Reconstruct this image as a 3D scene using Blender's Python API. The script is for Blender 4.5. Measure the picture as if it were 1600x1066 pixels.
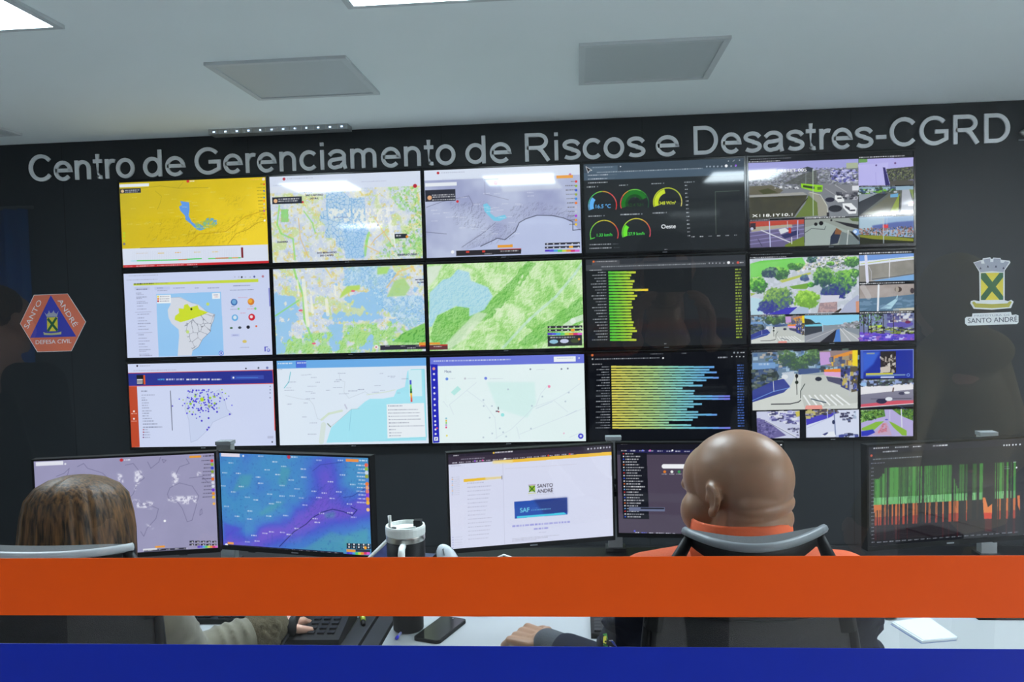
import bpy, bmesh, math, random
import numpy as np
from mathutils import Vector, Matrix, Euler
for o in list(bpy.data.objects): bpy.data.objects.remove(o, do_unlink=True)
SC = bpy.context.scene
COL = SC.collection
PI = math.pi
# ---------------------------------------------------------------- camera
CAMP = Vector((0.43681, -5.03221, 1.6))
CAMR = (1.527037, 0.026832, 0.078169)
FPX = 1300.0
cd = bpy.data.cameras.new('camera'); cam = bpy.data.objects.new('camera', cd); COL.objects.link(cam)
# rotation order: R = Rz * Ry * Rx
cam.rotation_mode = 'XYZ'; cam.rotation_euler = CAMR; cam.location = CAMP
cd.sensor_width = 36.0; cd.lens = FPX / 1600 * 36.0; cd.clip_start = 0.02
SC.camera = cam
RM = Euler(CAMR, 'XYZ').to_matrix()
def ray(px, py): return RM @ Vector(((px - 800) / FPX, (533 - py) / FPX, -1))
def atY(px, py, Y):
    d = ray(px, py); return CAMP + d * ((Y - CAMP.y) / d.y)
def atZ(px, py, Z):
    d = ray(px, py); return CAMP + d * ((Z - CAMP.z) / d.z)
# ---------------------------------------------------------------- world, exposure
w = bpy.data.worlds.new('world'); SC.world = w; w.use_nodes = True
w.node_tree.nodes['Background'].inputs[0].default_value = (0.35, 0.42, 0.5, 1)
w.node_tree.nodes['Background'].inputs[1].default_value = 0.15
SC.view_settings.view_transform = 'Standard'; SC.view_settings.look = 'None'
SC.view_settings.exposure = 0.0; SC.view_settings.gamma = 1.0
SC.view_settings.use_curve_mapping = False
ROOM_LIGHT = 46.0       # emission strength of the lit ceiling panels in the room
CORR_LIGHT = 40.0       # emission strength of the lamp panels added in the corridor
SCREEN = 1.0
# ---------------------------------------------------------------- materials
def lin(c):
    o = []
    for v in c[:3]:
        v = v / 255.0
        o.append(v / 12.92 if v <= 0.04045 else ((v + 0.055) / 1.055) ** 2.4)
    return (o[0], o[1], o[2], 1)
def mat(name, col, rough=0.5, metal=0.0, spec=0.5, emit=None, es=1.0, noise=0.0, nscale=60, bump=0.0, coat=0.0, sheen=0.0, sss=0.0):
    m = bpy.data.materials.new(name); m.use_nodes = True
    nt = m.node_tree; b = nt.nodes['Principled BSDF']
    c = lin(col)
    b.inputs['Base Color'].default_value = c
    b.inputs['Roughness'].default_value = rough; b.inputs['Metallic'].default_value = metal
    b.inputs['Specular IOR Level'].default_value = spec
    b.inputs['Coat Weight'].default_value = coat
    b.inputs['Sheen Weight'].default_value = sheen
    if sss:
        b.inputs['Subsurface Weight'].default_value = sss
        b.inputs['Subsurface Radius'].default_value = (0.01, 0.004, 0.002)
    if emit:
        b.inputs['Emission Color'].default_value = lin(emit); b.inputs['Emission Strength'].default_value = es
    if noise or bump:
        tc = nt.nodes.new('ShaderNodeTexCoord'); n = nt.nodes.new('ShaderNodeTexNoise')
        n.inputs['Scale'].default_value = nscale; n.inputs['Detail'].default_value = 4
        nt.links.new(tc.outputs['Object'], n.inputs['Vector'])
        if noise:
            r = nt.nodes.new('ShaderNodeMapRange'); r.inputs[3].default_value = 1 - noise; r.inputs[4].default_value = 1 + noise
            nt.links.new(n.outputs['Fac'], r.inputs[0])
            mx = nt.nodes.new('ShaderNodeMix'); mx.data_type = 'RGBA'; mx.blend_type = 'MULTIPLY'
            mx.inputs[0].default_value = 1; mx.inputs[6].default_value = c
            cc = nt.nodes.new('ShaderNodeCombineColor')
            for i in range(3): nt.links.new(r.outputs[0], cc.inputs[i])
            nt.links.new(cc.outputs[0], mx.inputs[7]); nt.links.new(mx.outputs[2], b.inputs['Base Color'])
        if bump:
            bn = nt.nodes.new('ShaderNodeBump'); bn.inputs['Strength'].default_value = bump; bn.inputs['Distance'].default_value = 0.002
            nt.links.new(n.outputs['Fac'], bn.inputs['Height']); nt.links.new(bn.outputs[0], b.inputs['Normal'])
    return m
def wall_panels():
    m = mat('charcoal panelling', (47, 52, 56), 0.42, spec=0.35)
    nt = m.node_tree; b = nt.nodes['Principled BSDF']
    tc = nt.nodes.new('ShaderNodeTexCoord'); sx = nt.nodes.new('ShaderNodeSeparateXYZ'); nt.links.new(tc.outputs['Object'], sx.inputs[0])
    a = nt.nodes.new('ShaderNodeMath'); a.operation = 'ADD'; a.inputs[1].default_value = 10.13; nt.links.new(sx.outputs['X'], a.inputs[0])
    f = nt.nodes.new('ShaderNodeMath'); f.operation = 'PINGPONG'; f.inputs[1].default_value = 0.61; nt.links.new(a.outputs[0], f.inputs[0])
    g = nt.nodes.new('ShaderNodeMath'); g.operation = 'LESS_THAN'; g.inputs[1].default_value = 0.003; nt.links.new(f.outputs[0], g.inputs[0])
    n = nt.nodes.new('ShaderNodeTexNoise'); n.inputs['Scale'].default_value = 3; nt.links.new(tc.outputs['Object'], n.inputs['Vector'])
    mx = nt.nodes.new('ShaderNodeMix'); mx.data_type = 'RGBA'; mx.inputs[6].default_value = lin((33, 37, 41)); mx.inputs[7].default_value = lin((14, 16, 18))
    nt.links.new(g.outputs[0], mx.inputs[0]); nt.links.new(mx.outputs[2], b.inputs['Base Color'])
    r = nt.nodes.new('ShaderNodeMapRange'); r.inputs[3].default_value = 0.36; r.inputs[4].default_value = 0.5
    nt.links.new(n.outputs['Fac'], r.inputs[0]); nt.links.new(r.outputs[0], b.inputs['Roughness'])
    return m
M = dict(
    wall=wall_panels(),
    ceil=mat('ceiling paint', (238, 246, 248), 0.8, spec=0.2, noise=0.02, nscale=4),
    sidewall=mat('pale side wall', (200, 204, 206), 0.7, noise=0.03, nscale=5),
    corrwall=mat('corridor wall paint', (84, 88, 91), 0.8, noise=0.05, nscale=3),
    floor=mat('grey vinyl floor', (165, 166, 165), 0.5, noise=0.1, nscale=12),
    black=mat('black plastic', (10, 11, 13), 0.5, spec=0.2, bump=0.15, nscale=900),
    blackg=mat('glossy black plastic', (8, 9, 11), 0.15),
    darkgrey=mat('dark grey plastic', (36, 38, 41), 0.5, spec=0.25, bump=0.1, nscale=700),
    grey=mat('grey plastic', (120, 126, 130), 0.4),
    alu=mat('brushed aluminium', (176, 180, 182), 0.38, metal=0.75, noise=0.04, nscale=200),
    steel=mat('stainless steel', (200, 198, 192), 0.28, metal=1.0),
    white=mat('white plastic', (225, 230, 226), 0.35),
    paper=mat('white paper', (196, 204, 208), 0.8, noise=0.02, nscale=300),
    desk=mat('white desk laminate', (154, 158, 160), 0.4, noise=0.015, nscale=30),
    letter=mat('satin acrylic letters', (238, 240, 242), 0.4),
    frame=mat('ceiling panel frame', (196, 203, 206), 0.6),
    diffoff=mat('unlit panel diffuser', (186, 194, 197), 0.5, bump=0.3, nscale=400),
    lamp=mat('lit panel diffuser', (255, 255, 255), 0.5, emit=(228, 244, 255), es=ROOM_LIGHT),
    lampc=mat('added corridor lamp diffuser', (255, 255, 255), 0.5, emit=(246, 250, 255), es=CORR_LIGHT),
    lampw=mat('wide added corridor lamp diffuser', (255, 255, 255), 0.5, emit=(246, 250, 255), es=CORR_LIGHT * 2.4),
    orange=mat('orange adhesive film', (236, 84, 8), 0.45, spec=0.3),
    blue=mat('blue adhesive film', (12, 40, 165), 0.45, spec=0.3),
    skinm=mat('brown skin', (142, 106, 80), 0.43, noise=0.08, nscale=45, bump=0.2, sss=0.08),
    skinf=mat('light skin', (205, 160, 138), 0.45, noise=0.05, nscale=60, sss=0.08),
    navy=mat('navy jacket cloth', (13, 18, 34), 0.9, spec=0.2, noise=0.15, nscale=90, bump=0.5),
    ocloth=mat('orange jacket cloth', (208, 86, 38), 0.75, noise=0.06, nscale=120, bump=0.4),
    greycuff=mat('grey knit cuff', (62, 66, 72), 0.9, noise=0.1, nscale=300, bump=0.6),
    olive=mat('olive grey suede', (104, 100, 84), 0.8, noise=0.16, nscale=40, bump=0.6, sheen=0.15),
    fleece=mat('brown fleece', (84, 76, 56), 1.0, noise=0.35, nscale=260, bump=1.0),
    trouser=mat('dark trousers', (24, 26, 32), 0.9, noise=0.1, nscale=80),
    shoe=mat('black shoes', (15, 15, 16), 0.5),
    mesh=mat('black chair mesh', (22, 24, 26), 0.7, noise=0.3, nscale=700, bump=0.8),
    band=mat('dark grey headrest mesh', (58, 61, 64), 0.6, noise=0.12, nscale=900, bump=0.5),
    rim=mat('grey chair rim', (112, 119, 124), 0.45),
    rimw=mat('pale grey chair rim', (168, 174, 178), 0.4),
    bluecur=mat('blue curtain cloth', (40, 120, 220), 0.8),
)
def glass_mat():
    """thin window glass: straight transmission plus a Fresnel mirror reflection"""
    m = bpy.data.materials.new('clear glass'); m.use_nodes = True; nt = m.node_tree; nt.nodes.clear()
    o = nt.nodes.new('ShaderNodeOutputMaterial'); mx = nt.nodes.new('ShaderNodeMixShader'); tr = nt.nodes.new('ShaderNodeBsdfTransparent'); gl = nt.nodes.new('ShaderNodeBsdfGlossy'); fr = nt.nodes.new('ShaderNodeFresnel')
    tr.inputs[0].default_value = (0.975, 0.985, 0.98, 1); gl.inputs['Roughness'].default_value = 0.0; fr.inputs[0].default_value = 1.5
    # both faces of the pane mirror a little; counted once, where the ray enters
    ge = nt.nodes.new('ShaderNodeNewGeometry'); iv = nt.nodes.new('ShaderNodeMath'); iv.operation = 'SUBTRACT'; iv.inputs[0].default_value = 1.0; nt.links.new(ge.outputs['Backfacing'], iv.inputs[1])
    ml = nt.nodes.new('ShaderNodeMath'); ml.operation = 'MULTIPLY'; nt.links.new(fr.outputs[0], ml.inputs[0]); nt.links.new(iv.outputs[0], ml.inputs[1])
    m2 = nt.nodes.new('ShaderNodeMath'); m2.operation = 'MULTIPLY'; m2.use_clamp = True; m2.inputs[1].default_value = 1.9; nt.links.new(ml.outputs[0], m2.inputs[0])
    nt.links.new(m2.outputs[0], mx.inputs[0]); nt.links.new(tr.outputs[0], mx.inputs[1]); nt.links.new(gl.outputs[0], mx.inputs[2]); nt.links.new(mx.outputs[0], o.inputs[0]); return m
M['glass'] = glass_mat()
def hair_mat():
    m = mat('brown hair', (46, 33, 22), 0.5, spec=0.35)
    nt = m.node_tree; b = nt.nodes['Principled BSDF']
    tc = nt.nodes.new('ShaderNodeTexCoord'); mp = nt.nodes.new('ShaderNodeMapping'); mp.inputs['Scale'].default_value = (1, 1, 0.03)
    n = nt.nodes.new('ShaderNodeTexNoise'); n.inputs['Scale'].default_value = 160; n.inputs['Detail'].default_value = 5
    nt.links.new(tc.outputs['Object'], mp.inputs[0]); nt.links.new(mp.outputs[0], n.inputs['Vector'])
    r = nt.nodes.new('ShaderNodeValToRGB'); r.color_ramp.elements[0].position = 0.35; r.color_ramp.elements[1].position = 0.68
    r.color_ramp.elements[0].color = lin((20, 15, 11)); r.color_ramp.elements[1].color = lin((112, 80, 46))
    nt.links.new(n.outputs['Fac'], r.inputs[0]); nt.links.new(r.outputs[0], b.inputs['Base Color'])
    bn = nt.nodes.new('ShaderNodeBump'); bn.inputs['Strength'].default_value = 0.6; bn.inputs['Distance'].default_value = 0.002
    nt.links.new(n.outputs['Fac'], bn.inputs['Height']); nt.links.new(bn.outputs[0], b.inputs['Normal'])
    return m
M['hair'] = hair_mat()
def screen_mat():
    m = bpy.data.materials.new('display panel'); m.use_nodes = True; nt = m.node_tree; b = nt.nodes['Principled BSDF']
    b.inputs['Base Color'].default_value = (0.004, 0.004, 0.005, 1); b.inputs['Roughness'].default_value = 0.05
    b.inputs['Specular IOR Level'].default_value = 0.3
    a = nt.nodes.new('ShaderNodeAttribute'); a.attribute_name = 'Col'
    nt.links.new(a.outputs['Color'], b.inputs['Emission Color']); b.inputs['Emission Strength'].default_value = SCREEN
    return m
M['screen'] = screen_mat()
# ---------------------------------------------------------------- object helpers
def tag(o, label=None, cat=None, group=None, kind=None):
    if label: o['label'] = label
    if cat: o['category'] = cat
    if group: o['group'] = group
    if kind: o['kind'] = kind
    return o
def thing(name, label, cat, loc=(0, 0, 0), rz=0.0, group=None, rx=0.0):
    o = bpy.data.objects.new(name, None); COL.objects.link(o); o.empty_display_size = 0.05
    o.location = loc; o.rotation_euler = (rx, 0, rz)
    return tag(o, label, cat, group)
def link(name, me, m=None, parent=None, label=None, world=False, smooth=False):
    o = bpy.data.objects.new(name, me); COL.objects.link(o)
    if m is not None:
        for x in (m if isinstance(m, (list, tuple)) else [m]): me.materials.append(x)
    if smooth:
        me.polygons.foreach_set('use_smooth', [True] * len(me.polygons))
    if world and parent is not None:
        p = parent; T = Matrix.Identity(4)
        while p is not None:
            T = (Matrix.Translation(p.location) @ p.rotation_euler.to_matrix().to_4x4()) @ T; p = p.parent
        me.transform(T.inverted())
    o.parent = parent
    if label: o['label'] = label
    return o
def part(name, bm, m=None, parent=None, label=None, world=False, smooth=False, bevel=0):
    if bevel:
        bmesh.ops.bevel(bm, geom=[e for e in bm.edges if len(e.link_faces) == 2 and e.calc_face_angle(0) > 0.6], offset=bevel, segments=2, affect='EDGES', clamp_overlap=True)
    me = bpy.data.meshes.new(name); bmesh.ops.recalc_face_normals(bm, faces=bm.faces); bm.to_mesh(me); bm.free()
    return link(name, me, m, parent, label, world, smooth)
def struct(name, bm, m, **k):
    o = part(name, bm, m, None, **k); o['kind'] = 'structure'; return o
def box(bm, x0, x1, y0, y1, z0, z1, T=None):
    vs = [bm.verts.new((x, y, z)) for x in (x0, x1) for y in (y0, y1) for z in (z0, z1)]
    for f in ((0, 1, 3, 2), (4, 6, 7, 5), (0, 4, 5, 1), (2, 3, 7, 6), (0, 2, 6, 4), (1, 5, 7, 3)): bm.faces.new([vs[i] for i in f])
    if T is not None: bmesh.ops.transform(bm, matrix=T, verts=vs)
    return vs
def nb(): return bmesh.new()
def bx(x0, x1, y0, y1, z0, z1, T=None):
    bm = nb(); box(bm, x0, x1, y0, y1, z0, z1, T); return bm
def tube(bm, pts, r, seg=10, caps=True):
    pts = [Vector(p) for p in pts]; rs = r if isinstance(r, (list, tuple)) else [r] * len(pts)
    prev = None; rings = []
    for i, p in enumerate(pts):
        d = (pts[min(i + 1, len(pts) - 1)] - pts[max(i - 1, 0)]).normalized()
        if prev is None:
            a = d.orthogonal().normalized()
        else:
            a = (prev - d * prev.dot(d)).normalized()
        prev = a; b = d.cross(a)
        rings.append([bm.verts.new(p + (a * math.cos(t) + b * math.sin(t)) * rs[i]) for t in [2 * PI * k / seg for k in range(seg)]])
    for A, B in zip(rings, rings[1:]):
        for k in range(seg): bm.faces.new((A[k], A[(k + 1) % seg], B[(k + 1) % seg], B[k]))
    if caps: bm.faces.new(rings[0][::-1]); bm.faces.new(rings[-1])
def lathe(bm, prof, c=(0, 0, 0), seg=32):
    rings = []
    for r, z in prof:
        rings.append([bm.verts.new((c[0] + r * math.cos(2 * PI * k / seg), c[1] + r * math.sin(2 * PI * k / seg), c[2] + z)) for k in range(seg)])
    for A, B in zip(rings, rings[1:]):
        for k in range(seg): bm.faces.new((A[k], A[(k + 1) % seg], B[(k + 1) % seg], B[k]))
    bm.faces.new(rings[0][::-1]); bm.faces.new(rings[-1])
def prism(bm, pts, d):
    """closed outline pts (Vectors) thickened by vector d"""
    d = Vector(d); n = len(pts)
    A = [bm.verts.new(p) for p in pts]; B = [bm.verts.new(Vector(p) + d) for p in pts]
    bm.faces.new(A); bm.faces.new(B[::-1])
    for i in range(n): bm.faces.new((A[i], B[i], B[(i + 1) % n], A[(i + 1) % n]))
def rrect(w, h, r, n=4):
    o = []
    for cx, cy, a0 in ((w / 2 - r, h / 2 - r, 0), (-w / 2 + r, h / 2 - r, 90), (-w / 2 + r, -h / 2 + r, 180), (w / 2 - r, -h / 2 + r, 270)):
        for k in range(n + 1):
            a = math.radians(a0 + 90 * k / n); o.append((cx + r * math.cos(a), cy + r * math.sin(a)))
    return o
def text_mesh(s, size=1.0, extrude=0.0):
    cu = bpy.data.curves.new('t', 'FONT'); cu.body = s; cu.size = size; cu.extrude = extrude; cu.resolution_u = 4
    ob = bpy.data.objects.new('t', cu); COL.objects.link(ob)
    dg = bpy.context.evaluated_depsgraph_get(); dg.update()
    me = bpy.data.meshes.new_from_object(ob.evaluated_get(dg))
    bpy.data.objects.remove(ob, do_unlink=True)
    return me
# ================================================================ what the displays show, glare on the screens included, painted vertex by vertex
GW, GH, SS = 400, 225, 2
def s2l(a):
    a = np.clip(a, 0, 1); return np.where(a <= 0.04045, a / 12.92, ((a + 0.055) / 1.055) ** 2.4)
def homog(src, dst):
    A = []; b = []
    for (x, y), (u, v) in zip(src, dst):
        A.append([x, y, 1, 0, 0, 0, -u * x, -u * y]); b.append(u)
        A.append([0, 0, 0, x, y, 1, -v * x, -v * y]); b.append(v)
    h = np.linalg.solve(np.array(A, float), np.array(b, float)); return np.append(h, 1).reshape(3, 3)
def vnoise(w, h, sc, seed, octv=4, ax=1.0, gain=0.5):
    rs = np.random.RandomState(seed); out = np.zeros((h, w), np.float32); amp = 1.0; tot = 0
    for o in range(octv):
        gx = max(2, int(w / (sc * ax)) + 2); gy = max(2, int(h / sc) + 2)
        g = rs.rand(gy + 1, gx + 1).astype(np.float32)
        x = np.arange(w) / (sc * ax); y = np.arange(h) / sc
        xi = np.minimum(x.astype(int), gx - 1); yi = np.minimum(y.astype(int), gy - 1)
        fx = (x - xi).astype(np.float32); fy = (y - yi).astype(np.float32); fx = fx * fx * (3 - 2 * fx); fy = fy * fy * (3 - 2 * fy)
        a = g[np.ix_(yi, xi)]; b = g[np.ix_(yi, xi + 1)]; c = g[np.ix_(yi + 1, xi)]; d = g[np.ix_(yi + 1, xi + 1)]
        out += amp * ((a * (1 - fx) + b * fx) * (1 - fy)[:, None] + (c * (1 - fx) + d * fx) * fy[:, None])
        tot += amp; amp *= gain; sc = max(1.5, sc / 2)
    return out / tot
TXT = {}
def ttris(s):
    if s not in TXT:
        me = text_mesh(s); me.calc_loop_triangles()
        co = np.array([v.co[:2] for v in me.vertices]); tr = np.array([t.vertices[:] for t in me.loop_triangles])
        TXT[s] = (co, tr); bpy.data.meshes.remove(me)
    return TXT[s]
class Cv:
    def __init__(s, corners, fr, base):
        s.W = GW * SS; s.H = GH * SS
        s.a = np.zeros((s.H, s.W, 3), np.float32) + np.array(base, np.float32) / 255
        s.ox, s.oy, s.s = fr
        s.h = homog(corners, [(0, 0), (s.W, 0), (s.W, s.H), (0, s.H)])
        wpx = math.hypot(corners[1][0] - corners[0][0], corners[1][1] - corners[0][1])
        s.k = s.W / wpx / s.s       # canvas pixels per frame pixel
    def T(s, p):
        p = np.atleast_2d(np.array(p, float)); x = s.ox + p[:, 0] / s.s; y = s.oy + p[:, 1] / s.s
        q = s.h @ np.stack([x, y, np.ones_like(x)]); return (q[:2] / q[2]).T
    def _fillmask(s, q):
        x0, y0 = np.floor(q.min(0)).astype(int); x1, y1 = np.ceil(q.max(0)).astype(int) + 1
        x0 = max(0, x0); y0 = max(0, y0); x1 = min(s.W, x1); y1 = min(s.H, y1)
        if x1 <= x0 or y1 <= y0: return None
        X = np.arange(x0, x1) + 0.5; Y = (np.arange(y0, y1) + 0.5)[:, None]; m = np.zeros((y1 - y0, x1 - x0), bool)
        n = len(q)
        for i in range(n):
            ax, ay = q[i]; bx_, by = q[(i + 1) % n]
            if ay == by: continue
            c = (ay > Y) != (by > Y); xi = (bx_ - ax) * (Y - ay) / (by - ay) + ax
            m ^= c & (X < xi)
        return (slice(y0, y1), slice(x0, x1)), m
    def blend(s, sl, m, col, a=1.0):
        v = s.a[sl]; al = (m * a)[..., None].astype(np.float32)
        c = col if isinstance(col, np.ndarray) and col.ndim == 3 else np.array(col, np.float32) / 255
        s.a[sl] = v * (1 - al) + c * al
    def poly(s, pts, col, a=1.0, raw=False):
        r = s._fillmask(np.array(pts, float) if raw else s.T(pts))
        if r: s.blend(r[0], r[1], col, a)
    def ur(s, u0, v0, u1, v1, col, a=1.0):
        s.poly([(u0 * s.W, v0 * s.H), (u1 * s.W, v0 * s.H), (u1 * s.W, v1 * s.H), (u0 * s.W, v1 * s.H)], col, a, raw=True)
    def rc(s, x0, y0, w, h, col, a=1.0):
        (cx, cy), = s.T((x0, y0)); W = w * s.k; H = h * s.k
        s.poly([(cx, cy), (cx + W, cy), (cx + W, cy + H), (cx, cy + H)], col, a, raw=True)
    def line(s, pts, w, col, a=1.0, raw=False):
        q = np.array(pts, float) if raw else s.T(pts); r = max(0.7, w * s.k / 2)
        for A, B in zip(q[:-1], q[1:]):
            x0 = max(0, int(min(A[0], B[0]) - r - 1)); x1 = min(s.W, int(max(A[0], B[0]) + r + 2))
            y0 = max(0, int(min(A[1], B[1]) - r - 1)); y1 = min(s.H, int(max(A[1], B[1]) + r + 2))
            if x1 <= x0 or y1 <= y0: continue
            X = np.arange(x0, x1) + .5; Y = (np.arange(y0, y1) + .5)[:, None]
            d = B - A; L = d @ d + 1e-9; t = np.clip(((X - A[0]) * d[0] + (Y - A[1]) * d[1]) / L, 0, 1)
            D = np.hypot(X - A[0] - t * d[0], Y - A[1] - t * d[1])
            s.blend((slice(y0, y1), slice(x0, x1)), np.clip(r - D + .5, 0, 1), col, a)
    def disc(s, x, y, r, col, a=1.0, ry=None):
        (cx, cy), = s.T((x, y)); r = r * s.k; ry = (ry * s.k) if ry else r
        t = np.linspace(0, 2 * PI, 25)[:-1]; s.poly(np.stack([cx + r * np.cos(t), cy + ry * np.sin(t)], 1), col, a, raw=True)
    def arc(s, x, y, r0, r1, a0, a1, col, a=1.0):
        """gauge piece; angles in degrees, 0 = right, 90 = up"""
        (cx, cy), = s.T((x, y)); t = np.radians(np.linspace(a0, a1, 24)); r0 *= s.k; r1 *= s.k
        P = [(cx + r1 * math.cos(q), cy - r1 * math.sin(q)) for q in t] + [(cx + r0 * math.cos(q), cy - r0 * math.sin(q)) for q in t[::-1]]
        s.poly(P, col, a, raw=True)
    def sq(s, x, y, w, h, col, a=0.8, seed=None):
        """a line of unreadably small writing"""
        rs = random.Random(seed if seed is not None else int(x * 31 + y * 17)); (cx, cy), = s.T((x, y)); k = s.k; e = cx + w * k
        while cx < e:
            L = rs.uniform(0.8, 2.4) * h * k; L = min(L, e - cx)
            s.poly([(cx, cy), (cx + L, cy), (cx + L, cy + h * k), (cx, cy + h * k)], col, a * rs.uniform(.6, 1), raw=True)
            cx += L + 0.45 * h * k
    def text(s, t, x, y, h, col, a=1.0, anchor=0, wfit=None):
        co, tr = ttris(t); (cx, cy), = s.T((x, y)); sc = h * s.k / 0.7
        w = co[:, 0].max(); sx = sc if not wfit else wfit * s.k / w
        q = np.stack([cx - anchor * w * sx + co[:, 0] * sx, cy - co[:, 1] * sc], 1); m = np.zeros((s.H, s.W), bool)
        for T3 in tr:
            r = s._fillmask(q[T3])
            if r: m[r[0]] |= r[1]
        m = m | np.roll(m, 1, 1) | np.roll(m, 1, 0)
        s.blend((slice(0, s.H), slice(0, s.W)), m, col, a)
    def mask(s, pts, soft=0, raw=False):
        m = np.zeros((s.H, s.W), np.float32); r = s._fillmask(np.array(pts, float) if raw else s.T(pts))
        if r: m[r[0]] = r[1]
        for _ in range(soft):
            m = (m + np.roll(m, 2, 0) + np.roll(m, -2, 0) + np.roll(m, 2, 1) + np.roll(m, -2, 1)) / 5
        return m
    def mix(s, m, col, a=1.0): s.blend((slice(0, s.H), slice(0, s.W)), m, col, a)
    def n(s, sc, seed, octv=4, ax=1.0, gain=.5): return vnoise(s.W, s.H, sc, seed, octv, ax, gain)
    def ramp(s, f, stops):
        """stops: [(t, rgb)...]"""
        t = [q[0] for q in stops]; return np.stack([np.interp(f, t, [q[1][i] / 255 for q in stops]) for i in range(3)], -1).astype(np.float32)
    def crowd(s, pts, count, size, cols, seed, ar=1.6, a=0.9):
        """small coloured flecks inside a polygon: cars, leaves, roofs seen far off"""
        q = s.T(pts); m = s._fillmask(q)
        if not m: return
        sl, mk = m; ys, xs = np.nonzero(mk); rs = random.Random(seed)
        if len(xs) == 0: return
        for _ in range(count):
            i = rs.randrange(len(xs)); x = xs[i] + sl[1].start; y = ys[i] + sl[0].start; z = size * s.k * rs.uniform(.5, 1.4)
            c = rs.choice(cols); s.poly([(x - z * ar / 2, y - z / 2), (x + z * ar / 2, y - z / 2 + rs.uniform(-.3, .3) * z), (x + z * ar / 2, y + z / 2), (x - z * ar / 2, y + z / 2)], c, a, raw=True)
    def out(s):
        a = s.a.reshape(GH, SS, GW, SS, 3).mean((1, 3)); return a
def worley_edges(w, h, npts, seed, pts=None):
    rs = np.random.RandomState(seed); P = rs.rand(npts, 2) * [w, h]
    hw, hh = w // 2, h // 2
    X, Y = np.meshgrid(np.arange(hw) * 2.0, np.arange(hh) * 2.0); d1 = np.full(X.shape, 1e9); d2 = d1.copy()
    wx = vnoise(hw, hh, 18, seed + 5) * 12 - 6; wy = vnoise(hw, hh, 18, seed + 6) * 12 - 6; X = X + wx; Y = Y + wy
    for px, py in P:
        d = (X - px) ** 2 + (Y - py) ** 2; n2 = np.minimum(d2, np.maximum(d1, d)); d1 = np.minimum(d1, d); d2 = n2
    e = np.sqrt(d2) - np.sqrt(d1); e = np.repeat(np.repeat(e, 2, 0), 2, 1); return e[:h, :w]
def pad(e, H, W):
    o = np.zeros((H, W), e.dtype) + 9; o[:e.shape[0], :e.shape[1]] = e; return o
def shade(f, k):
    gy, gx = np.gradient(f); return np.clip(0.5 + (gx + gy) * k, 0, 1)
ORA = (240, 150, 50); WHT = (250, 250, 255)
def legend_list(c, x, y0, dy, n, s=1.0, dark=False):
    cols = [(235, 60, 60), (150, 190, 60), (60, 90, 210), (160, 180, 60), (60, 140, 230), (250, 120, 30), (200, 200, 220), (200, 205, 220), (180, 60, 220), (245, 150, 40), (250, 200, 40)]
    for i in range(n):
        w = (26 + (i * 37) % 40) * s; c.sq(x - w - 9 * s, y0 + i * dy - 3 * s, w, 6 * s, (60, 50, 40) if not dark else (235, 235, 245), .55, seed=i); c.disc(x, y0 + i * dy, 8 * s, cols[i % 11], .95)
def browser(c, dark, hfrac, base):
    pass

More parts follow.
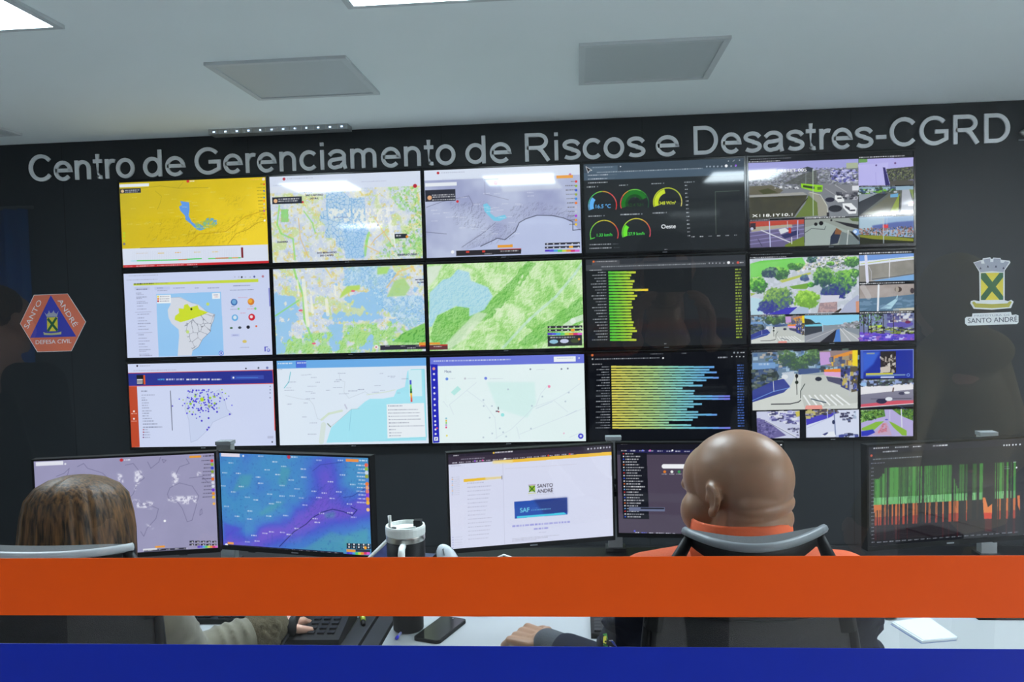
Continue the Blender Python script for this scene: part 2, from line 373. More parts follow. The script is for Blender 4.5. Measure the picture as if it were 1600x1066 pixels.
def S00():
    c = Cv(P00, (180, 270, 6.4), (222, 190, 30))
    f = c.n(160, 1, 3); X = np.linspace(0, 1, c.W)[None, :] + np.linspace(0, .6, c.H)[:, None]
    c.mix(np.ones((c.H, c.W)), c.ramp(np.clip(X * .8 + (f - .5) * .5, 0, 1), [(0, (204, 184, 42)), (.5, (224, 196, 30)), (1, (250, 218, 48))]))
    for i, (mk, sc) in enumerate([([(350, 480), (800, 450), (820, 720), (340, 720)], 26), ([(700, 620), (1500, 330), (1510, 480), (1120, 720), (720, 730)], 18), ([(1080, 220), (1300, 240), (1250, 340), (1100, 340)], 20)]):
        g = shade(c.n(sc, 30 + i, 4, gain=.65), 6); c.mix(c.mask(mk, 16) * np.clip((.45 - g) * 3, 0, 1), (176, 150, 26), .55)
    c.line([(720, 720), (840, 620), (1100, 590), (1290, 440), (1500, 370)], 7, (190, 145, 20), .6)
    c.line([(1120, 710), (1200, 610), (1310, 570), (1410, 500), (1500, 475)], 4, (150, 110, 20), .7)
    c.line([(90, 180), (300, 175), (470, 150), (650, 170), (930, 160)], 3, (130, 120, 30), .7)
    c.line([(420, 200), (480, 250), (470, 310), (440, 380)], 3, (130, 120, 30), .6); c.line([(640, 170), (690, 110)], 3, (130, 120, 30), .6)
    c.poly([(660, 295), (745, 308), (750, 370), (740, 440), (770, 500), (830, 540), (850, 570), (800, 560), (750, 510), (710, 480), (705, 440), (660, 390), (648, 350), (675, 335)], (102, 160, 240))
    c.crowd([(810, 520), (890, 490), (940, 450), (1010, 490), (1000, 540), (900, 560), (850, 585), (810, 570)], 90, 17, [(102, 170, 220), (130, 190, 150), (170, 190, 90), (215, 195, 50)], 3)
    for i in range(46):
        r = random.Random(i + 5); c.sq(r.uniform(100, 1350), r.uniform(150, 690), 50, 7, (240, 235, 190), .45)
    c.ur(0, .02, .205, .055, (235, 240, 250)); c.rc(82, 186, 205, 42, (44, 48, 62)); c.disc(108, 208, 15, (235, 200, 150)); c.sq(135, 196, 140, 9, WHT); c.sq(135, 212, 120, 9, WHT)
    c.disc(735, 100, 14, (214, 50, 50)); c.sq(752, 94, 50, 10, WHT); c.sq(1340, 70, 90, 10, (255, 190, 120)); c.disc(1468, 68, 14, (240, 220, 210))
    legend_list(c, 1474, 118, 33, 11); c.disc(1478, 478, 10, WHT)
    for y in (620, 650, 690, 725): c.disc(118, y, 12, (190, 220, 60) if y < 700 else (90, 100, 170), .8)
    c.poly([(98, 772), (1508, 716), (1516, 880), (105, 938)], (226, 232, 250))
    for i in range(60): c.line([(200 + i * 17, 800 - i * .68), (201 + i * 17, 905 - i * .68)], 1.5, (200, 205, 225), .6)
    c.sq(230, 815, 120, 6, (200, 160, 120), .5); c.sq(440, 808, 60, 10, (235, 190, 70), .8); c.sq(605, 800, 60, 10, (235, 170, 70), .8); c.sq(790, 795, 60, 10, (225, 190, 90), .6); c.sq(965, 790, 60, 10, (235, 200, 100), .8)
    c.line([(180, 892), (240, 890)], 6, (150, 220, 245)); c.line([(240, 890), (640, 876), (860, 862)], 9, (60, 215, 70)); c.line([(640, 875), (720, 872)], 8, (220, 130, 60)); c.line([(930, 862), (1240, 850)], 9, (80, 215, 70)); c.line([(1000, 858), (1120, 853)], 10, (210, 120, 60)); c.line([(1160, 852), (1215, 850)], 8, (240, 160, 60))
    c.rc(1246, 748, 20, 95, (130, 40, 50)); c.line([(270, 764), (1240, 724)], 3, (60, 60, 60))
    c.poly([(105, 934), (1518, 878), (1520, 908), (110, 962)], (206, 44, 52)); c.sq(230, 938, 180, 9, WHT, .9); c.sq(430, 930, 260, 9, WHT, .7); c.sq(720, 920, 100, 9, WHT, .7); c.sq(120, 944, 80, 7, (240, 190, 190), .6)
    return c
def S01():
    c = Cv(P01, (190, 420, 6.667), (214, 222, 250)); f = c.n(300, 3, 2); c.mix(f, (200, 210, 250), .5)
    c.poly([(148, 168), (1400, 108), (1402, 140), (150, 190)], (208, 224, 70)); c.sq(155, 166, 200, 12, (40, 40, 30)); c.sq(360, 158, 140, 8, (110, 110, 60), .6)
    c.sq(100, 84, 300, 9, (150, 155, 180), .5); c.sq(80, 128, 320, 9, (150, 155, 180), .5)
    for x in (1165, 1205, 1272, 1320): c.disc(x, 90, 8, (170, 175, 200), .6)
    c.disc(1235, 91, 9, (30, 30, 40)); c.disc(1362, 86, 10, (90, 100, 160)); c.disc(1448, 82, 12, (190, 130, 150))
    c.poly([(375, 275), (1025, 245), (1055, 905), (400, 925)], (160, 208, 250))
    c.mix(c.mask([(375, 275), (1025, 245), (1055, 905), (400, 925)]) * c.n(200, 9, 2), (140, 196, 250), .6)
    c.poly([(520, 310), (620, 305), (730, 365), (800, 380), (880, 455), (965, 480), (950, 550), (925, 600), (920, 660), (840, 740), (800, 820), (740, 860), (730, 910), (590, 915), (605, 700), (600, 640), (530, 580), (500, 520), (490, 440), (520, 380)], (220, 224, 236))
    c.poly([(600, 420), (650, 425), (655, 385), (690, 375), (715, 410), (790, 388), (805, 430), (895, 460), (840, 490), (690, 545), (620, 565), (560, 540), (565, 500), (605, 470)], (212, 228, 50))
    e = pad(worley_edges(c.W, c.H, 150, 4), c.H, c.W); c.mix((e < 2.2) * c.mask([(690, 550), (880, 460), (965, 480), (920, 660), (840, 740), (740, 860), (650, 620)]), (110, 115, 130), .6)
    c.line([(965, 480), (950, 550), (925, 600), (920, 660), (840, 740), (800, 820), (740, 860)], 3, (90, 90, 110), .7); c.line([(520, 310), (600, 305), (700, 345), (800, 385), (900, 460), (965, 485)], 3, (150, 150, 170), .6)
    c.disc(728, 428, 11, (50, 55, 20)); c.disc(690, 665, 16, (200, 225, 130)); c.disc(893, 375, 16, (200, 225, 120)); c.disc(835, 608, 5, (30, 30, 40))
    c.rc(382, 285, 140, 82, (245, 247, 252))
    for i, k in enumerate([(240, 220, 60), (240, 130, 50), (200, 40, 60)]): c.rc(386, 293 + i * 24, 18, 15, k); c.sq(412, 296 + i * 24, 95, 9, (120, 120, 140), .7)
    c.rc(935, 262, 80, 55, (245, 247, 252)); c.sq(950, 275, 45, 8, (110, 110, 150), .7); c.sq(960, 296, 40, 7, (180, 120, 140), .6)
    c.rc(160, 205, 155, 28, (198, 206, 240)); c.sq(178, 224, 110, 9, (90, 95, 130), .8); c.rc(358, 200, 155, 30, (196, 206, 244))
    for x, w in ((385, 60), (545, 120), (762, 40), (890, 120)): c.sq(x, 212 - x * .01, w, 8, (100, 105, 140), .7)
    c.sq(388, 236, 100, 8, (100, 105, 140), .6)
    for i, y in enumerate([262, 278, 304, 318, 350, 366, 396, 428, 482, 520, 550, 578, 608, 638, 695, 730, 760, 790, 820, 850, 866, 895, 910]):
        c.sq(175 + i * 1.5, y, 50 + (i * 29) % 80, 8, (120, 125, 160), .65)
    c.line([(165, 465), (325, 458)], 3, (150, 155, 190)); c.line([(180, 680), (335, 672)], 3, (150, 155, 190))
    c.sq(1150, 178, 170, 9, (110, 115, 150), .7); c.sq(1115, 224, 240, 9, (110, 115, 150), .7); c.sq(1200, 302, 90, 7, (230, 90, 110), .6); c.sq(1222, 462, 50, 7, (230, 90, 110), .6)
    c.disc(1158, 353, 33, (60, 110, 180)); c.disc(1158, 350, 22, (120, 175, 225)); c.disc(1328, 346, 33, (220, 130, 50)); c.disc(1320, 340, 20, (245, 180, 60))
    c.disc(1166, 515, 32, (110, 180, 235)); c.disc(1166, 512, 18, (220, 235, 250)); c.disc(1336, 508, 33, (214, 40, 60)); c.disc(1332, 504, 15, (245, 230, 235))
    for x, y in ((1130, 395), (1320, 392)): c.sq(x, y, 30, 6, (90, 95, 130), .6)
    c.sq(1120, 424, 80, 7, (120, 120, 160), .5); c.sq(1290, 418, 70, 7, (230, 110, 110), .6); c.disc(1203, 422, 10, (130, 210, 130)); c.disc(1372, 418, 12, (130, 210, 130))
    c.disc(1130, 622, 15, (70, 110, 70), ry=9); c.disc(1215, 618, 17, (70, 80, 90), ry=12); c.disc(1300, 612, 17, (30, 34, 44)); c.disc(1382, 602, 10, (230, 110, 80)); c.disc(1264, 762, 22, (222, 200, 110), ry=15)
    c.rc(1130, 684, 80, 26, (196, 206, 246)); c.sq(1145, 694, 50, 8, (90, 95, 150), .6); c.sq(1215, 822, 95, 6, (120, 125, 160), .6)
    c.disc(1027, 886, 24, (80, 110, 230)); c.disc(1027, 886, 17, (225, 235, 255)); c.rc(1020, 876, 14, 20, (60, 80, 200))
    c.rc(1465, 815, 10, 46, (50, 50, 190)); c.rc(1465, 815, 34, 8, (50, 50, 190)); c.disc(1505, 852, 17, (90, 100, 210), .8); c.disc(1503, 850, 9, (214, 222, 250)); c.line([(1510, 205), (1520, 390)], 7, (60, 60, 190))
    return c
def S02():
    c = Cv(P02, (180, 540, 4.324), (216, 224, 252)); c.mix(c.n(260, 7, 2), (206, 214, 250), .5)
    c.poly([(115, 192), (1050, 168), (1055, 256), (120, 276)], (42, 52, 150)); c.line([(112, 190), (1050, 166)], 4, (220, 70, 50)); c.line([(118, 277), (1054, 257)], 4, (230, 90, 70))
    c.poly([(118, 280), (172, 278), (192, 685), (138, 688)], (196, 74, 40)); c.line([(1050, 168), (1057, 260), (1068, 575)], 7, (230, 80, 70))
    c.rc(168, 203, 46, 58, (24, 24, 30)); c.rc(212, 203, 12, 58, (220, 90, 40)); c.rc(172, 230, 38, 8, WHT, .9); c.rc(172, 243, 38, 5, WHT, .7); c.rc(172, 252, 38, 7, WHT, .9)
    c.text('HOME', 304, 236, 9, (90, 190, 240), wfit=44)
    for x, w in ((358, 55), (422, 50), (488, 76), (577, 62), (650, 62)): c.sq(x, 226, w, 10, WHT, .9)
    c.rc(775, 206, 210, 24, (60, 80, 180)); c.disc(792, 218, 6, WHT); c.line([(812, 219), (952, 217)], 3, (90, 150, 235))
    c.disc(173, 141, 6, (40, 30, 50)); c.sq(188, 138, 70, 6, (150, 155, 180), .6); c.sq(150, 170, 280, 6, (160, 165, 190), .5); c.disc(873, 156, 5, (30, 30, 40)); c.disc(955, 152, 6, (90, 100, 120)); c.disc(1012, 151, 8, (120, 130, 190))
    for y, w in ((310, 40), (336, 85), (354, 26), (370, 36), (388, 44), (405, 38), (422, 44), (442, 60), (458, 44), (476, 40), (493, 60), (511, 70), (530, 95), (551, 125), (568, 30), (585, 40), (603, 44), (620, 42)):
        c.sq(200 + (y - 310) * .05, y - 3, w, 7, (90, 95, 125), .7 if y in (310, 551, 530) else .45)
        if y > 560: c.disc(215, y, 4, (180, 50, 70) if y < 600 else (120, 60, 120))
    c.line([(386, 308), (400, 573)], 3.5, (30, 30, 50))
    for a in ([(520, 290), (490, 350), (480, 430), (505, 500), (520, 655), (560, 640), (600, 600), (640, 560), (660, 520), (720, 490), (785, 465), (750, 430), (740, 380), (700, 300), (680, 310)],): c.line(a, 3, (170, 180, 215), .8); c.poly(a, (200, 212, 244), .5)
    r = random.Random(2)
    for i in range(150):
        x = r.gauss(600, 70); y = r.gauss(375, 48)
        if 300 < y < 500: c.disc(x, y, r.uniform(3.5, 5.5), r.choice([(70, 50, 220), (80, 70, 230), (100, 90, 240), (70, 50, 200)]) if r.random() < .85 else (170, 205, 70))
    for x, y in ((530, 304), (553, 305), (602, 303), (770, 466), (528, 466), (589, 510), (635, 555), (625, 570), (633, 492), (688, 450)): c.disc(x, y, 6, (72, 50, 210))
    c.disc(590, 366, 13, (190, 225, 40)); c.disc(642, 355, 8, (170, 215, 60)); c.disc(516, 395, 8, (150, 205, 60)); c.disc(545, 345, 7, (160, 210, 70)); c.disc(672, 392, 7, (170, 210, 80))
    for y in (277, 300, 322, 354): c.disc(1033, y, 5, (110, 115, 150), .6)
    for y in (445, 495): c.disc(154, y, 6, WHT, .9); c.sq(137, y + 13, 36, 5, WHT, .6)
    c.rc(1018, 615, 38, 16, (190, 195, 225)); c.disc(1050, 656, 5, (60, 60, 80))
    return c
def landmap(c, seed):
    W, H = c.W, c.H; f = c.n(26, seed, 4, gain=.6); g = c.n(60, seed + 1, 4)
    c.mix(np.ones((H, W)), c.ramp(f, [(0.2, (196, 210, 236)), (.45, (214, 224, 240)), (.6, (226, 232, 236)), (.8, (236, 238, 214))]))
    c.mix(np.clip((g - .56) * 9, 0, 1) * (f > .42), (206, 226, 150), .75); c.mix(np.clip((c.n(16, seed + 2, 3) - .62) * 8, 0, 1), (232, 214, 120), .7)
    c.mix((c.n(6, seed + 3, 2) > .72), (255, 255, 255), .5)
def S10():
    c = Cv(P10, (410, 260, 6.154), (214, 222, 244)); landmap(c, 11)
    gm = c.mask([(1180, 180), (1500, 180), (1525, 870), (1060, 880), (1160, 760), (1300, 640), (1440, 450), (1290, 400)], 8)
    c.mix(gm * np.clip((c.n(22, 14, 4, gain=.65) - .5) * 6, 0, 1), (160, 226, 120), .7); c.mix(gm * np.clip((.42 - c.n(8, 19, 3)) * 8, 0, 1), (110, 190, 90), .6)
    for P_, w in (([(150, 380), (130, 560), (170, 650), (280, 700), (300, 900)], 16), ([(380, 430), (460, 540), (490, 640)], 12), ([(1000, 640), (980, 720), (960, 860)], 26)): c.line(P_, w, (156, 228, 120), .75)
    c.rc(165, 415, 70, 120, (140, 222, 116), .8); c.mix(c.mask([(160, 410), (240, 410), (240, 540), (165, 540)]) * (c.n(8, 21, 2) > .55), (170, 205, 140), .8)
    blue = [(590, 245), (760, 240), (820, 300), (960, 290), (970, 560), (1000, 620), (960, 700), (940, 790), (960, 880), (780, 890), (770, 810), (690, 770), (680, 690), (590, 690), (580, 560), (530, 520), (540, 440), (590, 420)]
    m = c.mask(blue, 1); e = pad(worley_edges(c.W, c.H, 1100, 8), c.H, c.W)
    c.mix(m, (190, 218, 244), .85); c.mix(m * (e < 2.2), (136, 188, 232), .7); c.mix(c.mask([(750, 570), (1000, 600), (960, 700), (960, 890), (780, 890)], 6), (160, 205, 246), .5); c.mix(m * (e < 1.4), (110, 164, 222), .5)
    wm = c.mask([(600, 400), (1240, 400), (1240, 560), (940, 570), (620, 500)], 10); c.mix(wm * (c.n(14, 33, 2, ax=.7) > .5), (255, 253, 240), .75)
    for x, w, y0, y1 in ((835, 12, 300, 560), (960, 6, 400, 520), (600, 14, 350, 520)): c.line([(x, y0), (x + 6, y1)], w, (150, 195, 235), .7)  # upright streaks and pale glare reflected on the screen, painted into the map
    for P_ in ([(1050, 480), (1150, 640), (1250, 780)], [(960, 760), (1100, 830)], [(330, 500), (350, 700), (420, 860)], [(1020, 760), (1060, 700), (1180, 600)]): c.line(P_, 9, (240, 196, 120), .7)
    c.line([(1185, 400), (1230, 740)], 34, (250, 252, 255), .55); c.line([(1240, 640), (1255, 780)], 12, (255, 255, 255), .8)
    c.ur(0, 0, 1, .17, (222, 230, 250), .97); c.mix(c.mask([(60, 200), (640, 180), (640, 250), (60, 260)], 4), (228, 234, 248), .9)
    c.disc(192, 120, 14, (190, 50, 70)); c.sq(220, 112, 250, 9, (150, 155, 180), .5); c.sq(90, 180, 260, 9, (170, 175, 200), .5); c.sq(930, 134, 240, 8, (170, 175, 205), .6); c.disc(1453, 174, 19, (190, 40, 60))
    c.rc(82, 300, 288, 66, (44, 48, 62)); c.disc(114, 334, 19, (240, 190, 140)); c.sq(140, 312, 205, 11, WHT); c.sq(140, 332, 190, 11, WHT); c.disc(370, 342, 10, (210, 50, 70))
    c.sq(340, 246, 120, 9, (110, 110, 130), .7); c.text('SAO CAETANO', 395, 284, 16, (80, 80, 110), wfit=170); c.text('DO SUL', 438, 314, 15, (80, 80, 110), wfit=82); c.text('DIADEMA', 130, 738, 16, (80, 80, 110), wfit=108)
    c.text('SAO BERNARDO', 505, 842, 16, (80, 80, 110), wfit=190); c.text('DO CAMPO', 535, 868, 15, (80, 80, 110), wfit=130); c.text('RIBEIRAO PIRES', 1275, 862, 17, (80, 80, 110), wfit=190); c.sq(665, 486, 130, 10, (130, 130, 170), .6)
    c.rc(1250, 650, 118, 42, (40, 46, 56)); c.sq(1262, 662, 52, 13, WHT); c.disc(1370, 676, 13, ORA); c.disc(1088, 564, 10, (90, 100, 130), .8)
    return c
def S11():
    c = Cv(P11, (410, 405, 5.926), (214, 222, 244)); landmap(c, 41)
    f = c.n(44, 47, 5, gain=.62)
    wat = np.zeros_like(f)
    for P_, s_ in (([(85, 320), (300, 350), (320, 560), (260, 620), (200, 880), (110, 885), (95, 500)], 10), ([(700, 380), (900, 290), (1060, 280), (1100, 420), (1020, 520), (700, 370)], 8), ([(500, 540), (700, 600), (1100, 560), (1250, 620), (1240, 560), (1000, 520), (600, 500)], 8), ([(600, 640), (740, 600), (680, 870), (590, 870)], 8), ([(920, 740), (1010, 700), (1020, 800), (930, 860)], 6)): wat = np.maximum(wat, c.mask(P_, 45))
    land2 = c.mask([(640, 410), (1060, 380), (1080, 500), (820, 560), (560, 560)], 8); c.mix(land2 * (f > .42), (204, 226, 150), .6)
    sg = c.mask([(560, 640), (1230, 580), (1500, 880), (100, 885), (180, 760), (330, 700), (640, 680)], 6) * np.clip((f - .36) * 8, 0, 1); c.mix(sg, (176, 230, 140), .8)
    c.mix(sg * np.clip((.44 - shade(c.n(16, 48, 4, gain=.65), 5)) * 5, 0, 1), (120, 200, 90), .7)
    c.mix(np.clip((wat + (c.n(30, 52, 5, gain=.65) - .5) * 2.4 - .45) * 7, 0, 1), (158, 206, 246), .95)
    up = np.clip((c.mask([(760, 70), (1100, 60), (1240, 120), (1150, 240), (1130, 350), (1470, 330), (1490, 600), (1330, 650), (1230, 570), (1050, 420), (1000, 280), (830, 250), (720, 260)], 30) + (c.n(24, 53, 5, gain=.65) - .5) * 1.8 - .4) * 7, 0, 1)
    c.mix(up, (166, 212, 246), .75); c.mix(up * (np.abs(shade(c.n(18, 49, 4, gain=.6), 4) - .5) > .16), (110, 170, 226), .6); c.mix(up * (c.n(10, 50, 3) > .6), (214, 236, 250), .7)
    dg = c.mask([(1180, 780), (1290, 690), (1490, 600), (1500, 790)], 3); c.mix(dg, (130, 205, 100), .95); c.mix(dg * (shade(c.n(30, 51, 3), 6) < .42), (84, 166, 70), .8)
    gp = c.mask([(1040, 70), (1160, 60), (1130, 130), (1040, 140)], 5); c.mix(gp, (180, 230, 120), .9)
    gg = c.mask([(1200, 200), (1290, 170), (1350, 260), (1300, 340), (1130, 350)], 5); c.mix(gg, (176, 220, 140), .85)
    gy = c.mask([(710, 310), (760, 250), (880, 240), (880, 280), (780, 310), (690, 370)], 4); c.mix(gy, (190, 226, 100), .9)
    c.line([(275, 95), (295, 170), (360, 340), (370, 560), (450, 770)], 20, (150, 226, 110), .75); c.line([(320, 385), (110, 530)], 14, (150, 226, 130), .75); c.line([(820, 560), (850, 850)], 6, (180, 232, 120), .8)
    for x, y0, y1, w in ((305, 200, 340, 18), (360, 200, 620, 34), (430, 350, 500, 22), (570, 380, 520, 30), (645, 240, 340, 14)): c.line([(x, y0), (x + (y1 - y0) * .1, y1)], w, (255, 253, 235), .7)  # pale upright streaks: a window's reflection painted into the map colours
    c.line([(560, 80), (620, 170)], 12, (240, 220, 120), .8); c.line([(1130, 260), (1240, 110), (1380, 60)], 14, (244, 206, 140), .7); c.line([(1360, 60), (1390, 100)], 22, (242, 214, 130), .8)
    for x, y in ((815, 296), (337, 480), (458, 790)): c.disc(x, y, 19, (240, 110, 140), ry=9)
    c.rc(1068, 812, 440, 42, (50, 48, 64)); c.disc(1032, 827, 19, (250, 240, 245)); c.poly([(1026, 818), (1042, 828), (1026, 838)], (190, 60, 80)); c.ur(.955, .895, 1, .93, (240, 160, 60)); c.ur(.955, .93, 1, .945, (190, 60, 50))
    for x in (1115, 1260, 1400): c.sq(x, 816, 42, 7, WHT, .7)
    c.sq(1322, 834, 75, 9, WHT); c.text('RIO GRANDE', 1398, 192, 12, (70, 70, 100), wfit=100); c.text('DA SERRA', 1412, 218, 12, (70, 70, 100), wfit=80)
    return c
def S12():
    c = Cv(P12, (430, 540, 6.4), (232, 242, 255)); c.mix(c.n(200, 60, 2), (222, 236, 255), .6)
    c.ur(0, 0, 1, .095, (112, 178, 240)); c.ur(.13, .01, .2, .09, (80, 116, 226)); c.sq(15, 178, 145, 13, WHT, .8); c.sq(205, 172, 90, 12, WHT, .9)
    sea = [(1305, 265), (1320, 245), (1480, 240), (1500, 965), (500, 980), (545, 830), (640, 740), (745, 645), (800, 640), (880, 570), (930, 540), (1060, 540), (1170, 520), (1200, 450), (1280, 420)]
    c.poly(sea, (178, 238, 252)); c.mix(c.mask(sea) * c.n(260, 61, 2), (160, 230, 252), .7)
    c.ur(.88, .13, .965, .45, (228, 248, 255), .8); c.line([(1340, 245), (1475, 240), (1500, 935)], 5, (120, 224, 236)); c.line([(1020, 965), (1500, 935)], 5, (150, 226, 240))
    for P_ in ([(140, 270), (125, 370), (80, 430)],): c.line(P_, 7, (110, 200, 215))
    c.line([(90, 505), (240, 540), (330, 550), (370, 600), (410, 740), (470, 755)], 3, (170, 180, 195), .6); c.line([(620, 270), (630, 350), (680, 370), (670, 470), (720, 535), (880, 470), (930, 500)], 3, (176, 184, 198), .6); c.line([(540, 820), (640, 740), (745, 645), (825, 640)], 3, (160, 172, 172), .7); c.line([(450, 750), (520, 690), (650, 660)], 22, (214, 230, 205), .8); c.line([(470, 800), (450, 970)], 50, (216, 230, 214), .6); c.line([(745, 650), (725, 860)], 2, (120, 180, 210))
    c.line([(510, 790), (540, 822)], 10, (140, 160, 140)); c.line([(900, 500), (1100, 470), (1180, 450)], 10, (216, 230, 210), .6)
    r = random.Random(4)
    for i in range(50):
        x = r.uniform(60, 1250); y = r.uniform(250, 940)
        if y < 500 or x < 500 - (y - 500) * .2: c.sq(x, y, r.uniform(35, 100), 8, (150, 158, 185), .6)
    c.line([(680, 600), (700, 640)], 14, (190, 190, 215), .7); c.sq(20, 240, 40, 8, (150, 155, 170), .6)
    for i, k in enumerate([(70, 90, 210), (70, 90, 210), (130, 220, 110), (80, 200, 80), (40, 150, 50), (30, 90, 30), (250, 220, 70), (250, 170, 60), (244, 120, 80), (230, 90, 90)]): c.rc(1328 + i * 1.2, 352 + i * 22, 18, 22, k)
    c.poly([(1096, 596), (1475, 585), (1492, 930), (1108, 940)], (242, 248, 255))
    for i, (y, w) in enumerate(((610, 125), (650, 280), (682, 300), (715, 290), (748, 310), (782, 190), (815, 340), (850, 60), (882, 120), (912, 110))): c.sq(1130, y, w, 8, (120, 125, 150), .7); c.disc(1118 + i * 1.5, y + 4, 6, (110, 120, 150), .7)
    return c
def S20():
    c = Cv(P20, (540, 240, 3.3316), (176, 184, 214)); f = c.n(150, 71, 4); c.mix(np.ones_like(f), c.ramp(f, [(.25, (160, 166, 206)), (.75, (196, 204, 232))]))
    c.poly([(700, 472), (790, 430), (830, 440), (890, 390), (910, 345), (1000, 310), (1130, 320), (1185, 350), (1235, 400), (1240, 515), (600, 530), (640, 490)], (196, 206, 240), .85)
    for i, (mk, sc) in enumerate([([(600, 480), (760, 350), (900, 370), (880, 430), (700, 480)], 14), ([(850, 270), (1000, 240), (1200, 290), (1200, 340), (1000, 300), (880, 350)], 14), ([(540, 240), (740, 240), (720, 400), (560, 360)], 16)]):
        g = shade(c.n(sc, 75 + i, 4, gain=.65), 5); c.mix(c.mask(mk, 10) * np.clip((.43 - g) * 4, 0, 1), (120, 122, 150), .5)
    c.line([(700, 475), (790, 432), (830, 440), (885, 395), (905, 350), (940, 330), (1000, 311), (1080, 312), (1140, 325), (1190, 345), (1190, 390), (1230, 385)], 4, (80, 82, 105)); c.line([(600, 480), (720, 400), (780, 350)], 3, (110, 110, 140), .7)
    c.line([(415, 270), (500, 240), (640, 210), (660, 250), (650, 300)], 2.5, (110, 112, 140), .8); c.line([(412, 400), (520, 410)], 3, (110, 112, 140), .8); c.line([(725, 135), (725, 200), (850, 230)], 2, (120, 120, 150), .7)
    c.poly([(715, 255), (735, 248), (755, 270), (752, 300), (780, 322), (830, 308), (840, 325), (800, 342), (770, 340), (740, 310), (722, 290)], (130, 208, 240))
    r = random.Random(7)
    for i in range(34): c.sq(r.uniform(420, 960), r.uniform(180, 420), 34, 4, (235, 238, 250), .7)
    c.ur(0, 0, 1, .115, (226, 234, 252)); c.disc(479, 91, 7, (196, 50, 60)); c.sq(495, 88, 125, 5, (150, 155, 180), .5); c.sq(500, 122, 500, 3, (170, 175, 205), .4); c.disc(1175, 98, 7, (200, 130, 180))
    c.ur(.005, .145, .21, .185, (240, 244, 252)); c.ur(.003, .225, .2, .355, (48, 50, 62)); c.disc(433, 220, 12, (235, 175, 130)); c.sq(446, 204, 118, 6, WHT); c.sq(450, 214, 122, 6, WHT); c.sq(446, 229, 125, 6, WHT, .8); c.disc(580, 239, 7, (215, 50, 60))
    c.ur(.39, .122, .48, .135, (60, 60, 70)); c.disc(782, 141, 11, (215, 60, 60)); c.ur(.85, .115, .955, .15, (244, 170, 80)); legend_list(c, 1207, 134, 22.5, 11, .8)
    c.mix(c.mask([(800, 135), (1100, 125), (1140, 170), (820, 190)], 14), (225, 232, 245), .6)  # soft pale patch: ceiling light's reflection painted into the picture
    c.poly([(570, 498), (915, 487), (915, 514), (570, 526)], (46, 44, 50)); c.poly([(790, 468), (870, 465), (870, 480), (790, 483)], (240, 165, 60)); c.poly([(800, 490), (915, 486), (915, 490), (800, 494)], (205, 55, 55)); c.rc(622, 500, 18, 10, (220, 70, 60)); c.rc(708, 497, 16, 10, (220, 70, 60)); c.sq(805, 498, 95, 6, WHT); c.disc(551, 505, 9, WHT); c.sq(720, 513, 40, 4, WHT, .7)
    for i, y in enumerate((455, 474)): c.rc(1042, y + 3, 182, 10, (50, 50, 62)); [c.disc(1055 + k * 33, y + 7, 4, WHT, .8) for k in range(6)]
    c.rc(1170, 472, 20, 12, (245, 180, 60)); grad(c, 1042, 493, 182, 11)
    return c
def grad(c, x, y, w, h):
    cs = [(90, 60, 200), (90, 90, 230), (80, 170, 230), (90, 210, 110), (210, 220, 70), (240, 150, 60), (220, 60, 120), (230, 100, 210)]
    for i, k in enumerate(cs): c.rc(x + i * w / 8, y, w / 8 + 1, h, k)
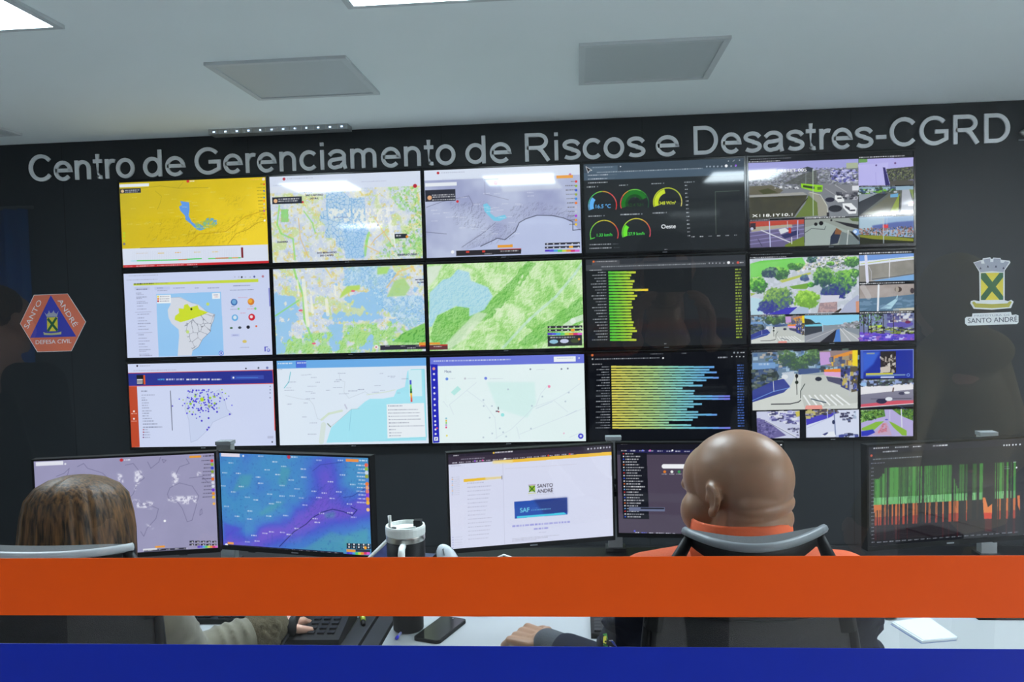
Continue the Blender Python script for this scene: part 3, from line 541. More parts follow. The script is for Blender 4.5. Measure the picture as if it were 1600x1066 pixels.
def S21():
    c = Cv(P21, (540, 240, 3.3316), (190, 232, 160))
    W, H = c.W, c.H; yy, xx = np.mgrid[0:H, 0:W].astype(np.float32); r = (xx * .74 + yy * .67); q = (xx * -.67 + yy * .74)
    f = c.n(40, 81, 4); ridge = np.sin(q / 22 + f * 9 + np.sin(r / 60) * .8); fine = shade(c.n(14, 83, 4, gain=.7), 4.5)
    c.mix(np.ones((H, W)), c.ramp(np.clip(.5 + ridge * .2 + (fine - .5) * .8 + (c.n(90, 82, 3) - .5) * .5 + .1, 0, 1), [(0, (130, 204, 96)), (.4, (172, 226, 138)), (.7, (204, 240, 176)), (1, (232, 250, 214))]))
    for P_ in ([(430, 960), (470, 840), (580, 790), (640, 800), (740, 770), (800, 720), (930, 580), (970, 560), (860, 740), (760, 850), (650, 880), (560, 1020), (480, 1020)], [(1245, 730), (1180, 780), (1080, 860), (1000, 900), (900, 990), (960, 1010), (1100, 940), (1245, 880)], [(940, 560), (1000, 560), (900, 700)]):
        m = np.clip((c.mask(P_, 24) + (c.n(24, 85, 4) - .5) * 1.4 - .4) * 5, 0, 1); c.mix(m, (126, 204, 92), .6); c.mix(m * (fine < .4), (84, 164, 66), .6)
    m = c.mask([(560, 940), (680, 820), (740, 830), (620, 960), (540, 1020), (490, 1020)], 8); c.mix(m, (232, 244, 226), .7)
    m = c.mask([(430, 720), (500, 650), (540, 640), (580, 595), (640, 610), (650, 655), (740, 690), (765, 740), (720, 810), (640, 845), (640, 800), (570, 790), (470, 840), (440, 900), (425, 900)], 3)
    c.mix(m, (190, 230, 244), .95); c.mix(m * (shade(c.n(16, 84, 4, gain=.65), 4) < .42), (150, 208, 232), .7)
    c.mix(c.mask([(417, 580), (500, 570), (470, 640), (420, 690)], 8), (228, 240, 226), .9)
    c.line([(1240, 560), (1200, 620), (1100, 740), (960, 860), (820, 1010)], 14, (206, 236, 232), .6); c.line([(1245, 850), (1190, 870), (1150, 900)], 30, (240, 250, 244), .7)
    c.ur(0, .93, .12, .985, (104, 56, 60)); c.ur(0, .90, .07, .925, (240, 160, 60)); c.ur(.07, .925, .12, .94, (205, 60, 50)); c.sq(450, 1003, 45, 5, WHT, .8)
    for y in (898, 915): c.rc(1055, y, 182, 11, (44, 46, 58)); [c.disc(1068 + k * 32, y + 5, 4, WHT, .8) for k in range(6)]
    c.rc(1178, 913, 20, 13, (245, 170, 50)); grad(c, 1055, 933, 182, 12)
    c.poly([(1055, 950), (1237, 944), (1238, 1000), (1056, 1006)], (44, 48, 52)); c.sq(1070, 955, 130, 7, WHT)
    c.disc(1088, 980, 23, (150, 200, 225), ry=11); c.disc(1144, 977, 23, (205, 212, 240), ry=11); c.disc(1200, 975, 23, (70, 84, 50), ry=11); c.disc(1222, 967, 6, ORA)
    return c
def S22():
    c = Cv(P22, (540, 540, 4.2105), (240, 252, 255)); c.mix(c.n(240, 91, 2), (232, 250, 250), .7)
    c.mix(c.mask([(930, 240), (1250, 240), (1260, 380), (1200, 480), (1000, 420)], 12), (220, 248, 246), .9)
    for P_ in ([(860, 245), (680, 395), (710, 460)], [(800, 300), (910, 380), (985, 480), (998, 620)], [(1560, 245), (1470, 310), (1380, 360), (1240, 410), (1190, 465), (1090, 560), (985, 620)], [(1340, 260), (1290, 320), (1260, 400)], [(1590, 410), (1470, 460), (1150, 590)], [(1380, 365), (1470, 440)], [(1560, 575), (1480, 610)], [(640, 370), (670, 410)], [(1130, 540), (1150, 620)]): c.line(P_, 4, (214, 226, 238), .6)
    c.line([(1460, 465), (1530, 430)], 4, (200, 214, 232), .7); c.line([(1260, 418), (1370, 370)], 4, (200, 214, 232), .7)
    c.poly([(690, 310), (735, 268), (758, 290), (712, 332)], (190, 240, 236))
    c.ur(0, 0, 1, .105, (112, 124, 226)); c.sq(572, 96, 520, 9, (225, 232, 255), .85); c.ur(.805, .025, .945, .085, (245, 250, 255)); c.sq(1400, 78, 110, 5, (150, 170, 220), .6); c.disc(1548, 78, 6, WHT, .7)
    c.poly([(553, 122), (600, 124), (615, 647), (572, 650)], (36, 40, 190))
    for i, y in enumerate((152, 188, 227, 280, 318, 357, 396, 433, 470, 506, 530, 560, 590)): c.disc(575 + i * 1.2, y, 10 if y == 152 else 7, (240, 160, 140) if y == 152 else WHT, .95)
    c.disc(598, 551, 6, (240, 90, 120)); c.rc(579, 610, 26, 26, (245, 248, 255)); c.text('P', 587, 631, 15, (50, 60, 190))
    c.text('Mapa', 645, 178, 16, (150, 160, 185), wfit=48); c.disc(663, 221, 10, (110, 150, 235)); c.disc(785, 218, 7, (200, 205, 215)); c.disc(923, 216, 10, (120, 140, 235))
    for x, y in ((1222, 154), (1430, 152), (1472, 149)): c.disc(x, y, 6, (110, 115, 140), .8)
    for x, w in ((685, 35), (800, 60), (950, 90), (1262, 55)): c.sq(x, 216 if x < 1200 else 154, w, 5, (200, 208, 222), .7)
    c.disc(1347, 270, 9, (250, 140, 180)); c.disc(1036, 461, 12, (160, 236, 236)); c.rc(1004, 408, 7, 18, (80, 70, 90)); c.rc(990, 432, 16, 10, (120, 100, 120)); c.disc(1010, 440, 5, (200, 60, 80))
    for x, y in ((1073, 290), (910, 402), (965, 402), (1302, 338), (1478, 310), (1232, 400), (950, 480), (1018, 552), (967, 585), (1040, 577), (1060, 605), (908, 612), (1455, 370), (1225, 552), (908, 362)): c.disc(x, y, 6, (190, 205, 220), .9)
    for i, k in enumerate([(150, 200, 220), (245, 200, 60), (140, 220, 120), (190, 160, 220), (236, 60, 130)]): c.rc(654, 480 + i * 15, 11, 12, k)
    c.disc(664, 601, 7, (240, 230, 130)); c.disc(1444, 583, 6, (240, 200, 220)); c.disc(1556, 601, 18, (70, 70, 215)); c.disc(1556, 601, 8, (225, 230, 255))
    return c
def gauge(c, x, y, r, val, fill, arccols):
    n = len(arccols)
    for i, k in enumerate(arccols): a0 = 198 - 216 * i / n; a1 = 198 - 216 * (i + 1) / n; c.arc(x, y, r - 6, r + 2, a0, a1 - 1, k)
    if val: c.arc(x, y, r - 48, r - 9, 198, 198 - 216 * val, fill)
def S30():
    c = Cv(P30, (900, 240, 5.714), (40, 46, 50)); c.ur(0, 0, 1, .1, (62, 76, 90)); c.ur(0, .1, 1, .185, (76, 94, 112)); c.ur(.03, .03, .215, .1, (82, 100, 118)); c.ur(.0, .185, 1, 1, (34, 38, 41), .6)
    c.sq(155, 88, 190, 9, (190, 200, 210), .6); c.disc(410, 87, 6, WHT, .8); c.sq(195, 133, 960, 9, (200, 210, 220), .75, 3)
    for x in (1190, 1220, 1254, 1288, 1325, 1410, 1450): c.disc(x, 101, 8, (190, 200, 215), .7)
    c.disc(1365, 98, 13, WHT); c.disc(1385, 54, 5, WHT, .8); c.line([(1425, 58), (1440, 46)], 4, WHT, .8); c.disc(1485, 48, 5, WHT, .8); c.disc(1452, 96, 9, (150, 90, 230))
    c.poly([(96, 82), (150, 118), (125, 122), (118, 140)], (10, 10, 12)); c.line([(96, 82), (150, 118), (125, 122), (115, 142), (96, 82)], 4, WHT)
    for y, w in ((160, 185), (194, 180), (229, 180), (806, 200), (840, 205)): c.sq(112, y, w, 9, (220, 225, 235), .85, y); 
    for x, y, w in ((300, 158, 75), (295, 192, 60), (325, 804, 55), (335, 838, 55)): c.sq(x, y, w, 6, (140, 150, 160), .6)
    for x, y, w in ((100, 267, 80), (393, 256, 58), (688, 246, 92), (985, 237, 70), (108, 538, 126), (402, 528, 176), (696, 518, 105)): c.sq(x, y, w, 10, (220, 228, 235), .85); c.disc(x + w + 18, y + 2, 6, (170, 178, 186), .7)
    R, G, Y, O = (224, 80, 80), (110, 214, 80), (220, 216, 60), (230, 150, 60)
    gauge(c, 240, 445, 130, .27, (100, 180, 248), [(110, 170, 210), (80, 180, 160), (80, 200, 100), (140, 210, 70), (210, 160, 60), R, R, (224, 60, 60)])
    gauge(c, 532, 432, 130, .80, (34, 118, 38), [R, R, (220, 150, 60), (120, 200, 70), G, (60, 150, 60), (40, 110, 60), (40, 90, 60)]); c.arc(532, 432, 60, 85, 198, 30, (28, 80, 34))
    gauge(c, 832, 423, 130, .44, (206, 226, 50), [(200, 220, 50)] * 5 + [(190, 210, 60), (215, 215, 90), (225, 215, 120)])
    gauge(c, 250, 715, 130, .0, G, [G, G, (150, 214, 60), Y, Y, O, R, R]); c.arc(250, 715, 90, 122, 198, 196, G)
    c.line([(122, 758), (162, 745)], 7, (90, 224, 70))
    gauge(c, 543, 703, 130, .26, (110, 232, 50), [G, (130, 214, 60), (170, 220, 60), Y, Y, O, (230, 90, 80), (236, 90, 110)])
    c.text('16.5 °C', 168, 470, 34, (100, 178, 244), wfit=146); c.text('62.4 %H', 465, 460, 30, (38, 76, 42), wfit=145); c.text('348 W/m²', 755, 446, 29, (214, 228, 60), wfit=150)
    c.text('1.33 km/h', 176, 734, 27, (70, 216, 80), wfit=146); c.text('27.9 km/h', 468, 727, 27, (80, 226, 80), wfit=148); c.text('Oeste', 770, 668, 36, (244, 248, 252), wfit=132)
    for i in range(14): c.sq(990 + i * 1.6, 268 + i * 36, 24, 8, (225, 230, 235), .9)
    for i in range(6): c.sq(1045 + i * 78, 747 - i * 2, 30, 8, (225, 230, 235), .9)
    c.line([(1270, 730), (1265, 335), (1485, 328)], 4, (120, 138, 120), .8); c.sq(800, 862, 26, 6, WHT)
    return c
def S31():
    c = Cv(P31, (900, 230, 3.439), (30, 34, 37)); c.ur(0, 0, 1, .065, (52, 56, 62)); c.ur(0, .065, 1, .13, (70, 74, 80)); c.ur(.04, .02, .215, .07, (78, 80, 86)); c.disc(94, 604, 6, (230, 110, 50)); c.sq(105, 602, 120, 5, WHT, .7)
    c.sq(135, 630, 575, 5, (200, 205, 212), .7); c.disc(833, 612, 8, WHT); c.disc(884, 612, 7, (220, 90, 80)); c.sq(893, 610, 22, 5, WHT, .8)
    for x in (728, 746, 765, 785, 808, 857): c.disc(x, 615, 4, (200, 200, 210), .7)
    c.sq(72, 650, 68, 5, (220, 225, 230), .8)
    L = [150, 125, 118, 142, 132, 130, 216, 138, 155, 142, 124, 124, 130, 119, 119, 120, 122, 132, 128, 140, 148, 122, 118, 145]
    n = len(L)
    for i, l in enumerate(L):
        y = 659 + i * 16.4; x = 174 + i * .35; kk = l / 216 * 1.0
        for j in range(12):
            t = j / 11; w = l / 12; cc = [(84 + t * 110 * kk * 1.6), (205 + t * 10), (62)]; c.rc(x + j * w, y, w + .6, 11.5, [min(255, q) for q in cc])
        c.sq(x - 12 - (45 + (i * 31) % 42), y + 3, 45 + (i * 31) % 42, 5, (210, 216, 222), .8); c.sq(868 + i * .2, y - 12, 33, 8, (190, 220, 70), .85, i)
    c.sq(480, 1062, 12, 4, WHT)
    return c
def S32():
    c = Cv(P32, (900, 530, 2.909), (10, 13, 20)); c.ur(0, 0, 1, .2, (16, 18, 24), .6); c.disc(72, 70, 6, (220, 110, 60)); c.sq(340, 62, 60, 4, (200, 205, 215), .6); c.sq(486, 58, 24, 4, (200, 205, 215), .7)
    c.sq(85, 86, 300, 5, (215, 220, 230), .8, 9); c.disc(400, 82, 4, WHT); c.disc(73, 88, 4, WHT, .7); c.sq(655, 76, 44, 6, (215, 220, 230), .8)
    for x in (720, 742, 757, 775): c.disc(x, 74, 3, WHT, .8)
    for x in (731, 748): c.disc(x, 56, 4, (200, 205, 215), .8)
    c.sq(760, 53, 20, 5, WHT, .9); c.sq(72, 110, 46, 5, WHT, .8)
    L = [478, 455, 490, 432, 498, 440, 380, 422, 330, 385, 380, 550, 550, 378, 418, 380, 348, 400, 488, 398, 374, 262, 366, 550]
    for i, l in enumerate(L):
        y = 119 + i * 12.2; x = 159 + i * .2
        for j in range(20):
            t = j / 19 * l / 550; w = l / 20; c.rc(x + j * w, y, w + .5, 8.6, tuple(np.interp(t, [0, .35, .6, .85, 1], [v[q] for v in ((222, 212, 92), (176, 214, 140), (130, 206, 206), (104, 172, 232), (122, 128, 232))]) for q in range(3)))
        c.sq(x - 8 - (36 + (i * 23) % 45), y + 3, 36 + (i * 23) % 45, 4, (215, 220, 228), .8); c.sq(745 + i * .15, y - 8, 30, 6, (84, 126, 224), .9, i)
    return c
GRN = [(60, 96, 40), (84, 128, 50), (120, 160, 60), (40, 70, 40), (104, 140, 70)]
def tree(c, x, y, rx, ry, seed, base=(90, 140, 60), dark=(40, 66, 70), lite=(150, 196, 90)):
    """a leafy crown with a ragged edge, light on top and dark below"""
    if not hasattr(c, 'tn'): c.tn = (c.n(20, 501, 4, gain=.65), c.n(11, 502, 3, gain=.7))
    (cx, cy), = c.T((x, y)); RX, RY = rx * c.k * 1.25, ry * c.k * 1.25
    x0, x1, y0, y1 = [int(np.clip(v, 0, m)) for v, m in ((cx - RX, c.W), (cx + RX, c.W), (cy - RY, c.H), (cy + RY, c.H))]
    if x1 <= x0 or y1 <= y0: return
    sl = (slice(y0, y1), slice(x0, x1)); X = (np.arange(x0, x1) - cx) / (rx * c.k); Y = ((np.arange(y0, y1) - cy) / (ry * c.k))[:, None]
    m = np.clip((1.05 - X * X - Y * Y + (c.tn[0][sl] - .5) * 1.6) * 5, 0, 1); t = np.clip(.52 + (c.tn[1][sl] - .5) * 1.7 - Y * .42 - X * .08, 0, 1)
    c.blend(sl, m, c.ramp(t, [(0, dark), (.35, tuple((p + q) // 2 for p, q in zip(base, dark))), (.6, base), (1, lite)]), .95)
def S40():
    c = Cv(P40, (1160, 240, 5.926), (16, 18, 22)); c.sq(78, 56, 370, 8, (190, 195, 205), .7); c.ur(.93, .0, .99, .04, (28, 30, 34))
    A = [(55, 92), (1058, 72), (1062, 600), (75, 615)]
    c.poly(A, (128, 132, 140)); c.poly([(55, 92), (1058, 72), (1060, 150), (60, 200)], (166, 166, 226)); c.sq(62, 78, 290, 9, WHT, .9)
    c.crowd([(60, 190), (560, 150), (1060, 150), (1062, 330), (560, 330), (60, 300)], 1500, 9, [(84, 86, 98), (104, 108, 122), (150, 154, 172), (176, 180, 200), (84, 90, 80), (206, 208, 218), (120, 114, 146)], 5, 2, .6)
    c.poly([(380, 290), (560, 200), (680, 170), (690, 300), (560, 300)], (84, 88, 84), .8); c.poly([(550, 150), (600, 136), (650, 150), (640, 185), (560, 175)], (60, 66, 76))
    c.poly([(800, 170), (1000, 170), (1010, 270), (820, 260)], (150, 150, 214), .6); c.crowd([(800, 170), (1050, 170), (1050, 300), (820, 270)], 130, 12, [(90, 90, 170), (190, 190, 240), (60, 60, 90), (220, 220, 240)], 6)
    c.rc(950, 108, 105, 52, (176, 186, 160)); c.mix(c.mask([(58, 160), (320, 150), (250, 230), (62, 260)], 5), (235, 232, 226), .9)  # soft pale quad: mirrored ceiling light painted into the camera feed
    c.poly([(700, 300), (1060, 310), (1062, 440), (860, 420), (760, 360)], (128, 130, 138)); c.line([(850, 310), (960, 380)], 4, (200, 200, 205)); c.line([(760, 340), (880, 420)], 4, (180, 180, 186))
    c.poly([(70, 310), (270, 300), (380, 350), (340, 385), (70, 390)], (104, 100, 84)); c.poly([(150, 350), (240, 330), (330, 370), (200, 385)], (74, 78, 50)); c.poly([(68, 395), (560, 370), (600, 395), (70, 412)], (164, 164, 160))
    c.poly([(70, 412), (600, 400), (580, 450), (480, 600), (75, 615)], (58, 60, 50)); c.mix(c.mask([(70, 412), (600, 400), (580, 450), (480, 600), (75, 615)]) * c.n(40, 101, 4), (84, 80, 60), .7)
    c.poly([(610, 400), (690, 470), (700, 590), (490, 605), (580, 480)], (104, 124, 56)); c.poly([(600, 375), (690, 385), (770, 470), (790, 590), (700, 600), (690, 470)], (156, 154, 142)); c.line([(620, 372), (720, 400), (780, 500), (790, 590)], 6, (214, 212, 200))
    c.line([(600, 430), (490, 560)], 8, (46, 44, 34))
    c.poly([(540, 290), (740, 310), (735, 370), (680, 372), (545, 330)], (150, 216, 40)); c.poly([(560, 305), (665, 322), (665, 345), (560, 326)], (50, 70, 40)); c.rc(690, 325, 40, 28, (90, 130, 40))
    c.poly([(850, 405), (930, 410), (935, 465), (880, 470), (850, 440)], (236, 238, 240)); c.rc(872, 425, 40, 14, (70, 72, 80)); c.poly([(920, 480), (1000, 480), (1050, 530), (1045, 575), (980, 580), (925, 520)], (240, 242, 246)); c.poly([(940, 500), (985, 520), (990, 555), (945, 520)], (60, 62, 74)); c.rc(990, 540, 46, 14, (60, 62, 74))
    c.disc(805, 445, 42, (44, 44, 60), ry=22); c.disc(855, 528, 62, (36, 36, 46), ry=32); c.crowd([(860, 380), (1060, 390), (1060, 440), (940, 440)], 40, 18, [(60, 62, 72), (200, 200, 210), (110, 110, 120)], 9)
    c.rc(1005, 320, 62, 45, (226, 228, 236)); c.crowd([(300, 320), (520, 320), (520, 335), (300, 335)], 14, 14, [(230, 232, 238), (60, 60, 70)], 8)
    c.line([(648, 160), (655, 590)], 6, (190, 205, 190)); c.line([(585, 190), (585, 300)], 3, (170, 180, 190)); c.line([(690, 190), (690, 290)], 4, (50, 50, 60)); c.rc(778, 562, 22, 40, (40, 40, 46))
    c.text('PRESET 005', 325, 184, 28, (250, 250, 252), wfit=265); c.text('X118.1Y10.1', 96, 596, 25, (255, 255, 255), wfit=370)
    # small feeds
    c.poly([(1060, 75), (1553, 68), (1556, 318), (1062, 322)], (184, 178, 240)); c.poly([(1060, 75), (1140, 74), (1140, 105), (1062, 110)], (110, 160, 90)); c.mix(c.mask([(1060, 130), (1330, 110), (1300, 322), (1062, 322)]) * c.n(90, 103, 3), (206, 204, 250), .7)
    c.poly([(1280, 155), (1300, 155), (1345, 320), (1305, 322)], (50, 44, 110)); c.poly([(1310, 170), (1556, 150), (1556, 270), (1400, 290), (1340, 290)], (80, 84, 70)); c.crowd([(1310, 180), (1550, 165), (1553, 265), (1350, 280)], 260, 11, [(60, 66, 60), (110, 120, 80), (140, 146, 100), (90, 90, 100), (50, 50, 60)], 10, 1)
    c.poly([(1345, 285), (1553, 275), (1555, 320), (1345, 320)], (84, 82, 76)); c.line([(1215, 200), (1222, 310)], 2, (150, 140, 220)); c.disc(1220, 135, 8, (90, 70, 140)); c.disc(1390, 118, 9, (110, 70, 130)); c.sq(1065, 56, 410, 9, WHT, .9)
    c.poly([(1066, 335), (1556, 330), (1560, 585), (1070, 592)], (96, 100, 96)); c.poly([(1066, 335), (1556, 330), (1556, 365), (1068, 375)], (150, 178, 200)); c.crowd([(1068, 350), (1400, 340), (1400, 385), (1068, 420)], 90, 14, [(60, 80, 60), (120, 190, 60), (60, 80, 120), (200, 210, 220)], 11)
    c.poly([(1068, 400), (1330, 395), (1080, 590), (1068, 590)], (50, 54, 62)); c.poly([(1068, 400), (1240, 392), (1068, 470)], (150, 158, 168)); c.poly([(1350, 405), (1430, 400), (1340, 585), (1110, 590)], (104, 104, 88)); c.poly([(1430, 400), (1440, 400), (1425, 583), (1340, 585)], (140, 158, 54)); c.poly([(1350, 405), (1420, 395), (1420, 430), (1350, 432)], (110, 170, 214)); c.poly([(1435, 365), (1445, 580), (1425, 583)], (40, 40, 46)); c.poly([(1455, 365), (1520, 362), (1560, 520), (1560, 583), (1450, 583)], (176, 180, 192)); c.poly([(1520, 362), (1556, 362), (1558, 450)], (130, 150, 80)); c.rc(1512, 492, 44, 22, (240, 240, 245)); c.disc(1550, 482, 8, (200, 40, 60))
    c.sq(1080, 326, 310, 7, WHT, .7); c.sq(1072, 598, 330, 9, WHT, .9); c.sq(1080, 622 - 20, 20, 6, WHT, .4)
    c.poly([(75, 635), (572, 622), (578, 872), (80, 885)], (110, 104, 130)); c.poly([(75, 700), (570, 700), (578, 872), (80, 885)], (108, 100, 140)); c.poly([(75, 640), (572, 625), (572, 665), (76, 690)], (190, 74, 60)); c.poly([(90, 690), (460, 668), (470, 700), (90, 735)], (176, 170, 150)); c.poly([(78, 655), (130, 650), (130, 710), (80, 715)], (60, 50, 60))
    for y in (740, 775, 815, 850): c.line([(80, y), (570, y - 60)], 9, (150, 145, 196), .8)
    c.poly([(340, 715), (400, 700), (440, 730), (360, 760)], (220, 224, 230)); c.poly([(360, 770), (520, 720), (530, 760), (400, 800)], (50, 54, 100)); c.rc(432, 700, 22, 50, (206, 60, 50)); c.line([(255, 640), (265, 875)], 9, (200, 204, 240)); c.line([(515, 635), (513, 800)], 9, (190, 194, 230)); c.line([(180, 720), (480, 850)], 9, (226, 226, 236)); c.line([(420, 640), (422, 700)], 6, (190, 190, 200)); c.line([(150, 800), (190, 870)], 4, (40, 40, 60))
    c.poly([(400, 860), (572, 780), (578, 872), (400, 880)], (112, 132, 50)); c.line([(460, 790), (462, 850)], 7, (240, 240, 240)); c.sq(80, 622, 175, 8, WHT, .7); c.disc(95, 705, 14, (200, 206, 230))
    c.poly([(578, 625), (1068, 612), (1072, 862), (580, 872)], (150, 158, 152)); c.poly([(578, 700), (760, 650), (980, 740), (850, 800), (800, 862), (580, 870)], (164, 176, 172)); c.poly([(860, 720), (915, 740), (880, 850), (810, 865), (815, 790)], (46, 54, 74)); c.poly([(865, 705), (915, 735), (905, 770), (850, 765)], (140, 96, 66)); c.poly([(915, 740), (1060, 800), (1070, 862), (890, 865)], (120, 132, 134)); c.poly([(840, 640), (1068, 680), (1068, 720), (960, 690)], (40, 40, 46)); c.poly([(980, 620), (1068, 615), (1068, 650), (1010, 645)], (80, 100, 50)); c.line([(975, 730), (965, 862)], 8, (210, 216, 216)); c.disc(1045, 750, 32, (120, 160, 220)); c.disc(1038, 745, 16, (220, 235, 255)); c.poly([(985, 740), (1010, 740), (1070, 800), (1070, 830)], (34, 36, 44))
    c.disc(680, 670, 16, (30, 30, 34)); c.disc(728, 662, 20, (30, 30, 34)); c.disc(820, 635, 10, (40, 40, 44)); c.line([(580, 750), (640, 710), (760, 720), (770, 690)], 4, (50, 54, 60)); c.sq(578, 608, 365, 9, WHT, .95)
    c.poly([(1072, 612), (1562, 605), (1566, 850), (1075, 860)], (150, 180, 214)); c.mix(c.mask([(1072, 612), (1300, 608), (1300, 700), (1075, 740)], 5), (176, 200, 216), .9); c.mix(c.mask([(1190, 690), (1400, 660), (1562, 650), (1564, 720), (1200, 740)], 4), (84, 100, 170), .9)
    c.crowd([(1075, 720), (1562, 700), (1564, 800), (1080, 770)], 350, 12, [(140, 120, 120), (100, 84, 90), (170, 150, 140), (200, 190, 190), (70, 80, 70), (180, 110, 90)], 12, .8); c.poly([(1078, 770), (1564, 805), (1566, 850), (1078, 860)], (44, 48, 34)); c.poly([(1080, 775), (1300, 785), (1564, 815), (1564, 840), (1200, 815), (1080, 795)], (140, 146, 50)); c.rc(1285, 682, 50, 32, (224, 70, 80)); c.line([(1290, 630), (1296, 855)], 7, (190, 200, 214)); c.line([(1325, 620), (1322, 690)], 3, (210, 215, 225))
    return c
def S41():
    c = Cv(P41, (1160, 390, 5.926), (16, 18, 22)); c.sq(92, 42, 380, 8, (180, 186, 196), .7); c.sq(84, 70, 330, 9, WHT, .9)
    A = [(80, 85), (1072, 68), (1076, 590), (88, 605)]; c.poly(A, (196, 204, 216)); c.mix(c.mask(A) * (c.n(14, 111, 3) > .55), (216, 220, 236), .8)
    c.poly([(85, 130), (180, 105), (560, 80), (600, 150), (470, 180), (250, 240), (85, 260)], (116, 210, 90)); c.mix(c.mask([(85, 130), (560, 85), (600, 150), (470, 180), (85, 260)], 6) * c.n(60, 112, 3), (150, 226, 130), .8)
    c.crowd([(620, 90), (1000, 75), (960, 190), (700, 190), (500, 210)], 260, 13, [(214, 216, 230), (240, 240, 246), (130, 150, 110), (90, 120, 90), (230, 220, 190), (150, 150, 180)], 13)
    c.poly([(340, 330), (560, 230), (640, 215), (640, 250), (400, 350), (240, 430), (90, 440), (180, 380)], (206, 212, 226)); c.poly([(350, 290), (640, 215), (640, 235), (380, 310)], (190, 200, 100)); c.poly([(440, 345), (560, 325), (650, 310), (600, 370), (480, 370)], (120, 170, 70)); c.poly([(88, 440), (200, 460), (200, 600), (90, 605)], (190, 222, 236)); c.poly([(88, 400), (140, 405), (90, 430)], (170, 190, 90))
    for a in ((150, 330, 90, 80, 1), (360, 220, 80, 60, 2), (500, 160, 70, 35, 4), (815, 140, 40, 20, 5), (1010, 130, 80, 55, 6), (1030, 230, 60, 45, 7), (640, 330, 30, 25, 18)): tree(c, *a[:4], a[4], (90, 176, 70) if a[4] in (1, 18) else (84, 140, 80), (60, 96, 76), (160, 226, 100))
    tree(c, 265, 215, 70, 55, 3, (70, 90, 104), (60, 70, 110), (120, 160, 130)); tree(c, 585, 270, 42, 35, 8, (80, 110, 140), (70, 80, 140), (120, 160, 150)); c.crowd([(620, 80), (700, 80), (690, 130), (600, 130)], 50, 12, [(60, 96, 120), (50, 80, 90), (100, 140, 110)], 19)
    tree(c, 340, 470, 150, 120, 9, (100, 146, 84), (64, 74, 150), (150, 190, 100)); tree(c, 250, 530, 90, 60, 19, (64, 76, 140), (54, 56, 160), (90, 110, 140)); tree(c, 600, 470, 120, 90, 10, (130, 190, 66), (110, 160, 66), (176, 226, 90))
    tree(c, 760, 260, 110, 100, 11, (86, 140, 84), (50, 80, 90), (140, 196, 100)); tree(c, 930, 320, 110, 120, 12, (90, 150, 80), (54, 70, 120), (140, 206, 90)); tree(c, 850, 390, 120, 70, 13, (60, 84, 120), (54, 56, 150), (84, 120, 120)); c.line([(830, 430), (840, 490)], 16, (60, 56, 90))
    c.poly([(740, 430), (900, 430), (880, 520), (720, 500)], (216, 214, 230)); c.poly([(720, 500), (880, 490), (880, 585), (700, 590)], (190, 160, 160)); c.mix(c.mask([(720, 500), (880, 490), (880, 585), (700, 590)]) * (c.n(8, 113, 2) > .5), (150, 130, 140), .7); c.poly([(900, 590), (960, 510), (1060, 430), (1074, 440), (1074, 590)], (176, 182, 210)); c.poly([(1045, 490), (1074, 485), (1076, 590), (1050, 590)], (214, 150, 120)); c.poly([(430, 600), (540, 530), (620, 545), (620, 598)], (176, 196, 220)); c.poly([(240, 600), (420, 540), (520, 535), (440, 600)], (66, 60, 190)); c.poly([(850, 590), (910, 550), (920, 560), (890, 590)], (60, 50, 40))
    c.sq(1076, 46, 470, 11, WHT, .95); c.poly([(1076, 68), (1563, 60), (1565, 305), (1078, 312)], (170, 166, 160)); c.mix(c.mask([(1078, 160), (1563, 110), (1565, 250), (1078, 310)]) * c.n(50, 114, 4), (120, 118, 110), .8); c.poly([(1076, 70), (1563, 60), (1563, 85), (1078, 125)], (120, 160, 226)); c.poly([(1078, 125), (1563, 85), (1563, 115), (1078, 165)], (226, 232, 250)); c.line([(1090, 148), (1400, 108), (1563, 100)], 6, (190, 204, 90)); c.line([(1135, 80), (1150, 310)], 26, (226, 226, 246)); c.line([(1348, 110), (1345, 280)], 8, (232, 230, 236)); c.poly([(1180, 305), (1565, 250), (1565, 305)], (130, 176, 226)); c.line([(1190, 290), (1400, 268), (1560, 245)], 5, (60, 74, 100)); c.line([(1160, 170), (1185, 220), (1185, 300)], 3, (220, 220, 240))
    c.sq(1082, 325, 400, 8, WHT, .9); c.poly([(1078, 345), (1565, 335), (1566, 575), (1080, 580)], (150, 140, 134)); c.mix(c.mask([(1078, 345), (1565, 335), (1565, 450), (1080, 465)]) * c.n(40, 115, 4), (196, 186, 186), .8); c.poly([(1080, 465), (1300, 455), (1565, 430), (1566, 575), (1080, 580)], (90, 122, 150)); c.poly([(1420, 430), (1400, 470), (1260, 560), (1360, 560), (1420, 480)], (176, 214, 230)); c.disc(1425, 385, 32, (74, 60, 56), ry=24); c.disc(1415, 385, 16, (170, 160, 150), ry=24); c.disc(1548, 398, 18, (60, 50, 54), ry=26); c.line([(1250, 345), (1243, 575)], 17, (236, 240, 248)); c.poly([(1380, 560), (1565, 550), (1566, 575), (1380, 578)], (200, 196, 180)); c.line([(1110, 360), (1160, 450)], 50, (200, 194, 196), .6); c.mix(c.mask([(1080, 480), (1566, 450), (1566, 575), (1080, 580)]) * (c.n(12, 116, 3, ax=3) > .55), (130, 160, 190), .6)
    # lower feeds
    street(c, [(90, 625), (585, 615), (588, 862), (92, 870)], 14)
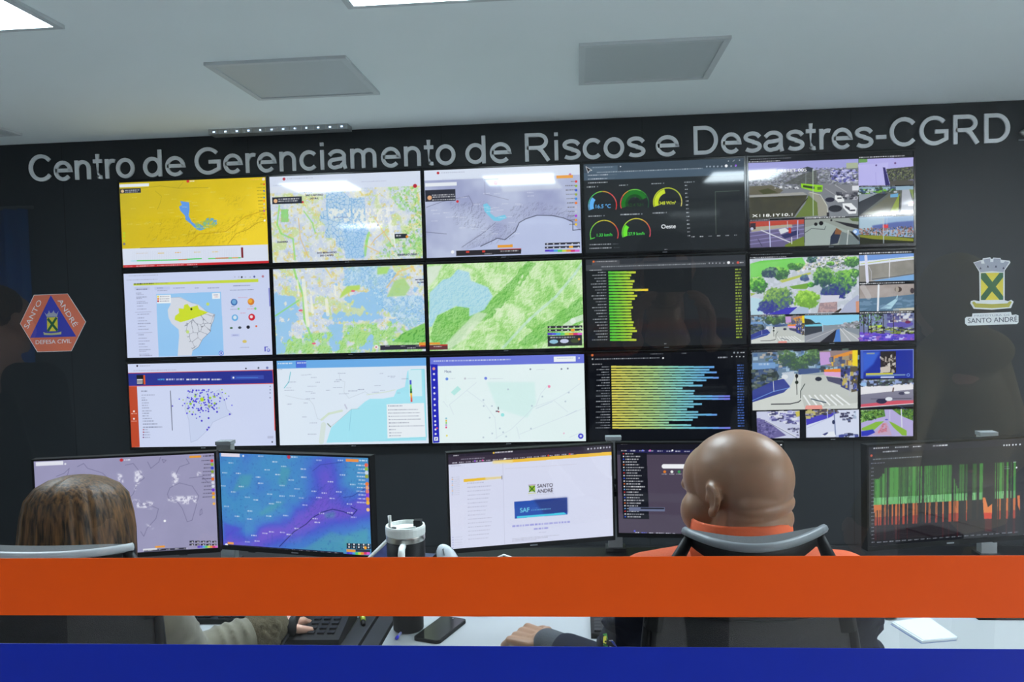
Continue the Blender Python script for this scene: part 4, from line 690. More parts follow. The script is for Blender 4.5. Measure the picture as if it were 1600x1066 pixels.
    c.poly([(582, 612), (1076, 608), (1078, 855), (585, 865)], (140, 150, 160)); c.poly([(582, 615), (1076, 610), (1076, 690), (780, 705), (584, 690)], (140, 214, 248)); c.poly([(584, 690), (720, 680), (750, 700), (750, 770), (584, 800)], (60, 66, 76)); c.poly([(584, 700), (740, 690), (755, 712), (590, 715)], (120, 206, 230)); c.poly([(582, 640), (640, 650), (680, 680), (584, 700)], (50, 60, 54)); c.crowd([(880, 700), (1076, 670), (1076, 740), (900, 720)], 70, 14, [(70, 90, 70), (190, 190, 200), (140, 140, 150)], 15); c.poly([(584, 800), (860, 730), (880, 735), (720, 862), (586, 865)], (150, 154, 164)); c.poly([(720, 862), (870, 745), (885, 745), (840, 860)], (36, 34, 44)); c.poly([(870, 750), (900, 740), (910, 858), (850, 860)], (80, 130, 210)); c.poly([(900, 730), (1076, 800), (1077, 856), (915, 858)], (176, 180, 184)); c.line([(905, 735), (1000, 856)], 5, (236, 236, 240)); c.line([(930, 735), (1070, 840)], 5, (236, 236, 240)); c.line([(745, 690), (748, 760)], 7, (190, 220, 240)); c.sq(588, 602, 245, 8, WHT, .9); c.sq(85, 612, 305, 8, WHT, .8); c.line([(600, 850), (850, 745)], 3, (230, 230, 235))
    c.poly([(1080, 608), (1565, 600), (1567, 850), (1082, 856)], (120, 130, 170)); c.poly([(1080, 770), (1567, 790), (1567, 850), (1082, 856)], (110, 80, 210)); c.poly([(1165, 715), (1280, 705), (1290, 760), (1170, 765)], (190, 220, 60)); c.disc(1440, 700, 120, (100, 90, 180), ry=34); c.crowd([(1080, 610), (1300, 605), (1300, 700), (1082, 720)], 120, 15, [(60, 80, 70), (40, 44, 50), (150, 190, 220), (100, 150, 80)], 16, .7); c.crowd([(1170, 720), (1567, 740), (1567, 790), (1180, 780)], 120, 13, [(40, 44, 30), (130, 150, 60), (200, 206, 180), (60, 60, 90)], 17, 2.5); c.crowd([(1330, 610), (1565, 605), (1565, 680), (1330, 680)], 70, 18, [(90, 90, 150), (220, 225, 235), (60, 60, 110), (170, 150, 160)], 18)
    for x in (1115, 1155, 1180, 1290, 1380): c.line([(x, 615), (x + 4, 780)], 7, (50, 50, 46))
    c.crowd([(1082, 790), (1560, 800), (1560, 850), (1082, 855)], 60, 14, [(70, 60, 190), (200, 200, 250), (150, 100, 190)], 20, 2.5); c.sq(1082, 590, 470, 9, WHT, .95); c.disc(1510, 682, 26, (120, 50, 90), ry=14)
    return c
def street(c, A, seed):
    (x0, y0), (x1, y1), (x2, y2), (x3, y3) = A
    def q(u, v): return ((x0 * (1 - u) + x1 * u) * (1 - v) + (x3 * (1 - u) + x2 * u) * v, (y0 * (1 - u) + y1 * u) * (1 - v) + (y3 * (1 - u) + y2 * u) * v)
    Q = lambda L: [q(*p) for p in L]; w = x1 - x0; z = w / 950
    c.poly(A, (214, 218, 214)); c.poly(Q([(0, 0), (1, 0), (1, .3), (.65, .42), (.4, .38), (.2, .5), (0, .6)]), (110, 134, 160))
    c.crowd(Q([(0, 0), (1, 0), (1, .3), (.6, .36), (0, .3)]), 200, 26 * z, [(80, 110, 160), (120, 160, 200), (90, 110, 100), (170, 196, 220), (60, 70, 80), (190, 180, 170)], seed)
    tr = [tuple(q(u, v)) for u, v in ((.34, .12), (.58, .1), (.46, .2))]
    for i, p in enumerate(tr): tree(c, p[0], p[1], 80 * z + 3, 75 * z + 3, seed + i, (70, 100, 70), (60, 80, 90), (110, 150, 90))
    c.poly(Q([(0, .18), (.22, .18), (.22, .3), (0, .34)]), (120, 160, 210)); c.poly(Q([(0, .3), (.22, .28), (.26, .42), (.2, .62), (0, .75)]), (56, 70, 80)); c.crowd(Q([(0, .3), (.22, .28), (.22, .55), (0, .66)]), 70, 24 * z, [(50, 60, 60), (90, 104, 90), (70, 90, 130), (120, 130, 130)], seed + 3)
    c.poly(Q([(0, .66), (.2, .5), (.3, .46), (.36, .6), (.3, .7), (0, .86)]), (58, 70, 150)); c.line(Q([(0, .83), (.2, .68), (.36, .62)]), 6 * z, (120, 160, 230)); c.poly(Q([(.28, .36), (.4, .34), (.4, .45), (.36, .6), (.3, .46)]), (196, 206, 220))
    c.poly(Q([(.44, .3), (.64, .3), (.64, .37), (.44, .4)]), (70, 90, 140)); c.poly(Q([(.47, .4), (.68, .36), (.9, .6), (1, .7), (1, .9), (.5, 1), (.46, .7)]), (190, 194, 190), .7)
    c.poly(Q([(.64, .0), (.98, .0), (1, .25), (.75, .27), (.66, .22)]), (150, 130, 130)); c.poly(Q([(.64, .02), (.74, .02), (.75, .22), (.65, .25)]), (200, 160, 220)); c.poly(Q([(.74, .12), (.95, .04), (.97, .28), (.76, .22)]), (170, 150, 120)); c.poly(Q([(.75, .1), (.96, .0), (.96, .07), (.75, .15)]), (230, 150, 60)); c.crowd(Q([(.74, .14), (.95, .1), (.96, .26), (.76, .24)]), 40, 34 * z, [(230, 190, 80), (70, 80, 120), (150, 110, 80), (120, 130, 150)], seed + 4, .7)
    c.poly(Q([(.95, 0), (1, 0), (1, .28), (.95, .26)]), (246, 220, 40)); c.poly(Q([(.68, .32), (.84, .31), (.84, .37), (.69, .38)]), (240, 140, 40)); c.poly(Q([(.68, .36), (.84, .37), (.84, .46), (.69, .42)]), (226, 170, 220)); c.poly(Q([(.7, .44), (.84, .47), (.85, .6), (.72, .52)]), (80, 80, 110)); c.poly(Q([(.84, .32), (.94, .3), (.93, .7), (.84, .62)]), (60, 66, 130)); c.poly(Q([(.93, .28), (1, .28), (1, .7), (.94, .72)]), (90, 80, 60)); c.crowd(Q([(.84, .3), (1, .28), (1, .68), (.84, .6)]), 50, 30 * z, [(70, 80, 160), (200, 180, 90), (40, 44, 60), (180, 180, 200)], seed + 5, .7)
    for i in range(7): c.line(Q([(.49 + i * .052, .76), (.55 + i * .062, .93)]), 13 * z, (244, 246, 248))
    c.line(Q([(.18, .9), (.36, .9), (.44, .87), (.46, .84)]), 8 * z, (30, 30, 40)); c.line(Q([(.5, .56), (.46, .68), (.46, .8)]), 7 * z, (50, 60, 60)); c.line(Q([(.42, .4), (.425, .74)]), 6 * z, (40, 40, 40)); c.disc(*q(.424, .42), 14 * z, (30, 30, 34), ry=20 * z); c.disc(*q(.424, .53), 16 * z, (40, 50, 40))
    c.disc(*q(.31, .43), 30 * z, (226, 230, 236), ry=22 * z); c.disc(*q(.63, .48), 30 * z, (40, 44, 60), ry=20 * z); c.poly(Q([(.51, .93), (.66, .93), (.67, 1), (.5, 1)]), (240, 160, 150)); c.line(Q([(.56, .82), (.7, .89)]), 9 * z, (50, 70, 90)); c.line(Q([(.2, .5), (.205, .68)]), 5 * z, (220, 225, 230)); c.line(Q([(.93, .38), (.92, .78)]), 5 * z, (200, 200, 210))
def S42():
    c = Cv(P42, (1160, 535, 5.926), (14, 16, 20)); c.sq(105, 76, 380, 7, (180, 186, 196), .7); c.sq(98, 101, 16, 6, WHT, .6)
    street(c, [(112, 92), (1060, 72), (1062, 608), (115, 628)], 31); c.sq(172, 192, 100, 18, (235, 240, 250), .6)
    c.ur(.72, .01, .735, .97, (14, 16, 24))
    c.poly([(1085, 75), (1555, 66), (1556, 328), (1088, 334)], (26, 46, 160)); c.mix(c.mask([(1100, 90), (1260, 85), (1200, 200), (1110, 280)], 10), (60, 110, 226), .8); c.line([(1087, 76), (1553, 67), (1556, 328)], 6, (150, 170, 250)); c.poly([(1088, 76), (1110, 76), (1112, 332), (1090, 334)], (70, 100, 200)); c.poly([(1262, 85), (1400, 82), (1403, 280), (1265, 285)], (40, 34, 36)); c.crowd([(1262, 130), (1400, 130), (1403, 270), (1265, 280)], 60, 22, [(190, 180, 170), (40, 34, 36), (220, 214, 206), (70, 60, 60)], 32, .6); c.poly([(1262, 230), (1350, 215), (1350, 275), (1265, 280)], (206, 196, 186))
    c.rc(1135, 284, 240, 22, (206, 200, 70)); c.rc(1132, 300, 350, 12, (120, 150, 190)); c.disc(1510, 300, 15, (120, 150, 230)); c.disc(1510, 300, 9, (30, 50, 150)); c.rc(1140, 97, 70, 14, (150, 160, 160)); c.rc(1265, 315, 120, 12, (214, 222, 250))
    c.poly([(1088, 345), (1556, 335), (1558, 590), (1090, 600)], (60, 66, 80)); c.poly([(1088, 400), (1300, 400), (1556, 370), (1556, 440), (1090, 480)], (232, 230, 236)); c.crowd([(1088, 345), (1556, 340), (1556, 385), (1088, 410)], 110, 15, [(40, 46, 60), (80, 100, 90), (150, 170, 220), (60, 60, 70)], 33); c.poly([(1090, 480), (1556, 430), (1558, 530), (1090, 580)], (130, 128, 150)); c.poly([(1090, 570), (1400, 535), (1558, 530), (1558, 560), (1090, 598)], (214, 90, 110)); c.line([(1090, 598), (1558, 562)], 6, (240, 240, 248)); c.line([(1180, 520), (1540, 515)], 4, (50, 50, 70))
    c.disc(1275, 540, 48, (50, 50, 80), ry=24); c.disc(1340, 520, 32, (230, 234, 244), ry=18); c.disc(1455, 468, 30, (60, 60, 90), ry=14); c.disc(1500, 462, 25, (230, 232, 240), ry=10); c.line([(1380, 420), (1375, 450)], 12, (90, 60, 60)); c.sq(1120, 346, 310, 8, (210, 214, 220), .7); c.rc(1090, 370, 50, 30, (150, 190, 235))
    c.poly([(150, 640), (540, 630), (542, 885), (160, 888)], (206, 210, 236)); c.poly([(150, 700), (240, 720), (420, 860), (300, 888), (160, 888)], (110, 104, 160)); c.crowd([(250, 640), (540, 632), (520, 760), (300, 720)], 90, 18, [(90, 90, 150), (170, 170, 220), (230, 232, 245), (70, 70, 110)], 34, 2); c.line([(235, 725), (500, 870)], 12, (244, 246, 252)); c.line([(235, 725), (520, 885)], 5, (90, 96, 140)); c.poly([(500, 640), (540, 632), (540, 680), (515, 690)], (210, 196, 90)); c.crowd([(170, 700), (340, 800), (300, 880), (170, 880)], 100, 12, [(96, 90, 150), (130, 124, 180), (80, 76, 130)], 35); c.crowd([(440, 800), (530, 760), (535, 870)], 16, 12, [(60, 60, 90), (120, 120, 160)], 36)
    c.poly([(598, 630), (1072, 618), (1076, 870), (600, 880)], (218, 224, 246)); c.poly([(598, 630), (880, 622), (900, 650), (600, 720)], (120, 116, 140)); c.poly([(600, 700), (780, 660), (880, 640), (820, 690), (602, 765)], (76, 70, 196)); c.crowd([(598, 632), (880, 622), (880, 640), (600, 700)], 60, 18, [(200, 190, 120), (90, 80, 90), (160, 160, 190), (60, 60, 80)], 37); c.line([(610, 790), (860, 670)], 5, (190, 196, 226)); c.line([(850, 625), (865, 870)], 10, (120, 134, 176)); c.line([(790, 640), (792, 700)], 7, (200, 206, 240)); c.disc(846, 735, 13, (40, 50, 90), ry=20)
    c.poly([(730, 868), (780, 830), (850, 820), (870, 870)], (236, 240, 250)); c.poly([(745, 850), (790, 828), (800, 836), (770, 860)], (70, 74, 130)); c.crowd([(880, 850), (1060, 845), (1070, 868), (880, 870)], 24, 20, [(60, 70, 150), (40, 44, 80), (190, 200, 236)], 38, 2); c.crowd([(900, 640), (1070, 640), (1060, 740), (920, 720)], 20, 16, [(90, 96, 130), (160, 170, 200), (60, 60, 90)], 39); c.line([(1040, 640), (1042, 700)], 6, (170, 200, 226)); c.disc(985, 715, 16, (90, 100, 140), ry=9)
    c.poly([(1092, 622), (1556, 612), (1558, 862), (1095, 868)], (186, 176, 226)); c.poly([(1092, 622), (1300, 618), (1310, 680), (1150, 720), (1094, 740)], (90, 140, 70)); c.poly([(1370, 616), (1556, 612), (1556, 720), (1440, 670)], (90, 136, 66)); c.crowd([(1092, 624), (1300, 620), (1280, 690), (1094, 735)], 170, 12, GRN + [(150, 200, 110)], 40, 1); c.crowd([(1380, 618), (1556, 614), (1556, 715), (1450, 672)], 120, 12, GRN + [(60, 100, 80)], 41, 1)
    c.poly([(1100, 790), (1230, 730), (1300, 725), (1200, 815), (1098, 810)], (140, 190, 70)); c.poly([(1340, 725), (1380, 740), (1500, 810), (1500, 858), (1460, 855), (1380, 780)], (140, 186, 66)); c.poly([(1200, 850), (1290, 740), (1325, 735), (1370, 855)], (200, 170, 200)); c.crowd([(1240, 840), (1290, 750), (1320, 750), (1330, 820)], 40, 10, [(220, 130, 150), (190, 120, 140)], 42); c.poly([(1095, 820), (1200, 800), (1220, 830), (1150, 862), (1096, 865)], (50, 60, 190)); c.line([(1450, 615), (1458, 780)], 9, (226, 228, 244)); c.line([(1350, 620), (1350, 720)], 5, (214, 218, 240)); c.disc(1320, 710, 14, (90, 90, 190), ry=6); c.line([(1420, 580), (1500, 620)], 8, (60, 70, 110)); c.sq(1095, 622, 120, 6, WHT, .7)
    return c
# monitors on the desks
def D1():
    c = Cv(Q1, (0, 680, 4), (164, 160, 196)); f = c.n(90, 121, 3); c.mix(f, (150, 148, 182), .6)
    K = (108, 104, 140)
    for P_ in ([(350, 260), (400, 240), (430, 210), (420, 250), (390, 280), (420, 320)], [(480, 200), (520, 180), (545, 210), (580, 220), (640, 240), (690, 290)], [(780, 190), (830, 180), (870, 230), (900, 270), (860, 300), (830, 370), (800, 400)], [(920, 170), (940, 210), (990, 170), (1000, 140)], [(1010, 155), (1035, 160), (1020, 175), (1010, 155)], [(1080, 290), (1100, 240), (1120, 200), (1180, 180), (1160, 150)], [(1045, 370), (1060, 330), (1120, 300), (1200, 320), (1240, 380), (1220, 460), (1200, 530), (1170, 540), (1140, 460), (1110, 420), (1055, 400), (1045, 370)], [(880, 430), (940, 440), (990, 460), (975, 520), (920, 580), (900, 630), (880, 600)], [(1250, 470), (1260, 460), (1262, 490), (1248, 500), (1250, 470)], [(1180, 270), (1260, 260), (1300, 300)], [(330, 300), (370, 320), (350, 360)]): c.line(P_, 3, K, .85)
    nz = c.n(14, 123, 4, gain=.7)
    for P_, s_ in (([(1050, 385), (1230, 380), (1230, 425), (1150, 430), (1050, 410)], 6), ([(820, 400), (960, 420), (950, 460), (850, 450)], 6), ([(730, 240), (760, 250), (770, 300), (740, 290)], 5), ([(840, 230), (880, 220), (890, 260), (850, 330), (840, 380)], 7), ([(1070, 230), (1120, 250), (1110, 290), (1080, 320)], 6), ([(220, 440), (240, 400), (290, 310), (300, 330), (240, 480)], 6), ([(910, 550), (960, 580), (950, 590)], 4), ([(1230, 230), (1260, 240), (1230, 260)], 4)): c.mix(c.mask(P_, s_) * np.clip((nz - .42) * 8, 0, 1), (236, 234, 250), .95)
    c.disc(1030, 535, 8, WHT); c.rc(220, 172, 168, 26, (236, 236, 248)); c.disc(405, 183, 6, WHT, .8); c.disc(756, 159, 11, (200, 50, 60)); c.sq(772, 155, 40, 8, WHT); c.rc(1180, 133, 75, 14, (240, 160, 50)); c.sq(1265, 130, 70, 9, (60, 50, 60))
    for i, k in enumerate([(230, 60, 70), (150, 190, 60), (60, 80, 210), (140, 170, 50), (230, 230, 240), (246, 120, 40), (220, 220, 235), (220, 220, 235), (120, 60, 220), (240, 150, 50), (250, 200, 50)]): c.sq(1255 + (i * 17) % 20, 160 + i * 22.5, 60, 6, (50, 46, 66), .7); c.disc(1321 + i * 1.2, 163 + i * 22.5, 10, k)
    c.disc(1336, 428, 9, (250, 190, 90)); c.poly([(900, 712), (1165, 698), (1166, 710), (902, 726)], (50, 48, 66)); c.rc(972, 690, 60, 12, (240, 160, 60)); c.rc(895, 708, 90, 12, WHT, .8)
    for k in range(5): c.sq(930 + k * 55, 714 - k * 3, 25, 5, WHT, .8)
    for y in (658, 676):
        for k in range(5): c.rc(1185 + k * 35, y, 28, 11, (40, 40, 52)); c.disc(1203 + k * 35, y + 6, 4, WHT, .8)
    grad(c, 1235, 688, 125, 14)
    return c
def D2():
    c = Cv(Q2, (330, 680, 4.1026), (70, 130, 206)); f = c.n(150, 131, 5)
    X = np.linspace(0, 1, c.W)[None, :]; Y = np.linspace(0, 1, c.H)[:, None]; d = np.abs((Y - (1.0 - X * .62)) * 1.0 - .05 + (f - .5) * .3)
    up = np.exp(-((X - .72) ** 2) / .012 - ((Y - .25) ** 2) / .08); v = np.clip(np.exp(-(d / .19) ** 2) + up * .9, 0, 1)
    c.mix(np.ones((c.H, c.W)), c.ramp(np.clip(v + (f - .5) * .6, 0, 1), [(0, (74, 148, 206)), (.3, (74, 120, 212)), (.6, (82, 94, 212)), (1, (114, 90, 212))]))
    for P_ in ([(180, 260), (260, 260), (240, 330), (160, 360), (130, 380)], [(300, 500), (380, 440), (470, 420), (400, 480), (310, 520)], [(860, 640), (1000, 600), (1010, 760), (840, 720)], [(600, 720), (760, 620), (900, 660), (840, 770), (500, 740)], [(440, 200), (500, 220), (470, 330), (420, 320)], [(720, 500), (790, 490), (780, 530), (720, 530)]): c.mix(c.mask(P_, 26), (84, 168, 176), .55)
    c.mix(c.mask([(80, 560), (200, 600), (90, 650)], 14), (90, 80, 214), .6); c.mix(np.clip((c.n(12, 133, 4, gain=.7) - .6) * 6, 0, 1), (46, 86, 170), .35)
    c.line([(430, 712), (520, 620), (600, 570), (640, 530), (700, 495), (770, 475), (840, 490), (900, 515), (930, 480), (890, 460)], 5, (42, 50, 130)); c.line([(640, 230), (690, 190), (830, 170)], 3, (50, 60, 150), .7); c.line([(840, 400), (900, 390), (1000, 330)], 4, (44, 56, 150), .7)
    g = shade(c.n(16, 134, 4, gain=.65), 4); c.mix(c.mask([(560, 380), (700, 300), (900, 350), (930, 500), (640, 560)], 12) * np.clip((.42 - g) * 5, 0, 1), (50, 62, 156), .4)
    for x, y in ((125, 185), (310, 140), (400, 175), (455, 203), (350, 226), (580, 218), (680, 160), (820, 158), (88, 248), (172, 250), (295, 273), (418, 255), (583, 270), (833, 252), (755, 298), (503, 289), (190, 333), (310, 312), (445, 325), (540, 345), (715, 370), (810, 362), (648, 360), (142, 368), (228, 400), (367, 380), (445, 392), (510, 390), (568, 403), (680, 400), (767, 405), (880, 440), (282, 417), (378, 440), (425, 430), (592, 448), (245, 487), (165, 520), (243, 537), (363, 518), (468, 515), (698, 502), (884, 497), (655, 535), (905, 525), (540, 598), (490, 635), (380, 618), (338, 627), (450, 622), (270, 640), (230, 680), (290, 676), (670, 558), (900, 313), (78, 330), (100, 458)): c.sq(x - 17, y - 4, 34, 7, (232, 236, 250), .8)
    c.rc(62, 124, 126, 20, (236, 226, 240)); c.disc(200, 140, 6, WHT, .9); c.disc(487, 142, 11, (190, 60, 90)); c.sq(502, 138, 40, 8, WHT); c.rc(856, 148, 78, 16, (244, 150, 70)); c.sq(945, 152, 48, 9, WHT)
    for i, k in enumerate([(240, 110, 90), (150, 190, 80), (210, 220, 240), (160, 170, 70), (90, 140, 220), (246, 130, 60), (240, 170, 130), (230, 130, 120), (140, 70, 220), (240, 150, 60), (246, 190, 60)]): c.sq(925 + (i * 13) % 18, 185 + i * 24, 52, 7, (230, 232, 250), .85); c.disc(992 + i * 1, 188 + i * 24.5, 11, k)
    c.disc(1003, 478, 10, (250, 200, 140)); c.poly([(100, 695), (840, 752), (842, 766), (102, 712)], (30, 34, 60)); c.rc(106, 680, 42, 14, (240, 160, 90)); c.disc(100, 700, 10, (235, 236, 250))
    for k in range(15): c.sq(140 + k * 46, 705 + k * 3.5, 22, 6, WHT, .8)
    for y in (694, 712):
        for k in range(5): c.rc(862 + k * 32, y + k * 1, 28, 14, (30, 34, 50)); c.disc(878 + k * 32, y + 7 + k, 5, WHT, .9)
    c.rc(860, 732, 55, 14, (240, 160, 70)); c.rc(920, 732, 90, 14, (50, 60, 80)); grad(c, 862, 752, 150, 14); c.disc(985, 725, 9, (250, 170, 60))
    return c
def D3():
    c = Cv(Q3, (680, 680, 5), (226, 228, 250)); c.mix(c.n(260, 141, 2), (216, 220, 248), .5)
    c.poly([(98, 148), (1382, 82), (1382, 145), (98, 232)], (58, 48, 66)); c.poly([(98, 148), (1382, 82), (1382, 118), (98, 172)], (44, 38, 54))
    c.poly([(460, 205), (1382, 140), (1382, 166), (620, 218)], (250, 200, 70)); c.mix(c.mask([(460, 200), (620, 195), (620, 222), (460, 225)], 5), (250, 226, 150), .8)
    c.poly([(460, 135), (620, 126), (622, 142), (462, 152)], (80, 70, 90)); c.disc(468, 142, 7, (240, 200, 60)); c.sq(480, 134, 135, 9, WHT, .9); c.sq(145, 158, 40, 8, WHT); c.sq(205, 186, 180, 8, (200, 196, 214), .7)
    for i in range(18): c.sq(135 + i * 54, 214 - i * 3.6, 40, 8, (226, 222, 236), .85); 
    for x, k in ((318, (150, 90, 220)), (380, (236, 80, 170)), (558, WHT), (897, (236, 70, 50)), (1062, (236, 60, 60))): c.disc(x, 204 - (x - 318) * .065, 7, k)
    for x in (1203, 1227, 1253, 1277, 1298, 1322, 1345, 1366): c.disc(x, 118 - (x - 1203) * .07, 7, WHT if x in (1203, 1298) else (190, 186, 204), .9)
    c.poly([(226, 345), (440, 330), (530, 325), (532, 340), (400, 352), (228, 368)], (244, 198, 60)); c.mix(c.mask([(400, 325), (540, 318), (540, 345), (400, 358)], 6), (232, 232, 240), .6)
    c.line([(540, 222), (552, 850)], 3, (200, 202, 226)); c.rc(528, 318, 7, 30, (130, 130, 150)); c.line([(1378, 200), (1380, 320)], 6, (176, 176, 190))
    for i in range(15): c.sq(255 + i * .5, 375 + i * 31, 130 + (i * 53) % 60, 7, (170, 170, 195), .6)
    for i in range(10): c.sq(130, 330 + i * 15, 60, 5, (190, 190, 210), .6); c.disc(135, 332 + i * 15, 5, [(190, 190, 210), (240, 180, 120), (150, 190, 230)][i % 3], .8)
    c.sq(125, 240, 75, 7, (170, 172, 196), .6); c.sq(560, 262, 560, 5, (200, 196, 214), .6)
    for i in range(5): c.disc(138, 800 + i * 20, 4, (120, 130, 200), .7); c.sq(150, 797 + i * 20, 60, 5, (190, 192, 215), .6)
    c.rc(746, 398, 46, 46, (160, 196, 60)); c.line([(748, 400), (788, 442)], 9, (70, 120, 40)); c.line([(788, 400), (748, 442)], 9, (70, 120, 40)); c.line([(742, 392), (795, 388)], 7, (190, 170, 200)); c.line([(740, 456), (800, 452)], 6, (210, 214, 140))
    c.text('SANTO', 808, 412, 28, (96, 92, 108), wfit=124); c.text('ANDRÉ', 808, 452, 28, (96, 92, 108), wfit=124); c.sq(740, 468, 200, 5, (190, 190, 206), .6)
    c.poly([(628, 520), (1040, 485), (1042, 615), (632, 650)], (42, 84, 180)); c.mix(c.mask([(780, 505), (1040, 485), (1042, 600), (860, 610)], 12), (40, 56, 130), .8); c.poly([(648, 632), (990, 603), (1015, 600), (1036, 614), (650, 648)], (80, 210, 240))
    c.text('SAF', 672, 602, 34, (120, 214, 240), wfit=74); c.sq(760, 580, 155, 9, (120, 200, 236), .7); c.sq(765, 568, 50, 5, (100, 150, 220), .7)
    c.sq(612, 702, 455, 14, (150, 150, 226), .8); c.sq(782, 722, 116, 13, (150, 150, 226), .8); c.sq(820, 752, 58, 6, (180, 180, 210), .6)
    for i in range(3): c.sq(610, 802 + i * 11, 370 - i * 90, 5, (170, 170, 190), .7)
    return c
def D4():
    c = Cv(Q4, (950, 660, 4), (76, 66, 84)); c.mix(c.n(220, 151, 3), (88, 78, 98), .6); c.ur(0, 0, 1, .075, (24, 24, 34)); c.ur(0, .075, 1, .12, (40, 38, 58)); c.ur(.06, .065, .95, .098, (34, 34, 84)); c.sq(82, 132, 40, 7, WHT, .9)
    for i in range(9): c.sq(85 + i * 56, 174 + i * .8, 34, 7, (226, 224, 238), .9)
    for x, k in ((218, (120, 130, 240)), (264, (230, 110, 200)), (403, WHT)): c.disc(x, 177, 6, k)
    c.poly([(78, 186), (243, 192), (258, 606), (96, 602)], (22, 24, 34))
    cols = [(220, 60, 60), WHT, (230, 230, 240), (230, 230, 240), (120, 180, 250), (240, 120, 60), (60, 90, 230)]
    for i in range(24):
        y = 197 + i * 17.1; c.sq(110 + i * .5, y - 3, (50 + (i * 47) % 60) if i < 4 else 70 + (i * 29) % 50, 7, (232, 232, 240), .9); c.disc(98 + i * .5, y, 4.5, cols[(i * 3) % 7])
    c.rc(132, 530, 228, 26, (110, 118, 150)); c.rc(205, 533, 150, 9, (30, 32, 44))
    c.rc(345, 262, 210, 29, (250, 250, 255)); c.disc(350, 276, 14, (250, 250, 255))
    for x, k in ((355, (230, 130, 50)), (400, (240, 240, 240)), (445, (60, 160, 90)), (490, (60, 170, 90))): c.disc(x, 310, 9, k); c.sq(x - 17, 322, 32, 5, WHT, .8)
    for x, w in ((170, 26), (210, 34), (258, 28), (300, 52), (362, 30), (405, 18)): c.sq(x, 686 + (x - 170) * .03, w, 7, (226, 228, 245) if x != 210 else (110, 120, 230), .95)
    c.disc(168, 680, 6, (90, 100, 230)); c.disc(1052, 140, 5, WHT); c.disc(1080, 142, 5, WHT); c.sq(1052, 160, 34, 6, (200, 140, 220), .9); c.rc(1072, 205, 10, 36, (150, 146, 165))
    return c
def D5():
    c = Cv(Q5, (1300, 660, 4.633), (20, 22, 27)); c.ur(0, 0, 1, .07, (30, 30, 40)); c.ur(0, .07, 1, .12, (24, 24, 30))
    for x, w in ((298, 110), (455, 95), (585, 58), (728, 105)): c.sq(x, 184 - (x - 298) * .042, w, 8, WHT, .85)
    c.sq(365, 209, 105, 8, WHT, .8); c.disc(284, 241, 8, (210, 80, 50)); c.sq(295, 264, 345, 8, (200, 204, 212), .7); c.sq(282, 294, 95, 7, (190, 190, 210), .7)
    for x in (1240, 1260, 1278, 1304, 1326, 1355): c.disc(x, 166 - (x - 1240) * .05, 6, WHT, .9)
    rs = random.Random(5); x = 303.0
    def top(x): return 330 - (x - 380) * .048
    def skew(x): return -(x - 300) * .055
    while x < 1360:
        w = rs.choice([3, 4, 5, 7, 10, 16]); gap = rs.random() < .24
        t = top(x); s_ = skew(x)
        if x < 330: t = 410
        elif x < 372: t = 420 - (x - 330) * 1.4
        if 870 < x < 910: t += 60 + (x - 870) * 3
        if 1088 < x < 1165: t = None
        if x > 1335: t = 350 + (x - 1335) * 6
        if not gap and t is not None:
            a = rs.choice([(52, 110, 44), (64, 140, 54), (40, 90, 40), (74, 150, 60)]); b = rs.choice([(104, 176, 104), (120, 190, 120), (90, 160, 92)])
            yb = 545 + s_ + 4; ym = min(602 + s_, 602 + s_)
            if t < yb: c.poly([(x, t), (x + w, t), (x + w, yb), (x, yb)], a, .95)
            c.poly([(x, max(t, yb)), (x + w, max(t, yb)), (x + w, ym), (x, ym)], b)
            if rs.random() < .38 or 840 < x < 910:
                c.poly([(x, ym), (x + w, ym), (x + w, 690 + s_), (x, 690 + s_)], (206, 112, 56), .95); c.poly([(x, 690 + s_), (x + w, 690 + s_), (x + w, 752 + s_), (x, 752 + s_)], (176, 62, 40), .95)
                if rs.random() < .5: c.poly([(x, 755 + s_), (x + w, 755 + s_), (x + w, 860 + s_), (x, 860 + s_)], (70, 22, 28), .9)
        elif t is not None: c.poly([(x, max(t, 560 + s_)), (x + w, max(t, 560 + s_)), (x + w, 740 + s_), (x, 740 + s_)], (44, 34, 30), .7)
        x += w + rs.choice([0, 0, 1, 3])
    c.poly([(303, 600), (360, 600), (355, 635), (320, 640), (308, 660)], (206, 112, 56)); c.poly([(1092, 545), (1110, 545), (1130, 615), (1160, 590), (1160, 660), (1100, 660)], (224, 124, 60)); c.poly([(1100, 655), (1160, 655), (1158, 697), (1105, 700)], (206, 60, 40)); c.poly([(1110, 700), (1160, 700), (1160, 790), (1110, 790)], (84, 24, 30)); c.poly([(1340, 530), (1358, 528), (1360, 640), (1345, 600)], (214, 112, 54))
    c.mix(c.mask([(300, 750), (1360, 690), (1360, 790), (300, 860)], 3), (44, 18, 24), .35)
    for i in range(21): c.sq(282 + i * .5, 330 + i * 27, 20, 5, (190, 192, 205), .8)
    for i in range(23): c.sq(332 + i * 45, 870 - i * 3.5, 30, 5, (200, 202, 214), .8)
    for y in (318, 333): c.sq(1245, y, 38, 5, (190, 192, 205), .6)
    c.disc(1332, 327, 6, WHT); c.sq(1310, 285, 20, 5, WHT, .7)
    return c
P00 = [(192, 289.5), (413, 277), (417.8, 411), (196.3, 420)]; P01 = [(197.4, 430), (417.2, 421), (422.5, 555), (203, 561)]; P02 = [(206, 569.6), (422.8, 563.8), (429.3, 697.3), (212.4, 699)]
P10 = [(418.6, 276), (655, 263.4), (658, 404.5), (424.8, 411.4)]; P11 = [(424.2, 421), (658.6, 411.7), (663, 552), (430, 555.5)]; P12 = [(430.2, 564.3), (664, 558.5), (668.3, 695.6), (436.7, 696.8)]
